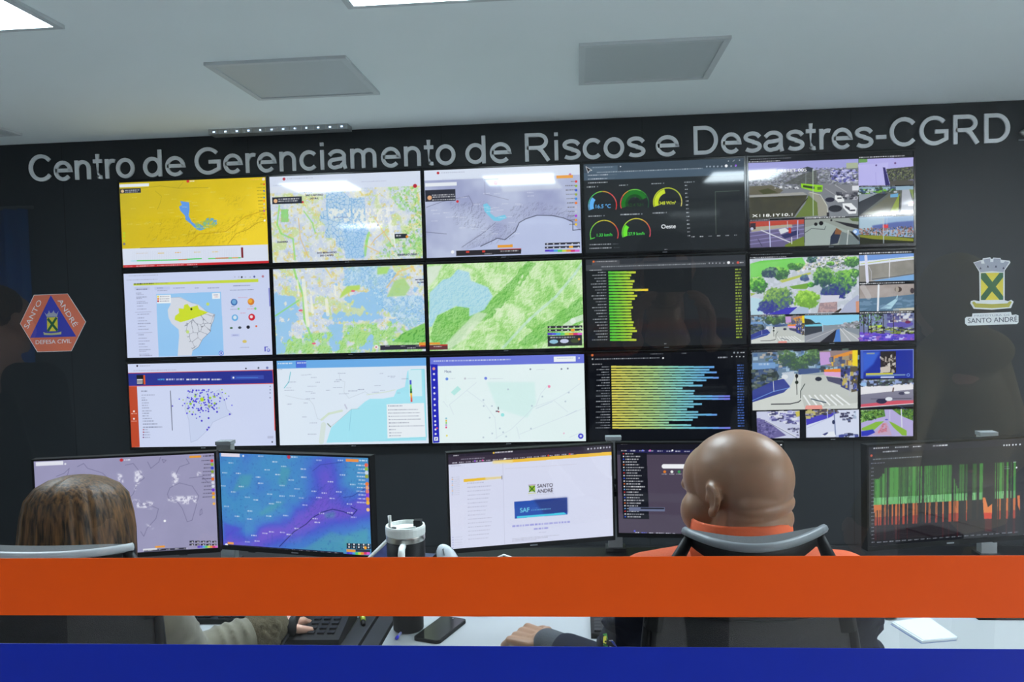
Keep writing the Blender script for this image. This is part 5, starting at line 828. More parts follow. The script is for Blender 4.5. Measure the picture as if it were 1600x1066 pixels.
P20 = [(661.6, 263.4), (908, 253.2), (911.6, 393.7), (664, 401.5)]; P21 = [(665.2, 410.5), (911.3, 403.6), (914.6, 544), (668.5, 549.2)]; P22 = [(670, 557.8), (915.7, 551.9), (918, 690.8), (675, 695)]
P30 = [(913, 250.4), (1167, 244.5), (1169, 391.4), (913, 395.7)]; P31 = [(914.5, 402), (1169, 395), (1170.5, 540), (917, 545.5)]; P32 = [(917.5, 552), (1171.6, 545.5), (1174, 686.4), (920, 690)]
P40 = [(1169, 247), (1422, 241.6), (1424.9, 384.2), (1171.8, 389.4)]; P41 = [(1172.7, 397.3), (1424, 394), (1424.9, 533), (1174.7, 537.2)]; P42 = [(1176.7, 547), (1424, 542), (1426, 681.3), (1178, 686)]
Q1 = [(51.5, 721.5), (334, 708.5), (341.5, 855), (61, 872)]; Q2 = [(342.7, 709.7), (575.7, 713.6), (581, 869.6), (349.5, 850.6)]; Q3 = [(700, 710), (956, 697), (958, 835), (704, 858.6)]
Q4 = [(964, 694), (1222, 694), (1224, 837), (967, 833)]; Q5 = [(1355.5, 698), (1605, 684), (1607, 835), (1358.5, 855)]
def screen_mesh(name, w, h, cv, parent, label=None):
    """flat display surface, one vertex per painted cell, local x right, z up, facing -y"""
    a = s2l(cv.out()).reshape(-1, 3)
    xs = np.linspace(-w / 2, w / 2, GW); zs = np.linspace(h / 2, -h / 2, GH)
    V = np.zeros((GH, GW, 3), np.float32); V[..., 0] = xs[None]; V[..., 2] = zs[:, None]
    i = np.arange(GH * GW).reshape(GH, GW); F = np.stack([i[1:, :-1], i[1:, 1:], i[:-1, 1:], i[:-1, :-1]], -1).reshape(-1, 4)
    me = bpy.data.meshes.new(name); me.vertices.add(GH * GW); me.vertices.foreach_set('co', V.ravel())
    me.loops.add(F.size); me.loops.foreach_set('vertex_index', F.ravel().astype(np.int32)); me.polygons.add(len(F))
    me.polygons.foreach_set('loop_start', np.arange(0, F.size, 4, dtype=np.int32)); me.update(calc_edges=True)
    ca = me.color_attributes.new('Col', 'FLOAT_COLOR', 'POINT'); ca.data.foreach_set('color', np.concatenate([a, np.ones((len(a), 1))], 1).astype(np.float32).ravel())
    return link(name, me, M['screen'], parent, label)
# ================================================================ the room
ZC = 2.706                 # ceiling height
YG = -4.232                # glass partition
WALLY = 0.07               # face of the display wall
XL, XR = -5.8, 5.8
struct('floor', bx(XL - .1, XR + .1, -8.6, WALLY + .1, -0.06, 0), M['floor'])
struct('ceiling', bx(XL - .1, XR + .1, -8.6, WALLY + .1, ZC, ZC + .08), M['ceil'])
struct('wall_back', bx(XL, XR, WALLY, WALLY + .1, 0, ZC), M['wall'])
struct('wall_left', bx(XL - .1, XL, -8.5, WALLY + .1, 0, ZC), M['sidewall'])
struct('wall_right', bx(XR, XR + .1, -8.5, WALLY + .1, 0, ZC), M['sidewall'])
struct('wall_front', bx(XL - .1, XR + .1, -8.6, -8.5, 0, ZC), M['corrwall'])
bm = nb(); box(bm, XL, XR, WALLY - .012, WALLY, 0, .1); struct('baseboard_back', bm, M['darkgrey'])
# glass partition
bm = nb(); box(bm, XL + .05, XR - .05, YG, YG + .008, 0.06, ZC - .04); struct('window_1', bm, M['glass'])
bm = nb()
box(bm, XL, XL + .06, YG - .03, YG + .04, 0, ZC); box(bm, XR - .06, XR, YG - .03, YG + .04, 0, ZC)
box(bm, XL + .06, XR - .06, YG - .03, YG + .04, 0, .06); box(bm, XL + .06, XR - .06, YG - .03, YG + .04, ZC - .04, ZC)
struct('trim_1', bm, M['alu'])
def film(name, z0l, z0r, z1l, z1r, m, label):
    xl, xr = XL + .06, XR - .06; y = YG - .0006
    bm = nb(); prism(bm, [(xl, y, z0l), (xr, y, z0r), (xr, y, z1r), (xl, y, z1l)], (0, .0005, 0))
    return tag(part(name, bm, m), label, 'film stripe')
film('film_stripe', 1.2935, 1.2955, 1.3535, 1.354, M['orange'], 'wide orange adhesive stripe running across the glass, above the blue one')
film('film_stripe', 1.195, 1.195, 1.264, 1.2655, M['blue'], 'blue adhesive stripe running across the glass along the bottom of the view')
# ---------------------------------------------------------------- ceiling panels
def ceiling_panel(x, y, s, lit, label, group=None, sy=None, name=None, z=ZC, lm='lamp'):
    sy = sy or s
    t = thing(name or ('ceiling_light' if lit else 'ceiling_panel'), label, 'ceiling light' if lit else 'ceiling panel', (x, y, z), group=group)
    bm = nb(); f = .028; a, b = s / 2, sy / 2
    box(bm, -a, a, -b, -b + f, -.014, 0); box(bm, -a, a, b - f, b, -.014, 0); box(bm, -a, -a + f, -b + f, b - f, -.014, 0); box(bm, a - f, a, -b + f, b - f, -.014, 0)
    part('frame', bm, M['frame'], t)
    part('diffuser', bx(-a + f, a - f, -b + f, b - f, -.008, -.0005), M[lm] if lit else M['diffoff'], t, 'glowing white diffuser' if lit else 'pale grey unlit diffuser')
    return t
ceiling_panel(-1.81, -2.29, .66, True, 'lit square ceiling light at the upper left corner of the view')
ceiling_panel(-.04, -2.33, .66, True, 'lit square ceiling light just above the middle of the view')
ceiling_panel(1.95, -2.62, .68, True, 'lit square ceiling light over the right side desks, mirrored in the upper displays')
ceiling_panel(-.865, -1.10, .64, False, 'dull unlit square ceiling panel left of centre, above the words on the wall')
ceiling_panel(.79, -1.10, .64, False, 'dull unlit square ceiling panel right of centre, above the words on the wall')
ceiling_panel(-3.17, -.54, .62, False, 'unlit ceiling panel cut off by the left edge of the view')
# slim louvred reflection strip imitates a corridor lamp mirrored in the glass
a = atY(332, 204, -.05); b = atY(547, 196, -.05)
t = thing('reflection_strip', 'slim louvred reflection strip imitating a corridor lamp mirrored in the glass above the word Gerenciamento', 'reflection strip', ((a.x + b.x) / 2, -.06, ZC))
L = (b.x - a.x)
part('reflection_housing', bx(-L / 2, L / 2, -.05, .05, -.03, 0), M['alu'], t)
bm = nb(); box(bm, -L / 2, L / 2, -.0525, -.0503, -.0045, -.0025)
for i in range(23): x = -L / 2 + .02 + i * (L - .04) / 22; box(bm, x - .0015, x + .0015, -.054, -.0502, -.03, -.004)
part('reflection_louvre', bm, M['steel'], t)
ml = mat('reflection strip glow', (255, 255, 255), emit=(190, 215, 255), es=2.2)  # glow put in for the mirrored lamp, no tube hangs here
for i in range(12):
    x = -L / 2 + .035 + i * (L - .07) / 11; part('glow_point', bx(x - .006, x + .006, -.0535, -.0505, -.021, -.013), ml, t)
# ---------------------------------------------------------------- display wall
DW, DH, PX, PZ, Z0 = .940, .5284, .964, .568, 1.5935
def frame_mesh(w, h, t, tb, y0, y1):
    """rectangular ring around an opening w x h; t = side/top rim, tb = bottom rim"""
    bm = nb(); a, b = w / 2, h / 2
    box(bm, -a - t, a + t, y0, y1, b, b + t); box(bm, -a - t, a + t, y0, y1, -b - tb, -b); box(bm, -a - t, -a, y0, y1, -b, b); box(bm, a, a + t, y0, y1, -b, b)
    return bm
def display(cx, cz, cv, label):
    t = thing('wall_display', label, 'screen', (cx, 0, cz), group='video wall displays')
    part('casing', bx(-PX / 2 + .002, PX / 2 - .002, .002, .058, -PZ / 2 + .003, PZ / 2 - .003), M['black'], t, bevel=.003)
    part('bezel', frame_mesh(DW, DH, .0105, .017, -.004, .0018), M['blackg'], t)
    screen_mesh('screen', DW, DH, cv, t)
    part('bracket', bx(-.12, .12, .058, WALLY, -.1, .1), M['darkgrey'], t)
    bm = nb(); box(bm, -.014, .014, -.0048, -.004, -DH / 2 - .011, -DH / 2 - .0075); part('maker_mark', bm, M['grey'], t)
    return t
LB = [['display with a yellow map and blue lake, top row far left', 'display with a South America map partly yellow, middle row far left', 'display with a blue banner and dotted city outline, bottom row far left'],
      ['display with a street map and blue mesh area, top row second from left', 'display with a green and light blue lakes map, middle row second from left', 'display with a pale coast map and cyan sea, bottom row second from left'],
      ['display with a lilac relief map and coastline, top row centre', 'display with a green mountain relief map, middle row centre', 'display with a nearly white map and blue sidebar, bottom row centre'],
      ['dark display with five round gauges, top row second from right', 'dark display with short green bars, middle row second from right', 'dark display with long yellow to blue bars, bottom row second from right'],
      ['display with camera feeds and a green bus, top row far right', 'display with camera feeds of leafy trees, middle row far right', 'display with camera feeds of a street crossing, bottom row far right']]
FN = [[S00, S01, S02], [S10, S11, S12], [S20, S21, S22], [S30, S31, S32], [S40, S41, S42]]
for i in range(5):
    for j in range(3): display((i - 2) * PX, Z0 + (1 - j) * PZ, FN[i][j](), LB[i][j])
# ---------------------------------------------------------------- lettering on the wall
sign = thing('wall_lettering', 'grey raised letters Centro de Gerenciamento de Riscos e Desastres-CGRD above the displays', 'sign', (0, WALLY, 2.47))
YL = WALLY - .012
WORDS = [('Centro', 46, 207, 262), ('de', 226, 286, 256), ('Gerenciamento', 305, 709, 245), ('de', 730, 796, 232), ('Riscos', 819, 1005, 222), ('e', 1027, 1058, 220), ('Desastres-CGRD', 1083, 1577, 208)]
def ell(cx, cy, rx, ry, a0, a1, n=18):
    return [(cx + rx * math.cos(math.radians(a0 + (a1 - a0) * k / n)), cy + ry * math.sin(math.radians(a0 + (a1 - a0) * k / n))) for k in range(n + 1)]
SWT = .098                # stem width, cap height = .72, x height = .52 (centre lines are inset by half a stem)
q_ = SWT / 2
GLY = {   # advance width, centre-line strokes
    'C': (.72, [ell(.39, .36, .30, .32, 38, 322)]),
    'G': (.78, [ell(.40, .36, .31, .32, 40, 300, 20) + [(.69, .15), (.69, .335), (.42, .335)]]),
    'R': (.74, [[(.13, 0), (.13, .676), (.42, .676)] + ell(.42, .51, .19, .166, 85, -90, 12) + [(.13, .344)], [(.40, .344), (.50, .26), (.66, 0)]]),
    'D': (.74, [[(.13, .044), (.13, .676), (.36, .676)] + ell(.36, .36, .285, .316, 88, -88, 18) + [(.13, .044)]]),
    'e': (.56, [[(.075, .265), (.485, .265)] + ell(.28, .255, .205, .225, 3, 318, 22)]),
    'o': (.56, [ell(.28, .26, .205, .225, 0, 360, 26)]),
    'c': (.51, [ell(.28, .26, .205, .225, 42, 318, 18)]),
    'n': (.56, [[(.11, 0), (.11, .52)], [(.11, .30)] + ell(.28, .30, .165, .175, 170, 0, 12) + [(.445, 0)]]),
    'm': (.83, [[(.11, 0), (.11, .52)], [(.11, .32)] + ell(.255, .32, .145, .155, 170, 0, 10) + [(.40, 0)], [(.40, .32)] + ell(.545, .32, .145, .155, 170, 0, 10) + [(.69, 0)]]),
    'r': (.34, [[(.11, 0), (.11, .52)], [(.11, .30)] + ell(.27, .30, .155, .175, 160, 68, 8)]),
    't': (.29, [[(.14, .67), (.14, .11)] + ell(.225, .12, .085, .078, 185, 290, 6), [(.02, .478), (.26, .478)]]),
    'i': (.23, [[(.115, 0), (.115, .52)], [(.115, .63), (.115, .72)]]),
    'd': (.56, [[(.45, 0), (.45, .72)], ell(.255, .26, .19, .225, 0, 360, 24)]),
    'a': (.56, [[(.075, .375)] + ell(.275, .345, .185, .135, 150, 10, 10) + [(.455, .30), (.455, .12), (.49, 0)], [(.455, .29), (.34, .268), (.20, .252)] + ell(.205, .150, .13, .108, 110, 300, 12) + [(.36, .07), (.455, .17)]]),
    's': (.5, [[(.435, .385)] + ell(.25, .385, .165, .096, 35, 250, 12)[0:] + [(.27, .272)] + ell(.25, .147, .185, .105, 80, -145, 14)]),
    '-': (.34, [[(.05, .255), (.30, .255)]]),
}
def ribbon(bm, P_, w, y, depth, cut=True):
    """flat stroke of constant width along a centre line, extruded"""
    closed = (Vector(P_[0]) - Vector(P_[-1])).length < 1e-6
    P_ = [Vector(p) for p in (P_[:-1] if closed else P_)]; n = len(P_); L, R = [], []
    for i, p in enumerate(P_):
        a_ = P_[(i - 1) % n] if (closed or i) else None; b_ = P_[(i + 1) % n] if (closed or i < n - 1) else None
        d0 = (p - a_).normalized() if a_ is not None else None; d1 = (b_ - p).normalized() if b_ is not None else None
        if d0 is None: d0 = d1
        if d1 is None: d1 = d0
        t_ = (d0 + d1).normalized(); nrm = Vector((-t_.y, t_.x)); k = w / 2 / max(.5, nrm.dot(Vector((-d1.y, d1.x))))
        L.append(p + nrm * k); R.append(p - nrm * k)
    vL = [bm.verts.new((p.x, y, p.y)) for p in L]; vR = [bm.verts.new((p.x, y, p.y)) for p in R]; wL = [bm.verts.new((p.x, y + depth, p.y)) for p in L]; wR = [bm.verts.new((p.x, y + depth, p.y)) for p in R]
    m = n if closed else n - 1
    for i in range(m):
        j = (i + 1) % n
        bm.faces.new((vL[i], vL[j], vR[j], vR[i])); bm.faces.new((wL[i], wR[i], wR[j], wL[j])); bm.faces.new((vL[i], wL[i], wL[j], vL[j])); bm.faces.new((vR[i], vR[j], wR[j], wR[i]))
    if not closed:
        bm.faces.new((vL[0], vR[0], wR[0], wL[0])); bm.faces.new((vL[-1], wL[-1], wR[-1], vR[-1]))
def letters(word, x0, x1, zb, cap, y, depth, m, parent, name='letter'):
    k = cap / .72; adv = [GLY[c][0] for c in word]; lo = .07; hi = sum(adv) - .07; sx = (x1 - x0) / (hi - lo); u = 0.0
    for c, a_ in zip(word, adv):
        b2 = nb()
        for si, st in enumerate(GLY[c][1]): ribbon(b2, [(x0 + (u + px_ - lo) * sx, zb + pz_ * k) for px_, pz_ in st], SWT * k, y - .0003 * si, depth + .0003 * si)
        part(name, b2, m, parent, world=True); u += a_
for wd, p0, p1, py in WORDS:
    A = atY(p0, py, YL); B = atY(p1, py, YL); letters(wd, A.x, B.x, 2.4665, .167, YL, .0115, M['letter'], sign)
# ---------------------------------------------------------------- emblems
def plate(px, d0, m, parent, name, thick=.002, label=None, s=1.0, o=(0, 0)):
    """thin plate from an outline read off the wall; d0 = how far it stands off the wall"""
    P_ = [atY(o[0] + x / s, o[1] + y / s, WALLY - d0) for x, y in px]
    bm = nb(); prism(bm, P_, (0, thick, 0)); return part(name, bm, m, parent, label, world=True)
def flat_text(s_, o, s, x, y, h, wfit, ang, d0, m, parent, name='lettering'):
    me = text_mesh(s_); xs = [v.co.x for v in me.vertices]; w = max(xs); k = h / .7; kx = wfit / w; ca, sa = math.cos(ang), math.sin(ang)
    bm = nb(); bm.from_mesh(me); bpy.data.meshes.remove(me)
    for v in bm.verts:
        u, q = v.co.x * kx, v.co.y * k; p = atY(o[0] + (x + u * ca + q * sa) / s, o[1] + (y + u * sa - q * ca) / s, WALLY - d0); v.co = p
    r = bmesh.ops.extrude_face_region(bm, geom=list(bm.faces)); bmesh.ops.translate(bm, vec=(0, .0008, 0), verts=[g for g in r['geom'] if isinstance(g, bmesh.types.BMVert)])
    return part(name, bm, m, parent, world=True)
EO = mat('emblem orange', (226, 118, 88), .5); EB = mat('emblem blue', (56, 62, 175), .5); EW = mat('emblem white', (232, 234, 236), .5); EY = mat('emblem yellow', (232, 214, 66), .5); EG = mat('emblem green', (34, 100, 62), .5); EGR = mat('emblem silver grey', (168, 170, 186), .5); ED = mat('emblem dark lettering', (60, 64, 84), .6)
c0 = atY(84, 504, WALLY)
t = thing('hexagonal_emblem', 'orange hexagonal wall emblem reading SANTO ANDRÉ DEFESA CIVIL around a blue triangle', 'emblem', (c0.x, WALLY, c0.z))
O = (20, 440); S = 8.2
plate([(270, 172), (700, 154), (936, 518), (750, 893), (313, 905), (92, 540)], .0035, EW, t, 'border', .003, 'pale thin edge', S, O)
plate([(275, 178), (697, 160), (928, 518), (745, 887), (318, 898), (98, 540)], .005, EO, t, 'backing', .0015, None, S, O)
plate([(486, 178), (812, 705), (220, 722)], .0062, EB, t, 'triangle', .001, 'blue triangle', S, O)
flat_text('SANTO', O, S, 190, 612, 62, 400, math.radians(-62.5), .0062, EW, t)
flat_text('ANDRÉ', O, S, 572, 245, 62, 400, math.radians(58.5), .0062, EW, t)
flat_text('DEFESA CIVIL', O, S, 287, 804, 52, 462, math.radians(-2), .0062, EW, t)
plate([(437, 462), (572, 456), (575, 636), (440, 640)], .0074, EY, t, 'shield', .001, 'small yellow shield', S, O)
plate([(437, 490), (455, 462), (575, 610), (573, 636), (560, 638)], .0084, EG, t, 'saltire', .0008, 'green diagonal band', S, O)
plate([(548, 457), (572, 470), (465, 640), (440, 638), (440, 620)], .0088, EG, t, 'saltire', .0008, 'green diagonal band', S, O)
plate([(405, 395), (432, 425), (455, 400), (462, 372), (478, 405), (505, 400), (522, 370), (535, 400), (560, 415), (585, 380), (565, 450), (435, 455)], .0074, EGR, t, 'crown', .001, 'small grey crown', S, O)
plate([(390, 648), (420, 660), (500, 662), (590, 652), (622, 640), (620, 676), (500, 688), (400, 684)], .0074, mat('emblem ribbon', (190, 190, 130), .5), t, 'ribbon', .001, 'pale ribbon', S, O)
c0 = atY(1550, 455, WALLY)
t = thing('coat_of_arms', 'city coat of arms wall emblem with castle crown, green cross on yellow, SANTO ANDRÉ below', 'emblem', (c0.x, WALLY, c0.z))
O = (1490, 390); S = 8.2
plate([(255, 165), (375, 130), (378, 112), (470, 100), (480, 120), (508, 118), (510, 104), (600, 108), (608, 130), (720, 145), (728, 168), (655, 270), (655, 650), (700, 662), (740, 645), (770, 668), (735, 750), (490, 772), (260, 760), (216, 690), (225, 660), (262, 650), (335, 662), (330, 285)], .0035, EW, t, 'border', .003, 'white outline plate', S, O)
plate([(268, 172), (330, 150), (352, 152), (355, 180), (400, 180), (385, 128), (470, 115), (470, 160), (510, 160), (515, 115), (600, 120), (602, 168), (640, 172), (660, 150), (712, 160), (645, 265), (640, 290), (495, 276), (345, 292), (335, 270)], .005, EGR, t, 'crown', .0015, 'grey castle crown', S, O)
plate([(352, 300), (636, 297), (636, 645), (352, 648)], .005, EY, t, 'shield', .0015, 'yellow shield', S, O)
plate([(352, 305), (410, 300), (636, 600), (636, 645), (590, 647), (352, 375)], .0062, EG, t, 'saltire', .001, 'green diagonal band', S, O)
plate([(590, 298), (636, 298), (636, 355), (405, 648), (352, 648), (352, 600)], .0066, EG, t, 'saltire', .001, 'green diagonal band', S, O)
plate([(238, 680), (262, 664), (290, 690), (490, 700), (690, 690), (720, 660), (745, 672), (712, 738), (490, 752), (275, 742)], .005, mat('coat ribbon', (186, 176, 74), .5), t, 'ribbon', .0015, 'olive yellow ribbon', S, O)
plate([(245, 820), (735, 800), (745, 840), (800, 832), (832, 845), (832, 935), (810, 955), (180, 975), (150, 950), (148, 885), (165, 865), (238, 860)], .0035, EW, t, 'name_plate', .003, 'white plate with the city name', S, O)
flat_text('SANTO ANDRÉ', O, S, 180, 945, 62, 640, math.radians(-2), .0045, ED, t); flat_text('PREFEITURA DE', O, S, 262, 862, 26, 460, math.radians(-1.5), .0045, EGR, t)
for x, y in ((345, 240), (440, 218), (543, 218), (640, 238)): plate([(x - 14, y + 12), (x, y - 18), (x + 14, y + 12)], .0062, ED, t, 'window_slit', .001, None, S, O)
# shallow silver dome cut off by the right edge, just under the end of the lettering
t = thing('wall_fitting', 'small silver fitting on the wall after the final D, cut off by the right edge', 'wall fitting', tuple(atY(1597, 208, WALLY)))
bm = nb(); lathe(bm, [(.002, 0), (.05, .004), (.055, .016), (.035, .032), (.004, .036)], seg=24); bmesh.ops.rotate(bm, matrix=Matrix.Rotation(PI / 2, 3, 'X'), verts=bm.verts); bmesh.ops.translate(bm, vec=(.03, 0, -.004), verts=bm.verts); bmesh.ops.scale(bm, vec=(1, 1, .45), verts=bm.verts)
part('dome', bm, M['steel'], t, smooth=True)
part('base', bx(-.02, .08, -.004, 0, -.044, -.036), M['grey'], t)
# ================================================================ corridor behind the camera (unseen lamps added to light the film stripes)
ceiling_panel(-2.4, -5.9, .6, True, 'small unseen lamp panel added in the left part of the corridor to light the film stripes', lm='lampc')  # unseen lamp, added to light the stripes from the camera side
for y in (-5.2, -6.6): ceiling_panel(4.95, y, 1.2, True, 'large unseen lamp panel added in the right part of the corridor to brighten the film stripes', group='large added corridor lights', sy=.7, lm='lampw')  # unseen lamps added to brighten the stripes, far out so displays don't mirror them
# ================================================================ desks
DZ = .75
def desk(x0, x1, y0, y1, label, rz=0):
    cx, cy = (x0 + x1) / 2, (y0 + y1) / 2; t = thing('desk', label, 'desk', (cx, cy, 0), rz, group=None); a, b = (x1 - x0) / 2, (y1 - y0) / 2
    part('desktop', bx(-a, a, -b, b, DZ - .028, DZ), M['desk'], t, bevel=.003)
    for sx in (-1, 1):
        for sy in (-1, 1): part('leg', bx(sx * (a - .08) - .025, sx * (a - .08) + .025, sy * (b - .07) - .025, sy * (b - .07) + .025, 0, DZ - .028), M['alu'], t)
    part('rear_channel', bx(-a, a, b, b + .26, DZ - .03, DZ - .002), M['black'], t, 'black cable channel along the back edge')
    part('modesty_panel', bx(-a + .1, a - .1, b - .07, b - .052, .25, DZ - .03), M['darkgrey'], t)
    return t
DY0, DY1 = -3.19, -2.42
desk(-1.75, -.185, DY0, DY1, 'white desk at the left where the long haired woman works')
desk(-.075, 2.05, DY0, DY1, 'long white desk in the middle where the bald person works, under three monitors')
desk(2.06, 3.5, DY0, DY1, 'white desk beyond the right edge of the view')
# black cable channel between the two left desks
t = thing('cable_channel', 'black slotted cable channel between the left and the middle desk', 'cable channel', (-.13, (DY0 + DY1) / 2, 0)); b = (DY1 - DY0) / 2
part('tray', bx(-.052, .052, -b, b, DZ - .045, DZ - .016), M['black'], t)
part('cover', bx(-.048, -.004, -b, b, DZ - .016, DZ + .004), M['darkgrey'], t, 'dark grey strip'); part('cover', bx(.006, .05, -b, b, DZ - .016, DZ + .006), M['darkgrey'], t, 'dark grey strip')
part('foot', bx(-.03, .03, -b + .05, -b + .12, 0, DZ - .045), M['black'], t); part('foot', bx(-.03, .03, b - .12, b - .05, 0, DZ - .045), M['black'], t)
# ================================================================ monitors and their aluminium posts
MW, MH = .531, .299
def monitor(x, y, z, yaw, cv, label, side):
    t = thing('monitor', label, 'monitor', (x, y, z), yaw)
    part('casing', bx(-MW / 2 - .006, MW / 2 + .006, .002, .03, -MH / 2 - .014, MH / 2 + .006), M['black'], t, bevel=.003)
    part('bezel', frame_mesh(MW, MH, .006, .014, -.003, .0018), M['black'], t)
    if cv: screen_mesh('screen', MW, MH, cv, t)
    else: part('screen', bx(-MW / 2, MW / 2, .0008, .0018, -MH / 2, MH / 2), M['blackg'], t, 'switched off screen')
    part('back_cover', bx(-.12, .12, .03, .05, -.09, .08), M['black'], t, bevel=.006)
    bm = nb(); box(bm, side * .16 - .012, side * .16 + .012, -.001, .02, -MH / 2 - .018, -MH / 2 - .014); part('button_strip', bm, M['darkgrey'], t)
    bm = nb(); box(bm, -.012, .012, -.0036, -.003, -MH / 2 - .0095, -MH / 2 - .006); part('maker_mark', bm, M['grey'], t)
    return t
monitor(-.964, -2.586, 1.0123, .1992, D1(), 'left monitor with a grey world cloud map, behind the woman', 1)
monitor(-.4597, -2.5237, 1.0006, -.2296, D2(), 'monitor with a blue and violet wind map, left of the tumbler', -1)
monitor(.2802, -2.4083, .9887, .2705, D3(), 'monitor with a white mail page, between the tumbler and the bald man', 1)
monitor(.8226, -2.2772, .9762, -.0718, D4(), 'dark purple monitor partly hidden by the bald man', -1)
monitor(1.5468, -2.4412, .9995, .2298, D5(), 'monitor with a green and orange striped chart at the right edge', 1)
def post(x, y, ztop, label, arms):
    t = thing('monitor_post', label, 'monitor stand', (x, y, DZ))
    bm = nb(); box(bm, -.024, .024, -.017, .017, .012, ztop - DZ - .012); part('column', bm, M['alu'], t, bevel=.004)
    part('cap', bx(-.027, .027, -.02, .02, ztop - DZ - .012, ztop - DZ), M['grey'], t, bevel=.003)
    part('base_plate', bx(-.034, .034, -.03, .03, 0, .012), M['darkgrey'], t, bevel=.003)
    bm = nb(); box(bm, -.03, .03, -.028, .024, .19, .25); part('collar', bm, M['darkgrey'], t, bevel=.003)
    for ax, ay, az in arms:
        bm = nb(); tube(bm, [(0, -.026, .22), ((ax - x) * .5, (ay - y) * .3 - .02, .22), (ax - x, ay - y, .22)], .013, 10); part('arm', bm, M['darkgrey'], t, smooth=True)
post(-.763, -2.315, 1.165, 'aluminium monitor post rising between the cloud map and the wind map monitors', [(-.954, -2.54, 1), (-.472, -2.475, 1)])
_p = atY(958, 681.5, -2.19)
post(_p.x, -2.19, _p.z, 'aluminium monitor post rising between the mail page monitor and the dark purple monitor', [(.268, -2.361, 1), (.80, -2.225, 1)])
post(1.735, -2.27, 1.153, 'aluminium monitor post behind the striped chart monitor at the right', [(1.536, -2.395, 1)])
# ================================================================ things on the desks
t = thing('tumbler', 'black insulated tumbler with white lid, steel rim and straw on the middle desk', 'tumbler', (-.028, -2.895, DZ))
bm = nb(); lathe(bm, [(.036, 0), (.04, .004), (.041, .09), (.0495, .125), (.0505, .2395)]); part('body', bm, M['black'], t, 'matte black body', smooth=True)
bm = nb(); lathe(bm, [(.0505, .239), (.051, .241), (.051, .253), (.0505, .255)]); part('steel_band', bm, M['steel'], t, 'brushed steel band', smooth=True)
bm = nb(); lathe(bm, [(.0495, .2535), (.052, .256), (.0525, .273), (.051, .279), (.047, .279), (.0455, .269), (.002, .268)]); part('lid', bm, M['white'], t, 'white plastic lid', smooth=False)
bm = nb(); box(bm, -.03, .028, -.011, .011, .268, .2725, Matrix.Rotation(.5, 4, 'Z')); part('sliding_cover', bm, M['white'], t, bevel=.003)
bm = nb(); box(bm, .02, .04, .008, .03, .2685, .287); part('stopper', bm, M['black'], t, 'black flip stopper', bevel=.004)
bm = nb(); lathe(bm, [(.012, .2685), (.013, .271), (.012, .2735)], (-.033, -.012, 0), 16); part('straw_seal', bm, M['black'], t, 'black seal')
bm = nb(); tube(bm, [(-.03, -.012, .05), (-.034, -.009, .2), (-.041, -.002, .304)], .0048, 12); part('straw', bm, M['steel'], t, 'brushed metal straw', smooth=True)
bm = nb(); tube(bm, [(.003, -.046, .236), (.005, -.072, .236), (.006, -.083, .226), (.006, -.086, .175), (.005, -.079, .11), (.004, -.06, .095), (.003, -.042, .092)], [.008, .0085, .009, .009, .0085, .008, .008], 12); part('handle', bm, M['white'], t, 'pale handle', smooth=True)
# small tray and box behind the tumbler
t = thing('desk_calendar', 'leaning white rimmed clear folder with blue print, left of the tumbler', 'folder', (-.13, -2.79, DZ))
bm = nb(); q_ = [atY(556, 950, -2.80), atY(612, 950, -2.80), atY(612, 838, -2.76), atY(572, 877, -2.775)]; q_[0].z = q_[1].z = DZ + .004; prism(bm, q_, (0, .005, 0)); part('sheet', bm, mat('blue printed sheet', (96, 108, 170), .3, noise=.5, nscale=50), t, world=True)
bm = nb(); tube(bm, [q_[0], q_[3], q_[2]], .005, 8); part('rim', bm, M['white'], t, 'white edge', world=True)
t.name = 'clear_folder'
t = thing('card_box', 'small dark card box with red white and yellow print, right of the tumbler', 'box', (atY(665, 868, -2.47).x, -2.47, DZ), -.2)
part('carton', bx(-.03, .028, -.015, .02, 0, .068), mat('dark card', (52, 58, 84), .5), t, bevel=.001)
bm = nb(); box(bm, -.006, .022, -.0156, -.015, .05, .06); part('printed_mark', bm, mat('print red', (200, 60, 70), .5), t); bm = nb(); box(bm, -.024, -.012, -.0156, -.015, .046, .056); part('printed_mark', bm, mat('print yellow', (214, 190, 60), .5), t)
# white and grey mouse-like object standing up
t = thing('computer_mouse', 'white and silver rounded mouse leaning upright beside the mail page monitor', 'mouse', (atY(695, 868, -2.49).x, -2.49, DZ), .15)
def ellip(c, r, T=None, seg=24, rg=14):
    bm = nb(); bmesh.ops.create_uvsphere(bm, u_segments=seg, v_segments=rg, radius=1); bmesh.ops.scale(bm, vec=r, verts=bm.verts)
    if T is not None: bmesh.ops.transform(bm, matrix=T, verts=bm.verts)
    bmesh.ops.translate(bm, vec=c, verts=bm.verts); return bm
Tm = Matrix.Rotation(-.45, 4, 'Y')
part('shell', ellip((.012, 0, .055), (.031, .018, .058), Tm), mat('silver plastic', (190, 198, 204), .3), t, smooth=True)
part('side_grip', ellip((.014, .006, .053), (.0325, .015, .052), Tm), M['darkgrey'], t, 'dark grey underside', smooth=True)
bm = nb(); tube(bm, [(-.004, -.013, .098), (.0, -.0175, .078)], .003, 8); part('scroll_wheel', bm, M['grey'], t)
# white cable arc
t = thing('cable', 'thin white cable arching under the mail page monitor', 'cable', (atY(792, 868, -2.50).x, -2.50, DZ))
bm = nb(); tube(bm, [(-.05, .02, .004), (-.055, .01, .03), (-.04, 0, .064), (-.01, 0, .077), (.02, 0, .067), (.045, 0, .03), (.05, 0, .004)], .0028, 8); part('cord', bm, M['white'], t, smooth=True)
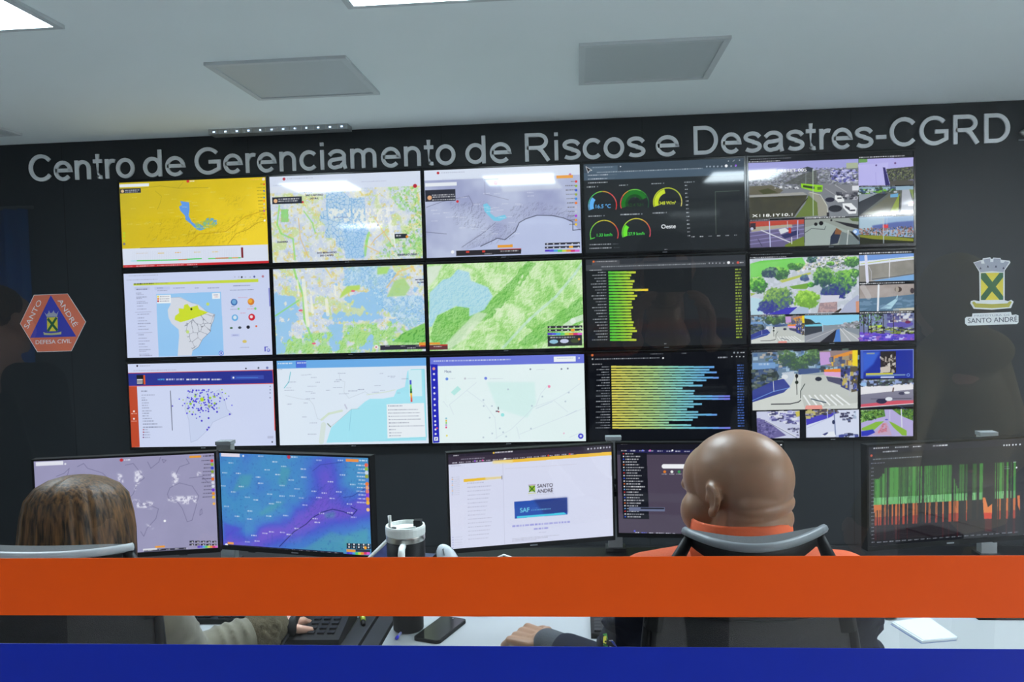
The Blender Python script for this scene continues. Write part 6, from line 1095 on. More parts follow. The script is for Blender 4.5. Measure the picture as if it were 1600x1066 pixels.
# small white ribbed thing behind the man's shoulder
a = atY(1239, 838, -2.55)
t = thing('cable_connector', 'small white ribbed block on the desk just right of the bald man collar', 'connector', (a.x, -2.55, DZ))
bm = nb(); box(bm, -.022, .022, -.012, .012, 0, .095); part('body', bm, M['white'], t, bevel=.003)
for i in range(5): bm = nb(); box(bm, -.02 + i * .0085, -.0145 + i * .0085, -.0135, .01, .095, .1); part('rib', bm, M['white'], t)
# smartphone
t = thing('smartphone', 'black smartphone lying face up on the middle desk', 'phone', (.0, 0, DZ))
p = [atZ(646, 998, DZ), atZ(690, 968.5, DZ), atZ(729, 972, DZ), atZ(687, 1009, DZ)]; c = sum(p, Vector()) / 4; t.location = (c.x, c.y, DZ)
ax = ((p[2] + p[1]) - (p[0] + p[3])).normalized(); t.rotation_euler = (0, 0, math.atan2(-ax.x, ax.y))
bm = nb(); prism(bm, [Vector((x, y, 0)) for x, y in rrect(.076, .158, .011)], (0, 0, .0085)); part('body', bm, M['black'], t, bevel=.0012)
bm = nb(); prism(bm, [Vector((x, y, .0086)) for x, y in rrect(.071, .153, .009)], (0, 0, .0004)); part('screen', bm, M['blackg'], t, 'glossy dark glass')
bm = nb(); lathe(bm, [(.0018, .009), (.0018, .0093)], (0, .069, 0), 12); part('front_camera', bm, M['grey'], t)
# pen
a = atZ(641, 973, DZ); b = atZ(619, 1001, DZ); L = .145
t = thing('pen', 'clear ballpoint pen with blue end on the middle desk beside the smartphone', 'pen', (b.x, b.y, DZ + .0045), math.atan2(-(a - b).x, (a - b).y))
bm = nb(); tube(bm, [(0, .012, 0), (0, L - .01, 0)], .0036, 6); part('barrel', bm, mat('clear pen plastic', (140, 142, 190), .3), t)
bm = nb(); tube(bm, [(0, 0, 0), (0, .003, 0), (0, .012, 0)], [.0034, .0044, .0044], 10); part('end_plug', bm, mat('pen blue', (40, 44, 190), .4), t, 'blue end plug')
bm = nb(); tube(bm, [(0, L - .01, 0), (0, L, 0)], [.003, .0008], 8); part('tip', bm, M['steel'], t)
# notepad
p = [atZ(1393, 976, DZ), atZ(1449, 969, DZ), atZ(1495, 1001, DZ), atZ(1441, 1006, DZ)]; c = sum(p, Vector()) / 4
t = thing('notepad', 'small stack of white note sheets on the right hand side of the middle desk', 'notepad', (c.x, c.y, DZ))
bm = nb(); prism(bm, [q - c + Vector((0, 0, 0)) for q in p], (0, 0, .006)); part('sheets', bm, M['paper'], t)
bm = nb(); prism(bm, [(q - c) * .985 + Vector((.004, .002, .0062)) for q in p], (0, 0, .0012)); part('top_sheet', bm, M['paper'], t)
bm = nb(); prism(bm, [(q - c) * 1.01 + Vector((-.002, -.001, .0)) for q in p], (0, 0, .0014)); part('backing_card', bm, mat('blue grey card', (120, 136, 170), .7), t)
# keyboards
def keyboard(x, y, rz, label, w=.44, d=.14):
    t = thing('keyboard', label, 'keyboard', (x, y, DZ), rz); part('base', bx(-w / 2, w / 2, -d / 2, d / 2, 0, .014), M['black'], t, bevel=.003)
    rows = 6; cols = 22; kw = (w - .016) / cols; kd = (d - .014) / rows; bm = nb()
    for r in range(rows):
        for q in range(cols):
            if q in (15,) or (r == 0 and 3 < q < 9): continue
            x0 = -w / 2 + .008 + q * kw; y0 = -d / 2 + .007 + r * kd; box(bm, x0 + .001, x0 + kw - .001, y0 + .001, y0 + kd - .0012, .014, .0195)
    box(bm, -w / 2 + .008 + 4 * kw, -w / 2 + .008 + 9 * kw, -d / 2 + .008, -d / 2 + .007 + kd - .001, .014, .0195)
    o = part('keys', bm, M['darkgrey'], t, 'dark grey keys'); o['kind'] = 'stuff'
    return t
keyboard(-.66, -2.80, .0, 'black keyboard on the left desk under the woman hands')
keyboard(.672, -2.885, .0, 'black keyboard in front of the bald man')
# desk phone of the left desk, partly seen
t = thing('desk_telephone', 'black desk telephone with a small pale blue label beside the cable channel', 'telephone', (-.25, -2.925, DZ), .03)
bm = nb(); prism(bm, [Vector((-.082, -.1, 0)), Vector((-.082, .1, 0)), Vector((-.082, .1, .055)), Vector((-.082, -.1, .022))], (.15, 0, 0)); part('base', bm, M['black'], t, bevel=.004)
bm = nb(); tube(bm, [(-.06, -.09, .04), (-.06, -.05, .056), (-.06, .04, .07), (-.06, .085, .075)], [.017, .012, .012, .018], 12); part('handset', bm, M['black'], t, smooth=True)
for r in range(4):
    for q in range(3): bm = nb(); box(bm, -.02 + q * .026, -.002 + q * .026, -.075 + r * .022, -.061 + r * .022, .024 + r * .0037, .0305 + r * .0037); part('key', bm, M['black'], t)
bm = nb(); box(bm, -.02, .02, .062, .078, .051, .0555); part('label_strip', bm, mat('pale blue label', (150, 196, 226), .4), t, 'pale blue label', bevel=.002)
bm = nb(); tube(bm, [(-.06, -.095, .035), (-.075, -.115, .012), (-.05, -.12, .006), (-.01, -.115, .006), (.03, -.11, .006)], .004, 8); part('cord', bm, M['black'], t, smooth=True)
a = atZ(565, 966, DZ + .01); t = thing('marker', 'yellow green marker lying behind the black desk telephone', 'marker', (a.x, a.y + .01, DZ + .008), .3)
bm = nb(); tube(bm, [(0, -.03, 0), (0, .07, 0)], .007, 10); part('barrel', bm, mat('yellow green plastic', (176, 190, 40), .4), t, smooth=True); bm = nb(); tube(bm, [(0, -.032, 0), (0, -.05, 0), (0, -.055, 0)], [.0068, .0062, .004], 10); part('cap', bm, M['black'], t)
# coiled cord at the stripe edge
c = atZ(752, 962, DZ); t = thing('coiled_cord', 'coiled black cord on the middle desk above the smartphone', 'cord', (c.x, c.y, DZ))
bm = nb(); P_ = []
for i in range(200):
    s_ = i / 199; x = -.055 + .11 * s_; y = .025 * math.sin(s_ * PI) * -1 + .02; a_ = s_ * 2 * PI * 16; P_.append((x + .002 * math.cos(a_), y + .006 * math.sin(a_), .008 + .0065 * math.cos(a_)))
tube(bm, P_, .0016, 6); part('coil', bm, M['black'], t, smooth=True)
# mouse right of the man, laptop edge at the right
c = atZ(1383, 958, DZ); t = thing('computer_mouse', 'black computer mouse on the middle desk, right of the bald man', 'mouse', (c.x, c.y, DZ), -.1)
part('shell', ellip((0, 0, .012), (.032, .055, .022)), M['black'], t, smooth=True); bm = nb(); tube(bm, [(0, .02, .0325), (0, .036, .029)], .004, 8); part('scroll_wheel', bm, M['grey'], t)
bm = nb(); tube(bm, [(0, .05, .012), (.01, .1, .004), (-.03, .2, .004), (-.02, .3, .004)], .002, 6); part('cord', bm, M['black'], t)
# flatten what would poke through the desk top
for o in t.children:
    for v in o.data.vertices: v.co.z = max(v.co.z, 0)
keyboard(1.675, -2.752, 0, 'black keyboard under the striped chart monitor, cut off by the right edge')
# ================================================================ people and their chairs
def V3(*a): return Vector(a)
def blob(name, prims, voxel, m, parent=None, label=None, smooth=4, fac=.5, split=None, disp=None):
    """one continuous surface from overlapping capsules ('c') and ellipsoids ('e')"""
    bm = nb()
    for p in prims:
        if p[0] == 'e':
            _, c, r = p[:3]; R = p[3] if len(p) > 3 else None
            q = bmesh.ops.create_icosphere(bm, subdivisions=4, radius=1)['verts']
            bmesh.ops.scale(bm, vec=r, verts=q)
            if R is not None: bmesh.ops.transform(bm, matrix=R, verts=q)
            bmesh.ops.translate(bm, vec=c, verts=q)
        else:
            _, a, b, r0, r1 = p[:5]; a = Vector(a); b = Vector(b); d = (b - a); L = d.length; n = max(2, int(L / (min(r0, r1) * .35)))
            pts = []; rs = []
            for k in range(6): t = k / 6 * PI / 2; pts.append(a - d.normalized() * r0 * math.cos(t)); rs.append(max(1e-4, r0 * math.sin(t)))
            for k in range(n + 1): pts.append(a + d * k / n); rs.append(r0 + (r1 - r0) * k / n)
            for k in range(1, 7): t = k / 6 * PI / 2; pts.append(b + d.normalized() * r1 * math.sin(t)); rs.append(max(1e-4, r1 * math.cos(t)))
            tube(bm, pts, rs, 20)
    me = bpy.data.meshes.new(name); bmesh.ops.recalc_face_normals(bm, faces=bm.faces); bm.to_mesh(me); bm.free()
    o = bpy.data.objects.new(name, me); COL.objects.link(o)
    md = o.modifiers.new('r', 'REMESH'); md.mode = 'VOXEL'; md.voxel_size = voxel
    if smooth: ms = o.modifiers.new('s', 'SMOOTH'); ms.iterations = smooth; ms.factor = fac
    dg = bpy.context.evaluated_depsgraph_get(); dg.update(); me2 = bpy.data.meshes.new_from_object(o.evaluated_get(dg)); bpy.data.objects.remove(o, do_unlink=True)
    me2.name = name; me2.materials.clear()
    if disp:
        for v in me2.vertices: v.co = disp(v.co)
    ob = link(name, me2, m, parent, label, world=True, smooth=True)
    if split:
        inv = Matrix.Translation(parent.location)
        idx = [split(inv @ f.center) for f in me2.polygons]; me2.polygons.foreach_set('material_index', idx)
    return ob
def head_prims(T, s=1.0, k=1.0):
    """skull, face and ears; facing local +y, origin between the ears"""
    P_ = []
    R4 = T.to_3x3().to_4x4()
    def e(c, r, rot=None): P_.append(('e', T @ (Vector(c) * s), Vector(r) * s, (R4 @ rot) if rot is not None else R4))
    def c(a, b, r0, r1): P_.append(('c', T @ (Vector(a) * s), T @ (Vector(b) * s), r0 * s, r1 * s))
    e((0, -.012, .034), (.080, .100, .084)); e((0, .038, .030), (.068, .062, .064)); e((0, .035, -.040), (.062, .060, .068)); e((0, .066, -.088), (.030, .028, .022))
    e((.041, .048, -.030), (.037, .039, .042)); e((-.041, .048, -.030), (.037, .039, .042)); e((0, .030, -.085), (.052, .045, .030))
    c((-.036, .082, .016), (.036, .082, .016), .012, .012); c((0, .088, .008), (0, .098, -.026), .008, .011); e((-.012, .092, -.030), (.009, .010, .008)); e((.012, .092, -.030), (.009, .010, .008))
    e((0, .096, -.056), (.024, .010, .006)); e((0, .094, -.066), (.021, .010, .007))
    for sx in (-1, 1):
        er = Matrix.Rotation(sx * -.42, 4, 'Z')
        def E(x, y, z): return (sx * (.0785 + x * .85), y * .78 - x * .35 - .006, z * .78 + .006)
        ring = [E(.010, -.012, .028), E(.015, -.020, .022), E(.019, -.026, .008), E(.017, -.024, -.006), E(.011, -.016, -.020), E(.006, -.006, -.032)]
        c(E(.002, .006, .022), E(.006, 0, .029), .005, .005); c(E(.006, 0, .029), ring[0], .005, .005)
        for a, b in zip(ring, ring[1:]): c(a, b, .0052, .0052)
        e(E(.005, -.003, -.031), (.007, .008, .010)); e(E(.003, -.010, .004), (.006, .016, .026), Matrix.Rotation(sx * .3, 4, 'Z')); c(E(.002, .008, .004), E(.003, .008, -.006), .005, .005)
    return P_
def hand_prims(w, tip, up, s=1.0, curl=.5, side=1, thumb=1.0):
    """wrist point, direction of the fingers, back-of-hand normal; five separate fingers"""
    d = Vector(tip).normalized(); n = Vector(up); n = (n - d * n.dot(d)).normalized(); l = d.cross(n) * side; P_ = []
    w = Vector(w); K = w + d * .078 * s
    for i in range(4):
        o = l * ((i - 1.5) * .0195 * s); P_.append(('c', w + d * .015 * s + o * .75, K + o + n * .003, .0135 * s, .0115 * s))
        L = [.036, .041, .038, .030][i] * s; p = K + o + n * .003; a = -.25 - curl * .35
        for j, f in enumerate((1, .68, .55)):
            dr = (d * math.cos(a) + n * math.sin(a)); q = p + dr * L * f; P_.append(('c', p, q, (.0098 - j * .0009) * s, (.0092 - j * .0011) * s)); p = q; a -= curl * .95
    t0 = w + d * .022 * s - l * .026 * s - n * .004; t1 = t0 + (d * .55 - l * .75 - n * .25).normalized() * .036 * s; t2 = t1 + (d * .85 - l * .35 - n * .2 * thumb).normalized() * .031 * s; t3 = t2 + (d * .98 + l * .05 - n * .2).normalized() * .024 * s
    P_ += [('c', w + d * .018 * s, t1, .0165 * s, .0125 * s), ('c', t1, t2, .0118 * s, .0105 * s), ('c', t2, t3, .0102 * s, .0082 * s)]
    return P_
def yaw(c, a, tilt=0.0): return Matrix.Translation(c) @ Matrix.Rotation(a, 4, 'Z') @ Matrix.Rotation(tilt, 4, 'X')
# ---------------------------------------------------------------- the man
HM = atY(1150, 772, -3.45)
man = thing('person', 'bald person in orange and navy jacket seated at the middle desk, facing left', 'person', (HM.x, -3.46, 0))
TH = yaw(HM, math.radians(43), math.radians(-3))
sh = 1.035
elL, wrL = V3(HM.x - .215, -3.245, .785), atZ(850, 1003, .80)
elR, wrR = V3(HM.x + .27, -3.20, .80), V3(HM.x + .27, -2.98, .79)
shL, shR = V3(HM.x - .165, -3.47, 1.055), V3(HM.x + .185, -3.47, 1.055)
pel = V3(HM.x + .01, -3.50, .56)
body = head_prims(TH, sh)
nk = TH @ V3(0, -.018, -.075)
body += [('c', TH @ V3(0, -.03, -.045), V3(HM.x + .004, -3.475, 1.06), .075, .084), ('e', TH @ V3(0, -.048, -.040), (.073, .056, .050), TH.to_3x3().to_4x4()), ('e', TH @ V3(0, -.056, -.006), (.072, .052, .046), TH.to_3x3().to_4x4()), ('e', TH @ V3(0, .02, -.105), (.055, .05, .03))]
body += [('c', V3(HM.x, -3.475, 1.08), pel, .10, .13), ('c', V3(HM.x, -3.475, 1.04), shL, .06, .05), ('c', V3(HM.x, -3.475, 1.04), shR, .06, .05)]
for a, b, c in ((shL, elL, wrL), (shR, elR, wrR)): body += [('c', a, b, .045, .038), ('c', b, c, .040, .027)]
for sx in (-1, 1): body += [('c', pel + V3(sx * .09, .02, -.02), V3(HM.x + sx * .13, -3.06, .55), .075, .055), ('c', V3(HM.x + sx * .13, -3.06, .55), V3(HM.x + sx * .14, -3.02, .12), .05, .035)]
# left hand: loosely closed, resting on its edge, thumb up towards the monitor
d = (atZ(776, 984, .785) - wrL).normalized()
body += hand_prims(wrL, d, V3(.25, -.45, .85), 1.08, .95, -1)
body += hand_prims(wrR, V3(-.05, 1, -.08), V3(0, .1, 1), 1.05, .35, -1)
def crease(co):
    q = TH.inverted() @ co; 
    if q.y < -.01 and -.13 < q.z < .02:
        f = max(0, min(1, (-.01 - q.y) / .04)) * max(0, 1 - abs(q.x) / .1) ** .5
        for zc, am in ((-.006, .0035), (-.032, .0045), (-.062, .003)):
            g = math.exp(-((q.z - zc - .004 * q.x / .05) / .0045) ** 2) * f; q.y += am * g; q.x *= 1 - .03 * g
        q.y -= .0012 * f * (math.exp(-((q.z + .018) / .009) ** 2) + math.exp(-((q.z + .046) / .010) ** 2))
        return TH @ q
    return co
blob('body', body, .0034, M['skinm'], man, smooth=3, disp=crease)
for sx in (-1, 1):
    c = TH @ (V3(sx * .029, .073, .002) * sh); e_ = ellip((0, 0, 0), (.0125, .0125, .0125)); bmesh.ops.translate(e_, vec=c, verts=e_.verts); part('eye', e_, mat('eye white', (225, 222, 215), .2), man, world=True, smooth=True)
jk = [('e', V3(HM.x, -3.46, .93), (.205, .135, .20)), ('e', V3(HM.x, -3.45, .72), (.20, .155, .20)), ('e', V3(HM.x, -3.47, 1.045), (.15, .10, .075)), ('c', V3(HM.x - .05, -3.475, 1.095), shL, .055, .073), ('c', V3(HM.x + .05, -3.475, 1.095), shR, .055, .073)]
cufL = wrL + (elL - wrL).normalized() * .045; cufR = wrR + (elR - wrR).normalized() * .03
jk += [('c', shL, elL, .072, .056), ('c', shR, elR, .074, .058), ('c', elL, cufL + (elL - wrL).normalized() * .03, .054, .044), ('c', elR, cufR, .056, .044)]
# a few folds
rs = random.Random(3)
for i in range(7): t_ = .2 + i * .12; p = shL.lerp(elL, t_); jk.append(('e', p + V3(-.03, -.015, 0), (.048, .05, .013), Matrix.Rotation(rs.uniform(-.6, .6), 4, 'Y')))
for i in range(7): t_ = .2 + i * .12; p = shR.lerp(elR, t_); jk.append(('e', p + V3(.03, -.015, 0), (.048, .05, .013), Matrix.Rotation(rs.uniform(-.6, .6), 4, 'Y')))
def jsplit(c):
    if c.z > 1.035: return 1
    if c.x > HM.x + .325 and c.y > -3.27: return 1
    return 0
blob('jacket', jk, .007, [M['navy'], M['ocloth']], man, 'navy jacket with orange shoulders', smooth=3, split=jsplit)
blob('cuff', [('c', wrL + (elL - wrL).normalized() * .012, cufL + (elL - wrL).normalized() * .055, .035, .040)], .004, M['greycuff'], man, 'dark grey knitted cuff', smooth=2)
blob('cuff', [('c', wrR + (elR - wrR).normalized() * .01, cufR, .034, .040)], .004, M['greycuff'], man, 'dark grey knitted cuff', smooth=2)
# stand-up collar
bm = nb(); n = 40; rings = []
for k in range(n + 1):
    a_ = math.radians(115 + 310 * k / n); x, y = math.cos(a_), math.sin(a_)
    zt = .022 + .008 * (1 - abs(math.sin(a_ / 2 + .78))) + (.006 if k in (0, n) else 0)
    ctr = V3(HM.x + .004, -3.472, 1.166)
    prof = [(.110, -.06), (.093, -.012), (.089, zt), (.086, zt + .003), (.082, zt - .004), (.085, -.04)]
    rings.append([bm.verts.new(ctr + V3(x * r * 1.02, y * r * 1.0, z)) for r, z in prof])
for A, B in zip(rings, rings[1:]):
    for k in range(6): bm.faces.new((A[k], A[(k + 1) % 6], B[(k + 1) % 6], B[k]))
bm.faces.new(rings[0][::-1]); bm.faces.new(rings[-1])
part('collar', bm, M['ocloth'], man, 'orange stand-up collar', world=True, smooth=True)
tr = [('e', pel + V3(0, .01, 0), (.185, .15, .11))]
for sx in (-1, 1): tr += [('c', pel + V3(sx * .09, .03, -.01), V3(HM.x + sx * .13, -3.05, .55), .095, .075), ('c', V3(HM.x + sx * .13, -3.05, .55), V3(HM.x + sx * .14, -3.01, .11), .072, .058)]
blob('trousers', tr, .009, M['trouser'], man)
for sx in (-1, 1): blob('shoe', [('c', V3(HM.x + sx * .14, -3.02, .06), V3(HM.x + sx * .15, -2.84, .035), .048, .034), ('e', V3(HM.x + sx * .14, -3.04, .045), (.045, .05, .045))], .006, M['shoe'], man)
# sleeve patches, set on the sleeve surface
from mathutils.bvhtree import BVHTree
def on_surface(obj, px, py, off=.0012):
    bpy.context.view_layer.update(); T = obj.matrix_world; bv = BVHTree.FromPolygons([T @ v.co for v in obj.data.vertices], [p.vertices[:] for p in obj.data.polygons])
    d = ray(px, py).normalized(); h = bv.ray_cast(CAMP, d); return (h[0] + h[1] * off) if h[0] is not None else None
jo = [o for o in man.children if o.name.startswith('jacket')][0]
def patch(pts, m, name, off, label=None):
    P_ = [on_surface(jo, x, y, off) for x, y in pts]
    if any(p is None for p in P_): print('patch missed', name, pts); return
    bm = nb(); prism(bm, P_, (0, .0006, 0)); part(name, bm, m, man, label, world=True)
PG, PY_, PB, PW = mat('badge green', (60, 150, 60), .6), mat('badge yellow', (214, 210, 60), .6), mat('badge blue', (50, 80, 190), .6), mat('badge white', (224, 226, 226), .6)
patch([(943, 992), (949, 990), (951, 1000), (950, 1012), (943, 1008)], PG, 'sleeve_patch', .0014, 'green and yellow badge'); patch([(944, 996), (949, 994), (948, 1006), (944, 1004)], PY_, 'sleeve_patch', .0022, 'yellow centre of the badge')
patch([(952, 1001), (958, 1000), (966, 1012), (962, 1018), (953, 1010)], PW, 'sleeve_patch', .0014, 'white and blue badge'); patch([(955, 1001), (960, 1002), (965, 1010), (960, 1008)], PB, 'sleeve_patch', .0022, 'blue corner of the badge')
# ---------------------------------------------------------------- office chairs
def office_chair(cx, y0, label, half, rimL, rimC, rimR, rimmat, top, deep=.05, arms=True):
    """cx, y0: seat centre; rim*: three world points of the upper back edge"""
    t = thing('office_chair', label, 'chair', (cx, y0, 0))
    for k in range(5):
        a = 2 * PI * k / 5 + .3; bm = nb(); tube(bm, [(cx + .03 * math.cos(a), y0 + .03 * math.sin(a), .11), (cx + .3 * math.cos(a), y0 + .3 * math.sin(a), .075)], [.024, .014], 8); lg = part('base_arm', bm, M['black'], t, world=True)
        bm = nb(); tube(bm, [(cx + .3 * math.cos(a) - .02, y0 + .3 * math.sin(a), .028), (cx + .3 * math.cos(a) + .02, y0 + .3 * math.sin(a), .028)], .027, 14); part('castor', bm, M['black'], lg, world=True)
    bm = nb(); tube(bm, [(cx, y0, .08), (cx, y0, .42)], .025, 14); part('gas_column', bm, M['darkgrey'], t, world=True)
    bm = nb(); box(bm, cx - .24, cx + .24, y0 - .22, y0 + .24, .415, .455); part('seat', bm, M['mesh'], t, world=True, bevel=.018)
    yb = rimC.y + .02
    # backrest: gently curved mesh panel in a frame
    rows, cols = 10, 12; bm = nb(); G = []
    for i in range(rows + 1):
        v = i / rows; z = .52 + (top - .52) * v; wv = half * (1 - .18 * v ** 2); R_ = []
        for j in range(cols + 1):
            u = j / cols * 2 - 1; R_.append(bm.verts.new((rimC.x + u * wv, yb + .055 * u * u - .02 * math.sin(v * PI), z)))
        G.append(R_)
    for i in range(rows):
        for j in range(cols): bm.faces.new((G[i][j], G[i][j + 1], G[i + 1][j + 1], G[i + 1][j]))
    r = bmesh.ops.extrude_face_region(bm, geom=list(bm.faces)); bmesh.ops.translate(bm, vec=(0, .006, 0), verts=[g for g in r['geom'] if isinstance(g, bmesh.types.BMVert)])
    edge = [G[i][0].co.copy() for i in range(rows + 1)] + [G[-1][j].co.copy() for j in range(1, cols + 1)] + [G[i][-1].co.copy() for i in range(rows - 1, -1, -1)] + [G[0][j].co.copy() for j in range(cols - 1, -1, -1)]
    part('backrest', bm, M['mesh'], t, world=True, smooth=True)
    bm = nb(); tube(bm, edge, .009, 8); part('back_frame', bm, M['black'], t, world=True, smooth=True)
    bm = nb(); tube(bm, [(cx, y0 - .1, .40), (cx, yb - .03, .43), (rimC.x, yb - .045, .58), (rimC.x, yb - .05, top - .08)], .022, 10); part('back_support', bm, M['black'], t, world=True, smooth=True)
    # top band: shallow scoop with a paler rim along its back edge
    n = 24; bk = []; fr = []; lo = []
    for k in range(n + 1):
        u = k / n * 2 - 1; q = rimC * (1 - u * u) + (rimL * (u * (u - 1) / 2) + rimR * (u * (u + 1) / 2)); bk.append(q)
        f = q.copy(); f.y += deep * (1 - u ** 4) ; f.z += .006 * (1 - u * u); fr.append(f); lo.append(q + V3(0, .004, -.045 * (1 - .5 * u * u)))
    bm = nb(); A = [bm.verts.new(p) for p in bk]; B = [bm.verts.new(p) for p in fr]; C2 = [bm.verts.new(p - V3(0, 0, .012)) for p in fr]; D2_ = [bm.verts.new(p - V3(0, -.004, .012)) for p in bk]
    for k in range(n):
        for X, Y in ((A, B), (B, C2), (C2, D2_), (D2_, A)): bm.faces.new((X[k], X[k + 1], Y[k + 1], Y[k]))
    bm.faces.new((A[0], B[0], C2[0], D2_[0])); bm.faces.new((A[-1], D2_[-1], C2[-1], B[-1]))
    part('top_band', bm, M['band'], t, 'dark grey mesh scoop', world=True, smooth=False)
    bm = nb(); tube(bm, [p + V3(0, 0, -.004) for p in bk], .0075, 8); part('rim', bm, rimmat, t, 'paler curved rim', world=True, smooth=True)
    bm = nb(); A = [bm.verts.new(p) for p in bk]; B = [bm.verts.new(p) for p in lo]
    for k in range(n): bm.faces.new((A[k], A[k + 1], B[k + 1], B[k]))
    r = bmesh.ops.extrude_face_region(bm, geom=list(bm.faces)); bmesh.ops.translate(bm, vec=(0, .008, 0), verts=[g for g in r['geom'] if isinstance(g, bmesh.types.BMVert)])
    part('band_shell', bm, M['black'], t, world=True, smooth=True)
    for s_, e_ in ((-1, bk[1]), (1, bk[-2])):
        g = G_edge = V3(rimC.x + s_ * half * .80, yb + .05, top - .04); bm = nb(); tube(bm, [e_ + V3(0, .006, -.012), e_.lerp(g, .45) + V3(s_ * .008, 0, 0), g], [.009, .014, .018], 10); part('side_strut', bm, M['black'], t, world=True, smooth=True)
    if arms:
        for s_ in (-1, 1):
            bm = nb(); tube(bm, [(cx + s_ * .2, y0, .42), (cx + s_ * .27, y0, .43), (cx + s_ * .28, y0, .62)], .014, 10); ap = part('armrest_post', bm, M['black'], t, world=True, smooth=True)
            bm = nb(); box(bm, cx + s_ * .28 - .035, cx + s_ * .28 + .035, y0 - .1, y0 + .13, .62, .645); part('armrest_pad', bm, M['black'], ap, world=True, bevel=.01)
    return t
office_chair(HM.x + .02, -3.46, 'black mesh office chair with a curved grey topped headrest band behind the bald man', .20, atY(1070, 826, -3.61), atY(1182, 853, -3.70), atY(1288, 822, -3.61), M['rim'], 1.085, .032)
# ---------------------------------------------------------------- the woman
HW = atY(131, 834, -3.30)
wom = thing('person', 'person with long straight brown hair and olive jacket at the left desk', 'person', (HW.x, -3.34, 0))
TW = yaw(HW, math.radians(-8), math.radians(-3))
body = head_prims(TW, .97)
pel = V3(HW.x + .02, -3.42, .55); shR = V3(HW.x + .175, -3.34, .955); shL = V3(HW.x - .16, -3.34, .955)
elR = atY(292, 1034, -3.17); cf = atZ(410, 985, .80); wrR = cf + V3(.02, .03, 0)
elL, wrL = V3(HW.x - .22, -3.10, .78), V3(HW.x - .10, -2.90, .80)
hR = atZ(468, 970, .785)
body += [('c', TW @ V3(0, -.015, -.07), V3(HW.x + .005, -3.34, .98), .052, .06), ('c', V3(HW.x, -3.34, .97), pel, .085, .11), ('c', V3(HW.x, -3.34, .95), shL, .05, .04), ('c', V3(HW.x, -3.34, .95), shR, .05, .04)]
for a, b, c in ((shL, elL, wrL), (shR, elR, wrR)): body += [('c', a, b, .038, .032), ('c', b, c, .034, .022)]
for sx in (-1, 1): body += [('c', pel + V3(sx * .08, .02, -.02), V3(HW.x + sx * .11, -3.02, .53), .065, .05), ('c', V3(HW.x + sx * .11, -3.02, .53), V3(HW.x + sx * .11, -2.98, .12), .045, .032)]
body += hand_prims(wrR, (hR - wrR), V3(-.1, .1, 1), .92, .35, -1) + hand_prims(wrL, V3(.1, 1, -.1), V3(0, .1, 1), .92, .4, 1)
blob('body', body, .0036, M['skinf'], wom, smooth=3)
for sx in (-1, 1):
    c = TW @ (V3(sx * .030, .077, .002) * .97); e_ = ellip((0, 0, 0), (.0115, .0115, .0115)); bmesh.ops.translate(e_, vec=c, verts=e_.verts); part('eye', e_, mat('eye white', (225, 222, 215), .2), wom, world=True, smooth=True)
# hair: long straight shell with a centre parting, open in front of the face
top = atY(131, 743, -3.31).z - HW.z
prof = [(0, .012), (.002, .032), (.009, .058), (.024, .084), (.048, .102), (.085, .112), (.12, .117), (.17, .121), (.22, .128), (.28, .134), (.34, .138), (.40, .136), (.44, .128), (.455, .10)]
bm = nb(); rings = []; NS = 120
for zi, (dz, r) in enumerate(prof):
    R_ = []
    for k in range(NS):
        a_ = 2 * PI * k / NS; x, y = math.cos(a_), math.sin(a_); fr = max(0, y)
        rr = r * (1 + .018 * math.sin(a_ * 23 + 1.3) * min(1, dz / .05) + .012 * math.sin(a_ * 41) * min(1, dz / .05))
        part_ = math.exp(-(x / .07) ** 2) * (1 if y < .5 else .6) * max(0, 1 - dz / .10) * .006
        ry = rr * (1.02 if y < 0 else 1.0); squash = 1 - .42 * fr ** 2 * min(1, max(0, dz - .06) / .04) - .10 * min(1, dz / .25) * abs(y)
        if dz > .2: squash *= .84
        R_.append(bm.verts.new(TW @ V3(x * rr, -.012 + y * ry * squash, 0) + V3(0, -.04 * min(1, max(0, dz - .12) / .25), top - dz - part_)))
    rings.append(R_)
for A, B in zip(rings, rings[1:]):
    for k in range(NS): bm.faces.new((A[k], A[(k + 1) % NS], B[(k + 1) % NS], B[k]))
bm.faces.new(rings[0][::-1]); bm.faces.new(rings[-1])
# move the shell so that its origin is the head
for v in bm.verts: v.co.z = v.co.z
part('hair', bm, M['hair'], wom, 'long straight brown hair', world=True, smooth=True)
jk = [('e', V3(HW.x, -3.35, .84), (.175, .125, .17)), ('e', V3(HW.x + .01, -3.38, .66), (.17, .14, .17)), ('c', V3(HW.x - .04, -3.34, .985), shL, .05, .065), ('c', V3(HW.x + .04, -3.34, .985), shR, .05, .068), ('c', shL, elL, .064, .054), ('c', elL, wrL + (elL - wrL).normalized() * .04, .052, .042)]
cR = cf + (elR - cf).normalized() * .02
jk += [('c', shR, elR + V3(0, 0, .01), .068, .056), ('c', elR + V3(0, 0, .004), cR, .052, .044)]
rs = random.Random(8)
for i in range(6): t_ = .15 + i * .16; p = shR.lerp(elR, t_); jk.append(('e', p, (.073 - t_ * .012, .066, .012), Matrix.Rotation(rs.uniform(-.5, .5), 4, 'Y')))
ax = (cR - elR).normalized()
for i in range(5):
    t_ = .12 + i * .17; p = elR.lerp(cR, t_) + V3(0, 0, .004); q = ax.to_track_quat('Z', 'Y').to_matrix().to_4x4() @ Matrix.Rotation(rs.uniform(-.3, .3), 4, 'X'); jk.append(('e', p, (.057 - t_ * .008, .057 - t_ * .008, .010), q))
def above_desk(co):
    if co.y > -3.19 and -1.7 < co.x: 
        if co.z < .752 and co.z > .70: co.z = .752
    return co
blob('jacket', jk, .006, M['olive'], wom, 'olive grey jacket', smooth=2, disp=above_desk)
fz = [('c', cf - ax * .012, cf + ax * .022, .050, .046)]
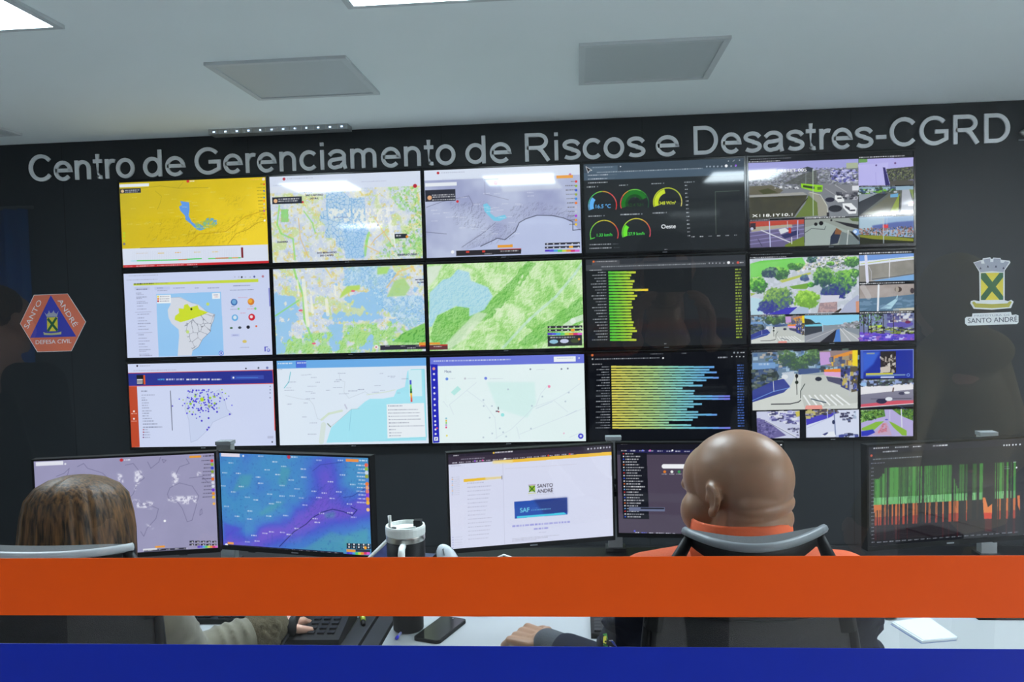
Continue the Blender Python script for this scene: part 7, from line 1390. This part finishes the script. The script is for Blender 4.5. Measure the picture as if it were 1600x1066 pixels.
for i in range(90):
    a_ = rs.uniform(0, 2 * PI); u = rs.uniform(-.016, .026); s1 = ax.orthogonal().normalized(); s2 = ax.cross(s1); p = cf + ax * u + (s1 * math.cos(a_) + s2 * math.sin(a_)) * .046; fz.append(('e', p, (.008, .008, .008)))
blob('fleece_cuff', fz, .0035, M['fleece'], wom, 'fluffy brown cuff', smooth=1, disp=above_desk)
tr = [('e', pel, (.165, .14, .10))]
for sx in (-1, 1): tr += [('c', pel + V3(sx * .08, .03, -.01), V3(HW.x + sx * .11, -3.01, .53), .085, .065), ('c', V3(HW.x + sx * .11, -3.01, .53), V3(HW.x + sx * .11, -2.97, .11), .062, .05)]
blob('trousers', tr, .009, M['trouser'], wom)
for sx in (-1, 1): blob('shoe', [('c', V3(HW.x + sx * .11, -2.99, .055), V3(HW.x + sx * .12, -2.83, .032), .042, .03), ('e', V3(HW.x + sx * .11, -3.01, .042), (.04, .045, .042))], .006, M['shoe'], wom)
rc = atY(40, 866, -3.66)
office_chair(rc.x + .02, -3.40, 'black office chair with a pale curved top rim behind the long haired woman', .235, atY(-150, 850, -3.59), rc, atY(207, 851, -3.59), M['rimw'], 1.09, .03)

# ================================================================ people standing in the corridor, seen only as dim reflections in the glass
def stander(x, y, h, face, label, coat, legs, skin, hood=False, arm=None):
    t = thing('person', label, 'person', (x, y, 0)); s = h / 1.75; zh = h - .135
    T = yaw(V3(x, y, zh), face); f = V3(-math.sin(face), math.cos(face), 0); r = V3(math.cos(face), math.sin(face), 0); B = lambda a, b, c: V3(x, y, 0) + r * (a * s) + f * (b * s) + V3(0, 0, c * s)
    P_ = head_prims(T, s) + [('c', T @ V3(0, -.015, -.07), B(0, -.01, 1.42), .058, .065), ('c', B(0, 0, 1.38), B(0, 0, .98), .11, .12)]
    hands = []
    for sx in (-1, 1):
        e_, w_, d_ = (B(sx * .27, -.03, 1.12), B(sx * .24, .14, .90), V3(0, 0, -1) + f * .5) if not arm else (B(sx * .30, .08, 1.16), B(sx * .10, .30, arm), f * .4 + V3(0, 0, .9))
        P_ += [('c', B(sx * .17, 0, 1.40), e_, .05, .04), ('c', e_, w_, .038, .026), ('c', B(sx * .09, 0, .95), B(sx * .11, .01, .5), .075, .05), ('c', B(sx * .11, .01, .5), B(sx * .12, -.02, .1), .05, .035)] + hand_prims(w_, d_, r * sx, s, .5, sx); hands.append((e_, w_))
    blob('body', P_, .006, skin, t, smooth=2)
    J = [('e', B(0, 0, 1.22), Vector((.20, .14, .24)) * s), ('e', B(0, .01, .98), Vector((.19, .15, .2)) * s), ('c', B(-.16, 0, 1.40), B(.16, 0, 1.40), .075, .075)]
    for sx, (e_, w_) in zip((-1, 1), hands): J += [('c', B(sx * .17, 0, 1.40), e_, .078, .062), ('c', e_, w_ + (e_ - w_) * .15, .062, .046)]
    if hood: J += [('e', T @ V3(0, -.03, .03), (.115, .11, .13)), ('e', B(0, -.06, 1.46), (.14, .10, .08))]
    blob('jacket', J, .009, coat, t, smooth=3)
    L = [('e', B(0, 0, .92), Vector((.17, .13, .12)) * s)]
    for sx in (-1, 1): L += [('c', B(sx * .09, 0, .9), B(sx * .11, .01, .5), .095, .07), ('c', B(sx * .11, .01, .5), B(sx * .12, -.02, .07), .068, .055)]
    blob('trousers', L, .01, legs, t)
    if not hood: blob('hair', [('e', T @ V3(0, -.028, .048), Vector((.088, .098, .084)) * s)], .006, M['hair'], t, smooth=1)
    for sx in (-1, 1): blob('shoe', [('c', B(sx * .12, -.03, .045), B(sx * .14, .14, .032), .045, .032)], .008, M['shoe'], t)
    return t
CO = mat('olive coat cloth', (150, 138, 104), .9, noise=.15, nscale=12); CK = mat('black coat cloth', (9, 9, 11), .9, noise=.3, nscale=9)
stander(1.60, -6.15, 1.70, PI - .5, 'person in an olive hooded coat standing in the corridor, mirrored faintly at the right', CO, M['trouser'], M['skinf'], hood=True)
stander(-1.50, -6.10, 1.72, PI + .3, 'person in a black coat standing in the corridor, mirrored faintly at the left edge', CK, M['trouser'], M['skinf'])
stander(.72, -6.15, 1.83, .05, 'person in black raising both hands to the face in the corridor behind the view', CK, M['trouser'], M['skinm'], arm=1.42)
# blue curtain on the far corridor wall
t = thing('curtain', 'blue curtain hanging on the corridor wall, mirrored faintly at the far left', 'curtain', (-3.42, -8.44, 0)); bm = nb(); n = 90; A = []; B_ = []
for k in range(n + 1):
    u = k / n; x = -3.85 + u * .86; y = -8.42 + .03 * math.sin(u * 60) + .01 * math.sin(u * 23); A.append(bm.verts.new((x, y, .8))); B_.append(bm.verts.new((x, y * .999 - .008, 2.28)))
for k in range(n): bm.faces.new((A[k], A[k + 1], B_[k + 1], B_[k]))
r = bmesh.ops.extrude_face_region(bm, geom=list(bm.faces)); bmesh.ops.translate(bm, vec=(0, .004, 0), verts=[g for g in r['geom'] if isinstance(g, bmesh.types.BMVert)])
part('cloth', bm, M['bluecur'], t, world=True, smooth=True)
bm = nb(); tube(bm, [(-3.88, -8.43, 2.29), (-2.95, -8.43, 2.29)], .012, 10); part('rail', bm, M['alu'], t, world=True)

# peaked cap and camera of the person raising both hands
st = [o for o in COL.objects if o.get('label', '').startswith('person in black raising')][0]
T = yaw(V3(.72, -6.15, 1.83 - .135), .05)
blob('cap', [('e', T @ V3(0, -.005, .062), (.090, .108, .075)), ('e', T @ V3(0, .115, .055), (.062, .055, .010))], .006, M['trouser'], st, smooth=2)
t = thing('photo_camera', 'black camera held up to the face of the person in black, mirrored faintly', 'camera', tuple(T @ V3(0, .145, -.02)), .05)
part('body', bx(-.07, .07, -.03, .03, -.05, .045), M['black'], t, bevel=.008); part('viewfinder', bx(-.025, .025, -.025, .03, .045, .07), M['black'], t, bevel=.006)
bm = nb(); tube(bm, [(0, .03, -.005), (0, .11, -.005), (0, .125, -.005)], [.036, .038, .04], 24); part('lens', bm, M['black'], t, smooth=True)
